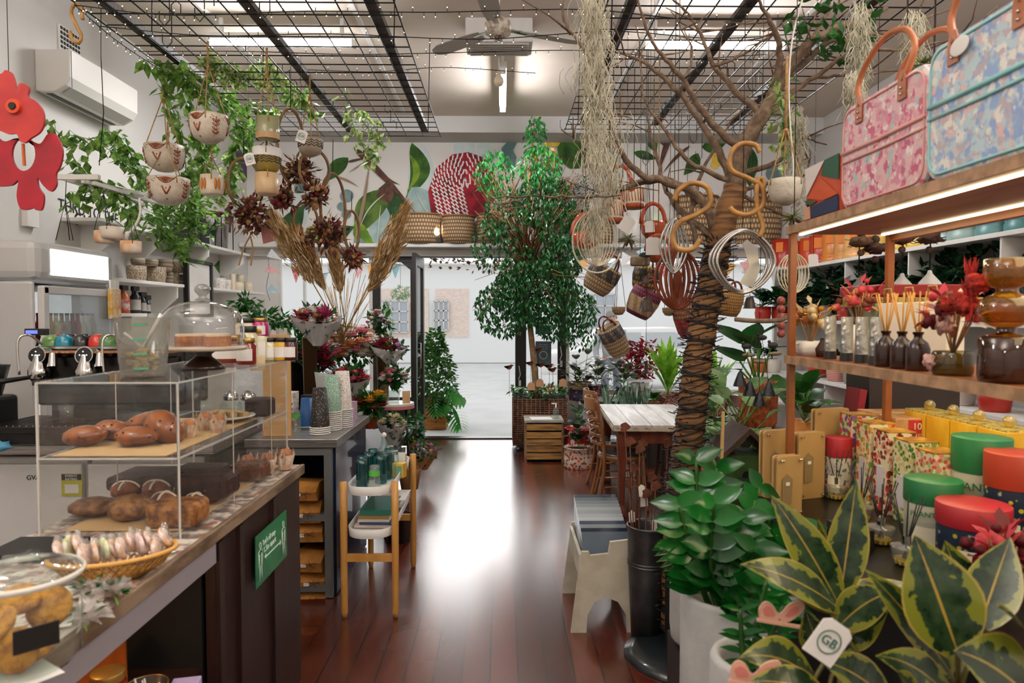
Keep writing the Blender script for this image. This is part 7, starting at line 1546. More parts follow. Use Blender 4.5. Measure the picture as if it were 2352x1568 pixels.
# ---- goods on the bench ----
CLG=glassM('diffuser_glass','#d8d8cc',2.5,.1)
for i,(px,X,lb)in enumerate(((1928,1.32,'far'),(1985,1.26,'second'),(2033,1.2,'third'),(2092,1.17,'nearest'))):
 v=onshelf(px,X,ZG);t=thing('glass_diffuser','clear glass reed diffuser with black reeds, the %s one on the steel bench'%lb,'diffuser',v,0,'clear diffusers on the steel bench')
 MB().lathe([(.001,.002),(.028,.002),(.04,.05),(.04,.055),(.012,.057),(.012,.085)],(0,0,0),28).build('bottle_body',CLG,t,world=False);MB().cyl((0,0,.06),(0,0,.086),.013).build('silver_collar',CHROME,t,world=False);MB().cyl((0,0,.004),(0,0,.018),.029,.033).build('oil',M('pale_oil','#b59a3c',.1),t,world=False);reeds(t,.02,.2,BREED,8,.045)
def tin(px,X,w,h,z,lidc,body,lb,txt=None,prt=None):
 v=onshelf(px,X,z);r=w/2;t=thing('round_puzzle_tin',lb,'tin',v,0)
 MB().lathe([(.001,0),(r,0),(r,h*.72)],(0,0,0),36).build('tin_body',body,t,world=False);MB().lathe([(r*1.03,h*.68),(r*1.04,h*.69),(r*1.04,h*.99),(r*1.02,h),(.001,h)],(0,0,0),36).build('tin_lid',lidc,t,world=False)
 d=Vector((-v.x,-v.y,0)).normalized();s=Vector((-d.y,d.x,0));q=v+d*(r*1.01)+Vector((0,0,h*.3))
 n=8;lw=MB();aa=math.atan2(d.y,d.x);vs=[(r*1.008*math.cos(a),r*1.008*math.sin(a),z_)for z_ in(h*.1,h*.38)for a in arc(n,aa-.75,aa+.15)];lw.add(vs,[(k,k+1,n+k+1,n+k)for k in range(n-1)],0,True).build('tin_label',M('label_cream','#d6cdb4',.6),t,world=False)
 if txt:text(txt,h*.1,q+Vector((0,0,h*.26))+d*.002-s*r*.25,s,(0,0,1),PG,t)
 mb=MB()
 for k in range(26):a=aa+.35+rnd(-.2,.35);mb.sleaf((v.x+r*1.01*math.cos(a),v.y+r*1.01*math.sin(a),z+h*rnd(.2,.5)),rdir(-1,.3)*.5+d*.1+Vector((0,0,-.3)),.02,.012)
 if prt:mb.build('botanical_print',prt,t)
LG,LR,LO=M('tin_lid_green','#1f6b3c',.45),M('tin_lid_red','#a3202a',.45),M('tin_lid_orange','#9c3219',.45);TC=M('tin_cream','#c9c6ae',.6);TN=patternM('tin_navy_floral','#1c2b40',['#c8b82c','#8fa88a'],34,.25)
tin(2152,1.33,.155,.22,ZG,LG,TC,'round cream tin with a green lid at the front of the bench','PLANTS',GREENM);tin(2246,1.34,.18,.19,ZG,LR,TN,'wide navy floral tin with a red lid at the front right of the bench')
tin(2262,1.52,.16,.34,ZG,LG,TC,'tall cream tin with a green lid behind the red lidded one','PLANTS',GREENM);tin(2345,1.52,.16,.32,ZG,LO,TN,'navy tin with an orange red lid at the right edge');tin(1930,1.34,.1,.24,ZG,LR,patternM('tin_white_floral','#d3cdbf',['#b8342c','#2f7a4a','#8f7aa0'],40,.3),'slim white floral tin with a red lid behind the diffusers')
for i,(px,cs)in enumerate(((1975,['#c8402c','#5a8a3c','#8a4a8a']),(2017,['#b8442a','#6f9a3a','#d8902c']),(2060,['#b82c2c','#d87a6a','#6a2a1c']),(2110,['#7a9a3c','#c8b87a','#3c6a2c']),(2165,['#d88a8a','#9ab06a','#c8503c']))):
 v=onshelf(px,1.44,ZG);h=.325-.012*i;t=thing('floral_candle_box','tall floral print box, %s from the far end of the row behind the diffusers'%['first','second','third','fourth','fifth'][i],'box',v,0,'floral print boxes on the bench')
 MB().box((0,0,h/2),(.1,.1,h)).build('box_body',patternM('floral_box%d'%i,'#d8ccaa',cs,26+i*3,.42),t,world=False,bev=.002);MB().box((0,0,h+.001),(.101,.101,.004)).build('box_top',M('gold_foil','#b88a2c',.4,c2='#7a4f1c',sc=20),t,world=False);MB().box((-.051,.0,h*.38),(.003,.045,h*.38)).build('box_label',M('pale_lilac_label','#cdc6cc',.6),t,world=False);MB().box((0,-.051,h*.38),(.045,.003,h*.38)).build('box_label',M('pale_lilac_label','#cdc6cc',.6),t,world=False)
rs=MB().box((1.72,2.1,ZG+.115),(.2,1.2,.23)).build('display_riser',BLACK);tag(rs,'black riser block at the back of the bench under the yellow boxes','riser')
YB_=M('yellow_honeycomb_box','#d8a31c',.35,c2='#e0b63a',sc=12,coat=.4);GLI=M('gold_glitter','#e2cf7a',.3,.5,c2='#b8962c',sc=90,bump=1)
for i,px in enumerate((2140,2195,2255,2325)):
 v=onshelf(px,1.66,ZG+.2312);t=thing('yellow_candle_box','golden yellow candle box, %s along the back of the bench'%['first','second','third','nearest'][i],'box',v,0,'yellow candle boxes at the back of the bench');MB().box((0,0,.06),(.12,.13,.12)).build('box_body',YB_,t,world=False,bev=.003);MB().box((0,0,.122),(.118,.128,.008)).build('glitter_top',GLI,t,world=False);MB().ball((0,0,.145),.02,0,12).build('glass_knob',glassM('knob_gold','#e8d8a0',3,.2,'#d8c070'),t,world=False)
for i,(px,cc,tx)in enumerate(((2045,'#6f9a3c','1000'),(2100,'#b82c2c','1000'))):
 v=onshelf(px,1.6,1.13);t=thing('puzzle_box',['green labelled jigsaw box behind the floral boxes','red labelled jigsaw box behind the floral boxes'][i],'box',v,0,'jigsaw boxes behind the floral boxes');MB().box((0,0,.05),(.2,.12,.1)).build('box_body',M('puzzle_tan','#b88a5a',.5,c2='#8a5a2c',sc=9),t,world=False,bev=.002);MB().box((0,-.061,.05),(.1,.003,.09)).build('box_label',M('puzzle'+cc,cc,.5),t,world=False);text(tx,.036,v+Vector((0,-.064,.07)),(1,0,0),(0,0,1),M('label_cream','#d6cdb4',.6),t);text('PUZZLE',.018,v+Vector((0,-.064,.035)),(1,0,0),(0,0,1),M('label_cream','#d6cdb4',.6),t)
o=MB().box((1.62,onshelf(2075,1.6,0).y+.05,ZG+.114),(.28,.5,.2285)).build('display_riser',BLACK);tag(o,'black riser block under the jigsaw boxes','riser')
PLY=M('plywood','#b8935c',.6,c2='#a37f4a',sc=3,stretch=(1,1,.3));PLD=M('cardboard_brown','#8a6a44',.8)
def press(px,py0,py1,w,X,lb):
 v=onshelf(px,X,ZG);Y=v.y;h=CAMZ-(py0-727)*S(Y)-ZG;W_=w*S(Y);t=thing('flower_press',lb,'flower press',v,R(18),'wooden flower presses at the far end of the bench')
 for y in(0,.022):MB().prism([(x,z+h/2)for x,z in rrect(W_,h,.012,3)],(0,y,0),(1,0,0),(0,0,1),.009).build('press_board',PLY,t,world=False)
 MB().box((0,.011,h/2),(W_-.02,.012,h-.02)).build('card_layers',PLD,t,world=False)
 for x in(-1,1):
  for z in(.015,h-.015):MB().cyl((x*(W_/2-.014),-.018,z),(x*(W_/2-.014),.03,z),.0035).cyl((x*(W_/2-.02),-.012,z),(x*(W_/2-.008),-.012,z),.004).build('wing_nut',CHROME,t,world=False)
 MB().prism([(-.02,-.1),(.02,-.09),(.025,0),(0,.02),(-.02,.0)],(-W_*.15,-.008,h*.62),(1,0,0),(0,0,1),.002).build('kraft_tag',M('kraft_tag','#8c7450',.8),t,world=False);MB().box((-W_*.13,-.0105,h*.55),(.016,.002,.012)).build('price_label',PAPER,t,world=False)
press(1792,990,1145,84,1.1,'wide wooden flower press at the left end of the bench');press(1868,995,1150,76,1.22,'wooden flower press between the wide and the tall ones');press(1818,1050,1158,70,1.03,'smallest wooden flower press in front');press(1915,940,1120,96,1.38,'tall honey coloured flower press at the back')
v=onshelf(1862,1.1,ZG);o=MB().box(v+Vector((0,-.3,.03)),(.09,.12,.06)).build('black_tin',BLACK);tag(o,'small black printed tin on the bench in front of the presses','tin')
v=onshelf(1998,1.55,1.13);o=MB().box(v+Vector((0,.12,.08)),(.03,.12,.19),rot=Euler((0,R(8),0)).to_matrix()).build('red_book',M('book_red','#8c1a24',.5));tag(o,'tall red spined book behind the jigsaw boxes','book')
v=Vector((P(1848,960,3.0).x,3.0,.9));t=thing('honeycomb_pot','orange honeycomb patterned pot behind the shelf post','pot',v);HC=patternM('honeycomb_orange','#c07a2c',['#9a5a1c'],26,.3,bump=.6);MB().lathe([(.001,0),(.06,0),(.075,.1),(.078,.26),(.07,.26),(.001,.22)],(0,0,0),28).build('pot_body',HC,t,world=False)
leafy(v,1.14,16,.16,.1,GREENM,'broad leaved green plant in the honeycomb pot',up=.7,h=.12)
pd=thing('plant_pedestal','dark pedestal behind the shelf carrying the honeycomb pot','stand',(1.33,3.0,0));MB().box((1.33,3.0,.448),(.3,.3,.895)).build('pedestal',M('dark_table','#2d221b',.5),pd)
t=thing('display_stand','dark stand below the green birdhouse','stand',(1.15,3.55,0));MB().box((1.3,3.6,.34),(.75,.5,.68)).build('pedestal',M('dark_table','#2d221b',.5),t)
c=P(1700,1050,3.4);t=thing('birdhouse','green and brown wooden birdhouse with a dark pitched roof','birdhouse',(c.x,c.y,.682));BG=M('bird_green','#3c5a24',.7,c2='#2c431c',sc=12)
MB().box((0,0,.13),(.2,.2,.26)).build('house_body',BG,t,world=False);MB().prism([(-.15,-.06),(0,.08),(.15,-.06),(.15,-.03),(0,.11),(-.15,-.03)],(0,0,.29),(1,0,0),(0,0,1),.28).build('pitched_roof',M('bird_roof','#3c2820',.7,c2='#4f372a',sc=14),t,world=False);MB().cyl((0,-.102,.16),(0,-.106,.16),.025).build('entry_hole',BLACK,t,world=False);MB().box((-.06,-.1,.05),(.09,.01,.1)).build('side_door',M('bird_dark','#24331a',.7),t,world=False)
c=P(1732,1100,3.1);t=thing('green_drawer_box','dark green metal drawer box below the birdhouse','box',(c.x,3.2,.682));MB().box((0,0,.08),(.2,.16,.15)).build('box_body',M('drawer_green','#22331f',.5,c2='#2f4727',sc=9),t,world=False,bev=.004);MB().box((0,-.085,.07),(.04,.012,.03)).build('latch',CHROME,t,world=False)
o=MB().bar(P(1661,945,3.1),P(1655,1100,3.1)-Vector((0,0,.12)),.012).build('bamboo_cane',M('bamboo_stake','#c2a06a',.6));tag(o,'pale upright cane in front of the birdhouse','cane')
DIM=NT('dimpled_terracotta');uv=DIM.coord('UV');mp=DIM.node('ShaderNodeMapping');DIM.l.new(uv,mp.inputs[0]);mp.inputs['Scale'].default_value=(26,12,1);vd=DIM.vor(mp.outputs[0],1.0);DIM.base(DIM.mix(DIM.step(vd,.1,.5),lin('#8c3f20'),lin('#bf5f30')));DIM.set(rough=.6);DIM.bump(vd,.8,.02)
c=P(1748,985,3.9);t=thing('terracotta_pot','large dimpled orange terracotta pot with a rolled rim','pot',(c.x,3.95,.98-.001));MB().lathe([(.001,0),(.09,0),(.105,.03),(.112,.24),(.118,.25),(.118,.275),(.105,.275),(.1,.2),(.001,.2)],(0,0,0),36).build('pot_body',DIM.m,t,world=False);MB().cyl((0,0,.2),(0,0,.225),.1).build('soil',SOIL,t,world=False)
p_=thing('plant_pedestal','timber pedestal under the dimpled terracotta pot','stand',(c.x,3.98,0));MB().box((c.x,3.98,.489),(.26,.26,.978)).build('pedestal',M('dark_table','#2d221b',.5),p_)
t=thing('fiddle_leaf_fig','fiddle leaf fig with large dark wavy leaves growing from the terracotta pot','plant',(c.x,3.95,1.2));mb=MB();ms=MB();FID=leafM('fiddle_leaf','#1d4a20','#2f6a2c',.3,.3,6)
for(a,b,x,y,w)in((1705,790,1655,740,.13),(1700,830,1660,790,.14),(1720,790,1735,745,.1),(1745,770,1810,730,.09),(1770,800,1825,790,.1),(1700,850,1650,840,.1),(1780,860,1800,900,.08),(1740,800,1700,760,.1)):
 p=P(a,b,3.9);q=P(x,y,3.8);d=q-p;mb.leaf(p,d,d.length*1.5,w*1.3,0,.2,.12,6);ms.tube([(c.x,3.95,1.2),tuple(p)],.006,5)
mb.build('fiddle_leaf',FID,t);ms.build('stem',LGREEN,t)
c=P(1700,950,3.6);leafy(Vector((c.x,3.6,.72)),.72,26,.2,.12,leafM('syngonium','#6a9a5a','#a8c48c',.4,.4,14),'pale green arrow leaved plant spilling left of the terracotta pot',up=.6,h=.4,spread=2.5,tw=.08)
c=P(1640,990,4.4);leafy(Vector((c.x,4.4,.6)),.6,30,.15,.06,GREENM,'small leaved plant just right of the lit trunk',up=.7,h=.5,spread=2)
t=thing('driftwood_mobile','driftwood bird mobile with four dark bells hanging behind the shelf post','mobile',P(1740,735,3.3));DW=M('driftwood','#8c7a60',.8,c2='#6a5844',sc=14,bump=.4)
MB().tube(spline([P(1688,733,3.3),P(1740,737,3.3),P(1790,735,3.3),P(1808,728,3.3)]),.011,8).build('branch_bar',DW,t);MB().tube([up(P(1745,735,3.3)),P(1745,735,3.3)],.0015,4).build('cord',WIRE,t)
for(x,y)in((1720,815),(1780,812),(1745,830)):MB().ball(P(x,y,3.3),1,0,10,(.035,.014,.01)).build('driftwood_piece',DW,t)
for(x,y)in((1715,795),(1750,775),(1775,792)):MB().ball(P(x,y,3.3),1,0,10,(.026,.012,.014)).ball(P(x-8,y-7,3.3),.009,0,8).build('driftwood_bird',M('dark_bird','#33302c',.7),t)
for(x,y)in((1700,858),(1722,880),(1766,880),(1744,903)):p=P(x,y,3.25);MB().tube([P(1744,737,3.3),p],.0015,4).build('bell_cord',WIRE,t);MB().lathe([(.032,-.06),(.03,-.05),(.012,0),(.005,.012),(.001,.014)],p,14).build('bell',M('pewter_bell','#2f3134',.4,.6,bump=.4),t)
# ---- right wall shelves ----
def rshelf(z,y0,y1,lb):
 t=thing('wall_shelf',lb,'shelf',(3.75,(y0+y1)/2,z));MB().box((3.75,(y0+y1)/2,z),(.5,y1-y0,.035)).box((3.55,8.5,z),(.9,.7,.034)).build('board',WHITE,t,bev=.003)
 n=5
 for k in range(n):MB().box((3.74,y0+.1+(y1-y0-.2)*k/(n-1),z-.13),(.44,.02,.22)).build('bracket',WHITE,t)
ZA,ZB2,ZC2=2.2,1.56,.9
rshelf(ZA,3.6,8.2,'upper white shelf of coloured planters on the right wall');rshelf(ZB2,3.4,8.8,'middle white shelf of potted plants on the right wall');rshelf(ZC2,3.4,8.8,'lower white shelf of potted plants on the right wall')
cl=['#a8281c','#b8341c','#c8421c','#b83a20','#c8782c','#c98a4a','#cf9a5c','#d0a24a','#d0a444','#cfa83a','#d4b04a','#8aa09a','#8fa8a0','#5f8a8a','#4f7f80','#3f7074']
pxs=[1800,1832,1862,1888,1914,1942,1970,2000,2032,2066,2112,2180,2222,2282,2352,2420];OT=M('orange_label','#d8741c',.6)
for i,(px,cc)in enumerate(zip(pxs,cl)):
 v=onshelf(px,3.68,ZA+.018);r=.13 if i%3 else.15;h=.33 if i%4 else.37;t=thing('plastic_planter','glazed planter with an orange label, %s along the upper right shelf'%['first','second','third','fourth','fifth','sixth','seventh','eighth','ninth','tenth','eleventh','twelfth','thirteenth','fourteenth','fifteenth','last'][i],'planter',v,0,'coloured planters on the upper right shelf');m=M('planter'+cc,cc,.35)
 MB().lathe([(.001,0),(r,0),(r*1.02,.01),(r*1.02,.06),(r*.96,.065),(r*.97,.08),(r,h),(r-.01,h),(r*.9,.08),(.001,.07)],(0,0,0),28).build('planter_body',m,t,world=False);MB().box((-r*.72,-r*.72,h*.72),(.004,.09,.12),rz=R(45)).build('orange_label',OT,t,world=False)
MIX=[DGREEN,GREENM,leafM('deep_gloss_leaf','#0f2a18','#1c3f22',.25,.15)]
POTS=[M('pot_red','#a82a1c',.4),TERRA,stripeM('red_striped_pot',['#b8301f','#c9b8a8'],60,2),M('pot_pale','#c9c0b4',.5),M('pot_stone','#8a8378',.6)]
og=['first','second','third','fourth','fifth','sixth','seventh','eighth','ninth','tenth','eleventh','twelfth','thirteenth','fourteenth']
for i,px in enumerate((1752,1790,1828,1866,1904,1946,1990,2040,2095,2160,2230,2310)):
 v=onshelf(px,3.68,ZB2+.018);pot(v,.1,.17 if i<9 else.14,POTS[i%5 if i>2 else 0],'small plant pot, %s along the middle right shelf'%og[i],group='pots on the middle right shelf')
 leafy(v,v.z+.15,22,.3,.11,MIX[i%3 if i<4 else(0,2)[i%2]],'glossy dark green plant, %s along the middle right shelf'%og[i],up=.5,h=.12,spread=1.5,tw=.06)
 mb=MB();
for i,px in enumerate((1745,1775,1880,1925,1965,2150,2210,2290)):
 v=onshelf(px,3.66,ZC2+.018);pot(v,.11,.17,POTS[(i*2+1)%5],'plant pot, %s along the lower right shelf'%og[i],group='pots on the lower right shelf');leafy(v,v.z+.15,20,.22,.07,[GREENM,DGREEN][i%2],'green plant, %s along the lower right shelf'%og[i],up=.6,h=.1)
for i,(px,y)in enumerate(((1840,640),(1905,670),(1960,650),(2020,660),(2100,640),(2190,640),(2280,620))):
 v=onshelf(px,3.72,ZA-.02);t=thing('shade_greenery','dark greenery standing for plants and shade under the planter shelf, %s from the far end'%og[i],'plant',v);mb=MB();crown(mb,v-Vector((0,0,.26)),(.2,.5,.26),130,.16,.45);mb.build('foliage',MIX[(0,2)[i%2]],t)  # dense dark leaves stand for plants and for the shade under the shelf
for i,(px,py,cc)in enumerate(((1972,665,'#6f6e6c'),(2072,655,'#b9b4ac'),(2135,648,'#b9b4ac'))):
 c=P(px,py,3.2);t=thing('ceramic_bell',['grey ceramic cone bell hanging behind the shelf','white ceramic cone bell hung on a cord, left one','white ceramic cone bell hung on a red cord, right one'][i],'bell',c);MB().lathe([(.075,-.08),(.07,-.05),(.045,0),(.012,.04),(.008,.055),(.001,.058)],c,20).build('bell_body',M('bell'+cc,cc,.6),t);MB().tube([c+Vector((0,0,.05)),up(c)],.003,4).build('cord',WIRE,t)
for i,(px,py)in enumerate(((1978,555),(2010,570),(2072,548),(2135,548))):
 c=P(px,py,3.1);t=thing('seed_pod_mobile','string of brown seed pods hanging behind the top shelf, %s from the left'%og[i],'mobile',c);mb=MB();mb.ball(c,1,0,12,(.05,.05,.025),bumpy=.5).ball(c+Vector((0,0,.04)),.02,0,10).ball(c-Vector((0,0,.05)),.016,0,10)
 for k in range(26):d=rdir(-.4,.2);mb.tube([c,c+d*rnd(.04,.075)],.002,3)
 mb.tube([c,up(c)],.0018,4).build('pod',DRY[0]if i%2 else M('nest_brown','#5c4228',.9,c2='#3a2818',sc=40),t)
t=thing('red_trays','long red lacquer trays on a green box behind the gift bags','tray',(1.8,3.1,1.3));c=P(2090,668,3.0);MB().box((c.x,3.0,c.z),(.38,.2,.05)).box((c.x-.18,3.02,c.z-.002),(.16,.18,.045)).build('tray_body',M('lacquer_red','#8c1c16',.35),t,bev=.005);MB().box((c.x,3.02,c.z-.05),(.5,.26,.04)).build('basket_tray',M('yellow_bamboo2','#b5964a',.6,c2='#8a6c2c',sc=40),t)
o=MB().box((c.x,3.05,(c.z-.07)/2),(.4,.2,c.z-.072)).build('display_column',M('dark_table','#2d221b',.5));tag(o,'dark column carrying the red trays behind the shelving','stand')
# ================= hanging things by the right window =================
def rope2(t,c,top,Y,x=None,m=None,r=.0022):MB().tube([c,up(c)],r,4).build('hanging_cord',m or WIRE,t)
def lantern(px,py,Y,w,h,lb,top):
 c=P(px,py,Y);r=w*S(Y)/2;hh=h*S(Y);t=thing('bird_feeder',lb,'bird feeder',(c.x,c.y,c.z-hh/2),0,'striped ceramic bird feeders')
 MB().lathe([(r*.92,0),(r,hh*.5),(r,hh*.9),(r*.8,hh),(.001,hh)],(0,0,0),24).build('feeder_body',CREAM,t,world=False);MB().lathe([(r*.8,-.004),(r*1.02,0),(r*1.02,.025),(r*.9,.03)],(0,0,0),24).build('feeder_rim',TERRA,t,world=False)
 mb=MB()
 for k in range(20):a=2*PI*k/20;mb.tube([(r*1.01*math.cos(a),r*1.01*math.sin(a),.04),(r*1.01*math.cos(a*.96),r*1.01*math.sin(a*.96),hh*.88)],.0028,4)
 mb.build('painted_line',TERRA,t,world=False);MB().ball((-r*.3,-r*.8,hh*.82),1,0,12,(r*.45,r*.25,hh*.2)).build('feeder_opening',M('coral_glaze','#c25a3c',.4),t,world=False);MB().tube([(0,0,hh),(0,0,up(c).z-c.z+hh/2)],.003,4).build('cord',WIRE,t,world=False)
lantern(1408,486,4.6,46,50,'white bird feeder with terracotta stripes, the lower left one',250);lantern(1456,452,4.6,46,52,'white bird feeder with terracotta stripes, the upper right one',250)
TG=M('orange_glaze','#b5471c',.25,coat=.4)
def opn(px,py,Y,w,h,lb,top,mat=TG):
 c=P(px,py,Y);r=w*S(Y)/2;hh=h*S(Y);t=thing('hanging_planter',lb,'planter',(c.x,c.y,c.z-hh/2))
 MB().lathe([(.001,0),(r*.5,0),(r*.85,hh*.12),(r,hh*.32),(r*.92,hh*.45),(r*.8,hh*.44),(.001,hh*.2)],(0,0,0),24).build('planter_bowl',mat,t,world=False)
 MB().tube([(r*math.cos(a)*.95,0,hh*.4+hh*.55*math.sin(a))for a in arc(16,0,PI)],r*.17,8).build('planter_arch',mat,t,world=False);MB().tube([(0,0,hh*.95),(0,0,up(c).z-c.z+hh/2)],.004,4).build('cord',ROPE,t,world=False)
opn(1345,530,4.4,64,82,'orange glazed arched hanging planter left of the ring spinner',440);opn(1500,505,4.8,58,84,'orange glazed arched hanging planter behind the cane hook',330);opn(1512,570,4.4,60,64,'orange ceramic planter hanging above the rust spinner',440,TERRA);opn(1425,430,5.2,60,110,'red brown arched planter behind the bird feeders',300,TERRA)
def rings(px,py,Y,w,h,n,r,mat,lb,top,shape=1.0,inner=.2,name='wind_spinner'):
 c=P(px,py,Y);t=thing(name,lb,'wind spinner',(c.x,c.y,c.z-h*S(Y)/2))
 for k in range(n):
  f=1-(1-inner)*k/max(1,n-1);a_=w*S(Y)/2*f;b_=h*S(Y)/2*(1-.1*k/n);ph=.12*k
  def sg(v,p):return math.copysign(abs(v)**p,v)
  MB().tube([(c.x+a_*sg(math.cos(q),shape)*math.cos(ph),c.y+a_*sg(math.cos(q),shape)*math.sin(ph),c.z+b_*sg(math.sin(q),shape))for q in arc(48,0,2*PI*47/48)],r,6,close=True).build('ring',mat,t)
 MB().tube([c+Vector((0,0,h*S(Y)/2)),up(c)],.002,4).build('cord',WIRE,t);return t,c
RUS=M('rust_spinner_metal','#7a3216',.55,c2='#8f4420',sc=12)
t,c=rings(1556,640,3.6,104,138,4,.009,RUS,'rust red wind spinner of nested rings around a cut out tree',520,1.15,.35)
MB().prism([(0,-.14),(.03,-.06),(.02,.03),(0,.06),(-.02,.03),(-.03,-.06)],c,(1,0,0),(0,0,1),.004).tube([c-Vector((0,0,.1)),c+Vector((.03,0,.06))],.004,5).tube([c-Vector((0,0,.1)),c+Vector((-.04,0,.04))],.004,5).build('tree_cut_out',RUS,t)
SIL=M('silver_spinner_metal','#b8b5b0',.25,.8)
t,c=rings(1705,600,3.1,152,146,3,.007,SIL,'large silver ringed wind spinner in front of the lit trunk',492,1.2,.86);MB().prism([(-.06,-.1),(-.02,-.02),(-.05,.08),(-.03,.1),(.02,.06),(.03,-.04),(0,-.12)],c+Vector((.05,0,0)),(1,0,0),(0,0,1),.003).build('silver_cut_out',SIL,t)
rings(1548,565,3.4,64,124,3,.006,SIL,'silver teardrop wind spinner hanging inside the cane hook',430,1.3,.4);rings(1822,628,2.9,72,90,5,.0028,M('pale_ring','#c2b89c',.4),'pale thin ringed spinner behind the shelf post',500,1.0,.3);t,c=rings(1372,545,3.3,92,130,7,.003,M('pale_ring','#c2b89c',.4),'whisk like spinner of thin pale strands left of the bird feeders',460,1.0,.1)
MB().tube([(c.x+.12*math.cos(a),c.y,c.z-.02+.15*math.sin(a))for a in arc(30,1.2,5.9)],.0045,6).build('outer_loop',M('pale_ring','#c2b89c',.4),t)
def wbask(px,py,Y,w,h,tilt,mat,lb,top=None,hand=True):
 c=P(px,py,Y);r=w*S(Y)/2;hh=h*S(Y);m=Euler((R(10),R(tilt),0)).to_matrix();t=thing('woven_basket',lb,'basket',(c.x,c.y,c.z-hh/2))
 b=c-m@Vector((0,0,hh/2));MB().lathe([(.001,0),(r*.7,0),(r*.88,hh*.2),(r,hh*.6),(r*.96,hh),(r*.9,hh),(r*.8,hh*.2),(.001,hh*.06)],b,28,0,m).build('basket_body',mat,t)
 if hand:
  for s in(-1,1):MB().tube([b+m@Vector((r*.5*math.cos(a),s*r*.75,hh+r*.75*math.sin(a)))for a in arc(12,0,PI)],.008,6).build('handle',M('leather_handle','#6d2f24',.5),t)
 MB().tube([c+m@Vector((0,0,hh/2+r*.7)),up(c)],.002,4).build('hanging_cord',WIRE,t)
W1=weaveM('beige_banded_weave','#b59a72','#6a5540',34,band=((.35,.5,'#3c3a3c'),(.6,.68,'#4a4444')));W2=weaveM('magenta_weave','#7a2440','#3c1220',34,band=((.2,.4,'#b59a72'),(.6,.7,'#c88aa0')));W3=weaveM('red_tan_weave','#9c6a44','#5c3420',34,band=((.0,.38,'#8c2028'),));W4=weaveM('straw_weave','#b58a4c','#7a5628',40);W5=weaveM('black_gold_weave','#a8863a','#3a2a18',24,band=((.3,.5,'#1f1a16'),(.65,.85,'#1f1a16')))
wbask(1380,640,5.6,76,66,30,W1,'beige woven basket with dark zigzag bands tilted in front of the window');wbask(1412,782,5.8,58,74,-28,W1,'striped woven basket with red handles hanging lowest in the window');wbask(1476,695,5.4,72,66,25,W2,'magenta woven basket behind the brass bell');wbask(1581,735,5.0,66,78,-14,W3,'round red and tan woven basket left of the lit trunk',hand=False);wbask(1676,695,5.2,60,58,6,W4,'plain straw basket with red handles right of the lit trunk');wbask(1482,640,5.6,62,56,10,W5,'black and gold woven basket above the magenta one')
for i,(px,py)in enumerate(((1421,708),(1537,710))):
 c=P(px,py,5.0);r=.05;t=thing('coconut_planter',['small coconut planter on chains left of the brass bell','small coconut planter on chains behind the rust spinner'][i],'planter',(c.x,c.y,c.z-r));MB().lathe([(.001,-.05),(.03,-.045),(.048,-.02),(.052,.01),(.046,.012),(.001,-.03)],c,20).build('coconut_bowl',WICK2,t)
 MB().tube([c+Vector((0,0,.42)),up(c)],.0022,4).build('hanging_cord',WIRE,t)
 for k in range(3):a=k*2.1;MB().tube([c+Vector((.05*math.cos(a),.05*math.sin(a),.01)),c+Vector((0,0,.42))],.0022,4).build('chain',WIRE,t)
BRS=M('aged_brass','#4a4038',.4,.6)
for i,(px,py,k)in enumerate(((1485,695,.05),(1722,692,.04),(1482,640,.028))):
 c=P(px,py,4.2);t=thing('brass_bell',['dark brass bell in front of the magenta basket','dark brass bell hanging below the silver spinner','small dark bell in front of the black and gold basket'][i],'bell',c);MB().lathe([(k*1.05,-k*1.1),(k*.9,-k*.9),(k*.7,0),(k*.55,k*.6),(.001,k*.8)],c,20).build('bell_body',BRS,t);MB().tube([c+Vector((0,0,k*.7)),up(c)],.002,4).build('cord',WIRE,t)
 if i==0:MB().tube([c-Vector((0,0,.05)),c-Vector((0,0,.36))],.0015,4).box(c-Vector((0,0,.4)),(.02,.004,.08)).build('clapper',BRS,t)
c=P(1470,600,4.3);t=thing('driftwood_bird','small driftwood bird block hanging over the bells','ornament',c);MB().box(c,(.12,.05,.06)).build('wood_block',DW,t,bev=.012);MB().ball(c+Vector((.03,-.01,.035)),1,0,12,(.04,.02,.022)).build('bird_body',M('dark_bird','#33302c',.7),t);rope2(t,c,(1468,520),4.3)
for i,(px,py,Y)in enumerate(((1445,548,3.6),(1822,500,2.9),(2120,150,2.6))):
 c=P(px,py,Y);t=thing('air_plant',['spiky green air plant on a dark twig below the bird feeders','spiky air plant dangling beside the shelf top','dark air plant on the twig behind the pink bag handles'][i],'air plant',c);mb=MB()
 for k in range(50):d=rdir(-.3,1);mb.leaf(c,d,rnd(.05,.1),.008,0,.4,.2,3)
 mb.build('foliage',leafM('air_plant_leaf','#7a8a4a','#4f5a2c'),t)
 mb=MB()
 for k in range(8):d=rdir(-1,.1);mb.tube([c,c+d*.06],[.008,.004],5)
 mb.build('twig',BARK,t)
hang(1803,442,3.0,74,58,M('plaster_white','#bdb5a4',.8,bump=.6,bs=40),'white rough plaster hanging bowl beside the patchwork pouch',130,flat=.3,knot=.6)
c=P(1800,330,3.1);t=thing('hanging_pothos','pale pothos sprig hanging above the plaster bowl','plant',c);vine([P(1790,200,3.1),P(1800,290,3.1),P(1795,345,3.1)],40,.07,t,POTHOS2)
c=P(1860,40,3.2);t=thing('climbing_greenery','dark green leaves clinging to the thick branch at the top right','plant',c);mb=MB()
for k in range(60):mb.sleaf(P(rnd(1810,2010),rnd(0,130),3.2)+Vector((0,rnd(-.2,.2),0)),rdir(),.07,.05)
mb.build('foliage',GREENM,t)
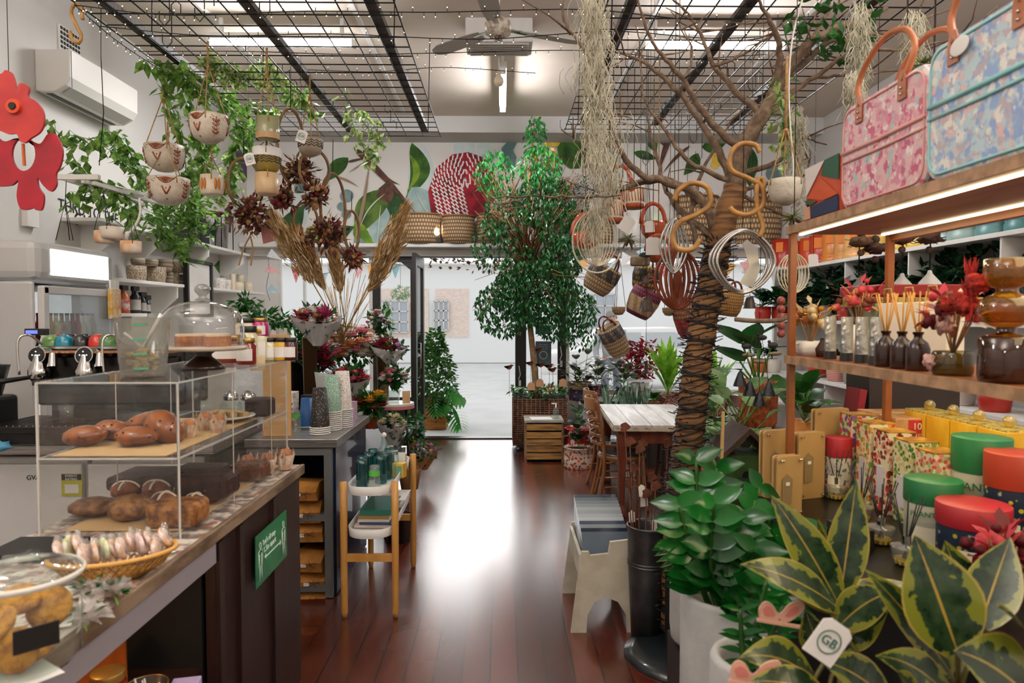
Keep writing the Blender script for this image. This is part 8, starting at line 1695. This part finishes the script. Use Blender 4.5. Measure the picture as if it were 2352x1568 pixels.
o=MB().tube(spline([P(1845,-10,3.0),P(1820,90,3.0),P(1812,200,3.0),P(1816,300,3.0),P(1822,400,3.0),P(1805,470,3.0)]),.004,5).build('white_cable',WHITE);tag(o,'white cable dangling down past the plaster bowl','cable')
tagcard(1440,515,3.9,.075,'cream price card hanging by the lower bird feeder',-35);tagcard(1492,520,3.6,.05,'narrow white swing tag left of the cane hook',5);tagcard(1500,565,3.5,.075,'blank white card on the silver teardrop spinner',0);tagcard(1368,462,3.2,.055,'white tag tied to the long thin branch',10);tagcard(1868,597,3.4,.05,'small white tag in front of the orange planters',5)
for i,(x,y,Y)in enumerate(((1300,300,5.9),(1352,410,5.6),(1410,165,4.6),(1425,210,4.9),(1455,160,4.5),(1520,300,5.4),(1528,280,5.3),(1600,330,5.4),(1612,370,5.5),(1618,175,4.4),(1640,320,5.3),(1655,205,4.6),(1670,180,4.5),(1700,310,5.3),(1735,210,4.7),(1565,300,5.6),(1490,380,5.7),(1750,300,5.0))):
 c=P(x,y,Y);mb=MB();mb.tube([(c.x+.05,c.y,GZ-.05),(c.x+.05,c.y,GZ),(c.x+.025,c.y,GZ+.022),(c.x,c.y,GZ),(c.x,c.y,c.z+.03),(c.x-.025,c.y,c.z),(c.x-.05,c.y,c.z+.03),(c.x-.05,c.y,c.z+.09)],.003,5);tag(mb.build('wire_hook',WIRE),'long black wire S hook hanging from the right ceiling grid','hook','wire S hooks on the right grid')
 # ================= foreground plants, bottom right =================
PG_=M('pale_grey_concrete','#a8a8a6',.8,c2='#9c9c9a',sc=8,bump=.15)
def fpl(px,py,Y,r,h,z,lb):
 c=P(px,py,Y);t=thing('concrete_pot',lb,'pot',(c.x,c.y,z));MB().lathe([(.001,0),(r*.86,0),(r*.95,h*.05),(r,h*.2),(r,h-.012),(r-.006,h),(r-.018,h),(r-.024,h-.02),(r-.026,h-.12)],(0,0,0),44).build('pot_body',PG_,t,world=False);MB().cyl((0,0,h-.13),(0,0,h-.11),r-.024,r-.024,28).build('soil',SOIL,t,world=False);return Vector((c.x,c.y,z+h-.11))
A_=fpl(1672,1375,2.0,.138,.8,0,'large pale grey concrete pot holding the tall glossy plant');B_=fpl(1605,1300,2.5,.105,.33,.41,'pale grey concrete pot standing behind the large one');C_=fpl(1742,1480,1.5,.105,.86,0,'pale grey concrete pot nearest the camera')
o=MB().box((B_.x,B_.y,.203),(.18,.2,.406)).build('pot_plinth',BLACK);tag(o,'black plinth under the rear grey pot','stand')
ZZ=leafM('zz_leaf','#0f4618','#1b6a24',.15,.2,5)
def zz(b,tops,lb,L=.1,W=.05,n=8):
 t=thing('zz_plant',lb,'plant',b);ms=MB();mb=MB()
 for(x,y,Y)in tops:
  e=P(x,y,Y);sp=spline([b+Vector((rnd(-.03,.03),rnd(-.03,.03),0)),b.lerp(e,.5)+(e-b).cross(Vector((0,1,0)))*.06,e],8);k_=len(sp);ms.tube(sp,[.011-.007*i/k_ for i in range(k_)],8)
  for i in range(n):
   f=.38+.62*i/(n-1);p=sp[min(k_-1,int(f*(k_-1)))];ax=(sp[-1]-sp[-3]).normalized();sd=ax.cross(Vector((rnd(-.3,.3),1,rnd(-.2,.2)))).normalized()
   for s in(-1,1):mb.leaf(p,sd*s*1.1+ax*.6+Vector((0,rnd(-.5,.1),0)),L*(1.1-.35*f),W*(1.1-.3*f),0,.15,.18,5,(rnd(-.3,.3),-1,.6))
 mb.build('leaflet',ZZ,t);ms.build('stem',leafM('zz_stem','#2c5a22','#3f6f2c'),t)
zz(A_,[(1598,1055,2.0),(1645,1075,2.05),(1560,1160,1.95),(1700,1190,1.9),(1735,1260,1.85),(1640,1150,1.8),(1600,1190,2.1),(1745,1120,2.3),(1760,1330,1.75)],'tall glossy zz plant in the large grey pot',.12,.062)
zz(B_,[(1530,1240,2.4),(1570,1150,2.5),(1620,1180,2.6)],'slim leaved plant in the rear grey pot',.09,.025,8);zz(C_,[(1700,1400,1.5),(1760,1330,1.55),(1800,1390,1.5)],'thin leaved sprig in the nearest grey pot',.07,.016,7)
zz(Vector((P(1850,1300,2.2).x-.12,2.25,.45)),[(1770,1180,2.3),(1830,1210,2.2),(1860,1260,2.1),(1810,1290,2.1),(1745,1380,2.1)],'second dark zz plant filling the shade before the bench',.13,.07)
VG=NT('variegated_rubber_leaf');uv=VG.coord('UV');s_=VG.sep(uv);nz=VG.noise(VG.coord('Object'),22,3,.6);e_=VG.math('ABSOLUTE',VG.math('SUBTRACT',s_[0],.5));e2=VG.math('ADD',e_,VG.math('MULTIPLY',VG.math('SUBTRACT',nz,.5),.95))
cc=VG.mix(VG.step(nz,.4,.6),lin('#142c16'),lin('#33482c'));cc=VG.mix(VG.math('GREATER_THAN',e2,.34),cc,lin('#767a26'));cc=VG.mix(VG.math('GREATER_THAN',e_,.47),cc,lin('#a08c40'));cc=VG.mix(VG.math('LESS_THAN',e_,.018),cc,lin('#a88a3a'));VG.base(cc);VG.set(rough=.25,coat=.3)
tl=VG.node('ShaderNodeBsdfTranslucent');VG.l.new(cc,tl.inputs[0]);mx=VG.node('ShaderNodeMixShader',i_0=.2);VG.l.new(VG.b.outputs[0],mx.inputs[1]);VG.l.new(tl.outputs[0],mx.inputs[2]);VG.l.new(mx.outputs[0],VG.out.inputs[0]);VGM=VG.m
def rub(lb,base,leaves,z0):
 t=thing('rubber_plant',lb,'plant',(base[0],base[1],z0));ms=MB();ms.tube([(base[0],base[1],z0),(base[0],base[1],base[2])],.009,8)
 for(bx,by,tx,ty,w,Y0,Y1,dr)in leaves:
  p=P(bx,by,Y0);q=P(tx,ty,Y1);d=q-p;L=d.length;q2=q+Vector((0,0,dr*L));d=q2-p
  up=(Vector((0,0,CAMZ))-(p+q)/2).normalized()*.7+Vector((rnd(-.25,.25),0,.6));MB().leaf(p,d,d.length,w*S((Y0+Y1)/2)*1.05,0,dr,.16,10,up).build('leaf',VGM,t);ms.tube([(base[0],base[1],base[2]),tuple(p)],.0045,6)
 ms.build('stem',leafM('rubber_stem','#5a4a2c','#6f6a34'),t)
b1=P(1935,1470,1.4);rub('variegated rubber plant with upright cream edged leaves, left of the two',(b1.x,b1.y,b1.z+.02),[(1925,1385,1772,1132,92,1.4,1.45,.15),(1932,1360,1968,1098,86,1.42,1.45,0),(1925,1395,1700,1288,100,1.4,1.3,.2),(1930,1400,1780,1290,100,1.4,1.42,.35),(1905,1400,1880,1190,60,1.5,1.5,0),(1925,1440,2062,1345,96,1.38,1.3,.3),(1930,1420,2095,1335,84,1.42,1.5,.3),(1930,1480,2040,1400,90,1.4,1.35,.1),(1870,1560,1698,1495,110,1.3,1.2,.3),(1885,1500,1850,1400,70,1.35,1.3,0),(2050,1620,1880,1505,110,1.25,1.2,.25),(1900,1600,1720,1560,90,1.2,1.15,.2)],.0)
b2=P(2200,1600,1.2);rub('variegated rubber plant with broad leaves cut off by the right edge',(b2.x,b2.y,b2.z),[(2200,1500,2100,1225,185,1.15,1.2,.08),(2250,1440,2322,1232,110,1.25,1.3,.05),(2180,1540,1985,1300,84,1.2,1.2,.15),(2230,1400,2170,1240,90,1.35,1.35,0),(2400,1500,2290,1390,110,1.1,1.0,.1),(2380,1620,2190,1480,190,1.05,1.0,.25),(2180,1600,2010,1490,90,1.15,1.1,.3),(2170,1560,2110,1430,80,1.2,1.25,0),(2120,1640,2060,1540,90,1.1,1.05,.1)],.0)
for(b_,lb)in((b1,'left'),(b2,'right')):
 o=MB().lathe([(.001,0),(.11,0),(.14,.3),(.13,.3),(.001,.27)],(b_.x,b_.y,0),24).build('nursery_pot',BLACK);tag(o,'black nursery pot under the %s variegated rubber plant'%lb,'pot')
c=P(1903,1470,1.18);tagcard(1903,1472,1.18,.062,'white logo tag tied to the variegated rubber plant',-35,'GB');tagcard(1580,1265,2.0,.07,'white plant label leaning in the large grey pot',25);tagcard(1605,1258,1.98,.05,'small white logo tag beside the plant label',-15,'GB')
def bfly(px,py,Y,lb):
 c=P(px,py,Y);t=thing('wooden_butterfly',lb,'ornament',c);WD=M('blush_wood','#cf9f88',.6);WP_=M('pink_paint','#c8786a',.6)
 for(pts,m,n_)in(([(-.04,0),(-.042,.02),(-.03,.035),(-.015,.03),(.0,.01),(.02,.03),(.045,.035),(.05,.02),(.03,0),(0,-.01)],WD,'wing'),([(-.03,.006),(-.034,.02),(-.025,.027),(-.014,.02),(-.01,.006)],WP_,'painted_wing_patch'),([(.01,.006),(.022,.022),(.038,.026),(.034,.012),(.02,.004)],WP_,'painted_wing_patch')):
  MB().prism(smooth2([(x*1000,y*1000)for x,y in pts],3)and[(x/1000,y/1000)for x,y in smooth2([(a*1000,b*1000)for a,b in pts],3)],c+Vector((0,-.002 if 'patch' in n_ else 0,0)),(1,0,0),(0,0,1),.003).build(n_,m,t)
 MB().bar(c+Vector((-.045,0,-.002)),c+Vector((.045,0,-.018)),.006).build('body',WD,t);MB().tube([c,c-Vector((0,-.02,.2))],.0025,4).build('rod',WIRE,t)
bfly(1790,1420,1.35,'blush wooden butterfly on a stick left of the rubber plant');bfly(1730,1560,1.2,'blush wooden butterfly at the bottom edge of the frame')
# ================= further things =================
for(px,w,h,cols,lb)in((1600,.16,.14,'bbyo','golden brown dried bunch standing in the large ledge basket behind the cane hooks'),(1672,.1,.12,'lll','lilac dried flowers on the ledge beside the tree trunk'),(1745,.14,.12,'bcb','tangle of dried grey brown twigs and flowers in the ledge basket right of the trunk'),(1560,.1,.1,'yb','small mustard dried bunch at the left of the large ledge basket')):
 c=P(px,480,8.86);dried(Vector((c.x,8.86,2.9)),w,26,cols,lb,.2,.1)
o=MB().prism([(-.16,0),(.16,0),(.0,.26)],(P(1640,0,8.8).x,8.75,2.95),(1,0,0),(0,.1,1),.02).build('kraft_pennant',M('kraft_board','#b9905c',.8));tag(o,'tan triangular board poking out of the large ledge basket','board')
for i,(px,cc)in enumerate(((1512,'#c9d0b4'),(1460,'#d8d4cc'))):
 c=P(px,540,8.8);o=MB().lathe([(.001,0),(.09,0),(.12,.1),(.12,.32),(.08,.4),(.07,.41)],(c.x,8.85,2.556),24).build('ceramic_jar',M('jar'+cc,cc,.35));tag(o,['pale green ceramic jar on the ledge behind the orange planter','glossy white ceramic jar on the ledge lit brightly behind the bird feeders'][i],'jar')
t=thing('bead_string','string of fat dusty red beads hanging beside the shelf post','ornament',P(1795,700,3.4))
for k in range(5):MB().ball(P(1794,690+19*k,3.4),.021,0,12).build('bead',M('dusty_red_bead','#a8544a',.4),t)
MB().tube([P(1794,600,3.4),P(1794,770,3.4)],.0018,4).build('cord',WIRE,t)
v=onshelf(2330,1.24,ZG);dried(v,.09,16,'krr','red and coral artificial flower standing in front of the red lidded tin',.13,.07)
dried(onshelf(1262,0.1,0)if False else P(1262,905,8.0),.1,10,'cb','small dried sprig at the foot of the sidelight post',.05,.05)
for i,(px,py,Y,cols)in enumerate(((925,1010,6.3,'cb'),(975,1035,6.5,'lp'),(880,1040,6.2,'wc'))):
 bouquet(px,py,Y,56,46,cols,['kraft wrapped bunch of dried flowers on the floor behind the trolley, left','kraft wrapped bunch with lilac sprigs nearest the doorway','kraft wrapped white bunch directly behind the tumblers'][i],True,40,12,.025,wrapm=M('kraft_wrap','#a87c4e',.8))
for(pts,n,lb)in(([(250,300,4.9),(290,340,4.9),(330,400,5)],50,'leafy strand hanging straight below the air conditioner'),([(430,200,5),(455,300,5.1),(470,420,5.2)],70,'dark strand falling between the two patterned bowls'),([(520,200,5.2),(545,300,5.3),(530,420,5.4)],60,'strand falling between the striped pot and the green pot'),([(350,480,5.0),(370,520,5.0),(410,560,5.1),(430,590,5.1)],46,'strand trailing below the long shelf over the pots'),([(150,470,4.4),(200,440,4.5),(270,470,4.6),(330,500,4.7)],50,'strand looping under the white rack beside the wall lettering')):
 t=thing('trailing_pothos','pothos '+lb,'vine',P(*pts[0]));vine([P(*q)for q in pts],n,.1,t,POTHOS,spread=.09)
for(px,py,Y,s,lb)in((560,700,7.2,.16,'bushy plant on the sill past the left wall shelves'),(600,730,6.6,.14,'brown and green succulent clump behind the preserve jars'),(650,740,7.6,.12,'thin leaved green plant against the white window frame')):
 c=P(px,py,Y);t=thing('potted_plant',lb,'plant',(c.x,c.y,1.352));mb=MB();crown(mb,c,(s,s,s*.8),120,.09,.5,shell=.1);mb.build('foliage',GREENM,t);MB().lathe([(.001,1.352),(s*.5,1.352),(s*.7,c.z-s*.5)],(c.x,c.y,0),16).build('pot_body',POTS[3],t)
t=thing('window_cabinet','pale cabinet ledge under the left wall shelves behind the pastry case','cabinet',(-2.9,7.2,0));MB().box((-2.8,7.0,.675),(1.05,2.4,1.35)).build('cabinet_body',WHITE,t,bev=.01)
pot((P(1640,0,4.4).x,4.4,0),.12,.62,TERRA,'tall terracotta pot on the floor just right of the lit trunk');pot((P(1700,0,3.6).x,3.62,.682),.09,.06,BLACK,'low black pot of the pale arrow leaved plant on the dark stand')
pp_=P(1404,722,10.6);px_,py_0=pp_.x,10.6
per=thing('person','passer-by with short grey hair and a pale jacket walking past outside the right window','person',(px_,py_0,-.02))
def skinned(name,pts,edges,rad,mat,par):
 me=bpy.data.meshes.new(name);me.from_pydata([tuple(p)for p in pts],edges,[]);me.materials.append(mat);o=bpy.data.objects.new(name,me);COL.objects.link(o);o.parent=par
 m=o.modifiers.new('skin','SKIN');m.use_smooth_shade=True
 for i,r in enumerate(rad):me.skin_vertices[0].data[i].radius=(r,r*.8)
 me.skin_vertices[0].data[0].use_root=True;s=o.modifiers.new('sub','SUBSURF');s.levels=1;s.render_levels=2;return o
B_P=[(0,0,.95),(0,0,1.2),(0,0,1.4),(0,0,1.5),(0,0,1.6),(0,0,1.7),(-.19,0,1.4),(-.24,.03,1.12),(-.22,-.1,.9),(.19,0,1.4),(.24,-.03,1.12),(.22,.12,.9),(-.1,0,.9),(-.11,-.12,.5),(-.1,-.08,.08),(-.1,-.2,.04),(.1,0,.9),(.11,.1,.5),(.1,.2,.1),(.1,.12,.04)]
B_E=[(0,1),(1,2),(2,3),(3,4),(4,5),(2,6),(6,7),(7,8),(2,9),(9,10),(10,11),(0,12),(12,13),(13,14),(14,15),(0,16),(16,17),(17,18),(18,19)]
SKN=M('skin','#cfa58c',.6);skinned('body',B_P,B_E,[.13,.12,.12,.05,.085,.07,.06,.045,.035,.06,.045,.035,.08,.06,.045,.035,.08,.06,.045,.035],SKN,per)
skinned('jacket',[B_P[i]for i in(0,1,2,6,7,9,10)]+[(-.225,-.07,.97),(.225,.09,.97)],[(0,1),(1,2),(2,3),(3,4),(4,7),(2,5),(5,6),(6,8)],[.16,.15,.145,.08,.065,.08,.065,.055,.055],M('pale_jacket','#b8bcc2',.8),per)
skinned('trousers',[B_P[i]for i in(0,12,13,14,16,17,18)],[(0,1),(1,2),(2,3),(0,4),(4,5),(5,6)],[.14,.1,.075,.06,.1,.075,.06],M('slate_trousers','#7f8690',.8),per)
MB().ball((0,.02,1.67),1,0,14,(.088,.095,.075),bumpy=.2).build('hair',M('grey_hair','#a8a29c',.9),per,world=False)
mb=MB();mb.ball((0,-.088,1.62),.014,0,8);mb.build('nose',SKN,per,world=False)
for s in(-1,1):MB().ball((s*.028,-.075,1.645),.008,0,8).build('eye',BLACK,per,world=False);MB().ball((s*.085,0,1.625),1,0,8,(.012,.02,.028)).build('ear',SKN,per,world=False)
for s,(x,y,z)in((-1,(-.22,-.12,.86)),(1,(.22,.14,.86))):
 h=MB();h.ball((x,y,z),1,0,10,(.02,.035,.04))
 for k in range(4):h.tube([(x,y-.022+.015*k,z-.03),(x-s*.006,y-.024+.016*k,z-.07),(x-s*.012,y-.022+.016*k,z-.095+.006*abs(k-1.5))],[.009,.008,.006],6)
 h.tube([(x,y-.03,z+.01),(x-s*.012,y-.05,z-.02),(x-s*.014,y-.052,z-.045)],[.01,.009,.007],6);h.build('hand',SKN,per,world=False)
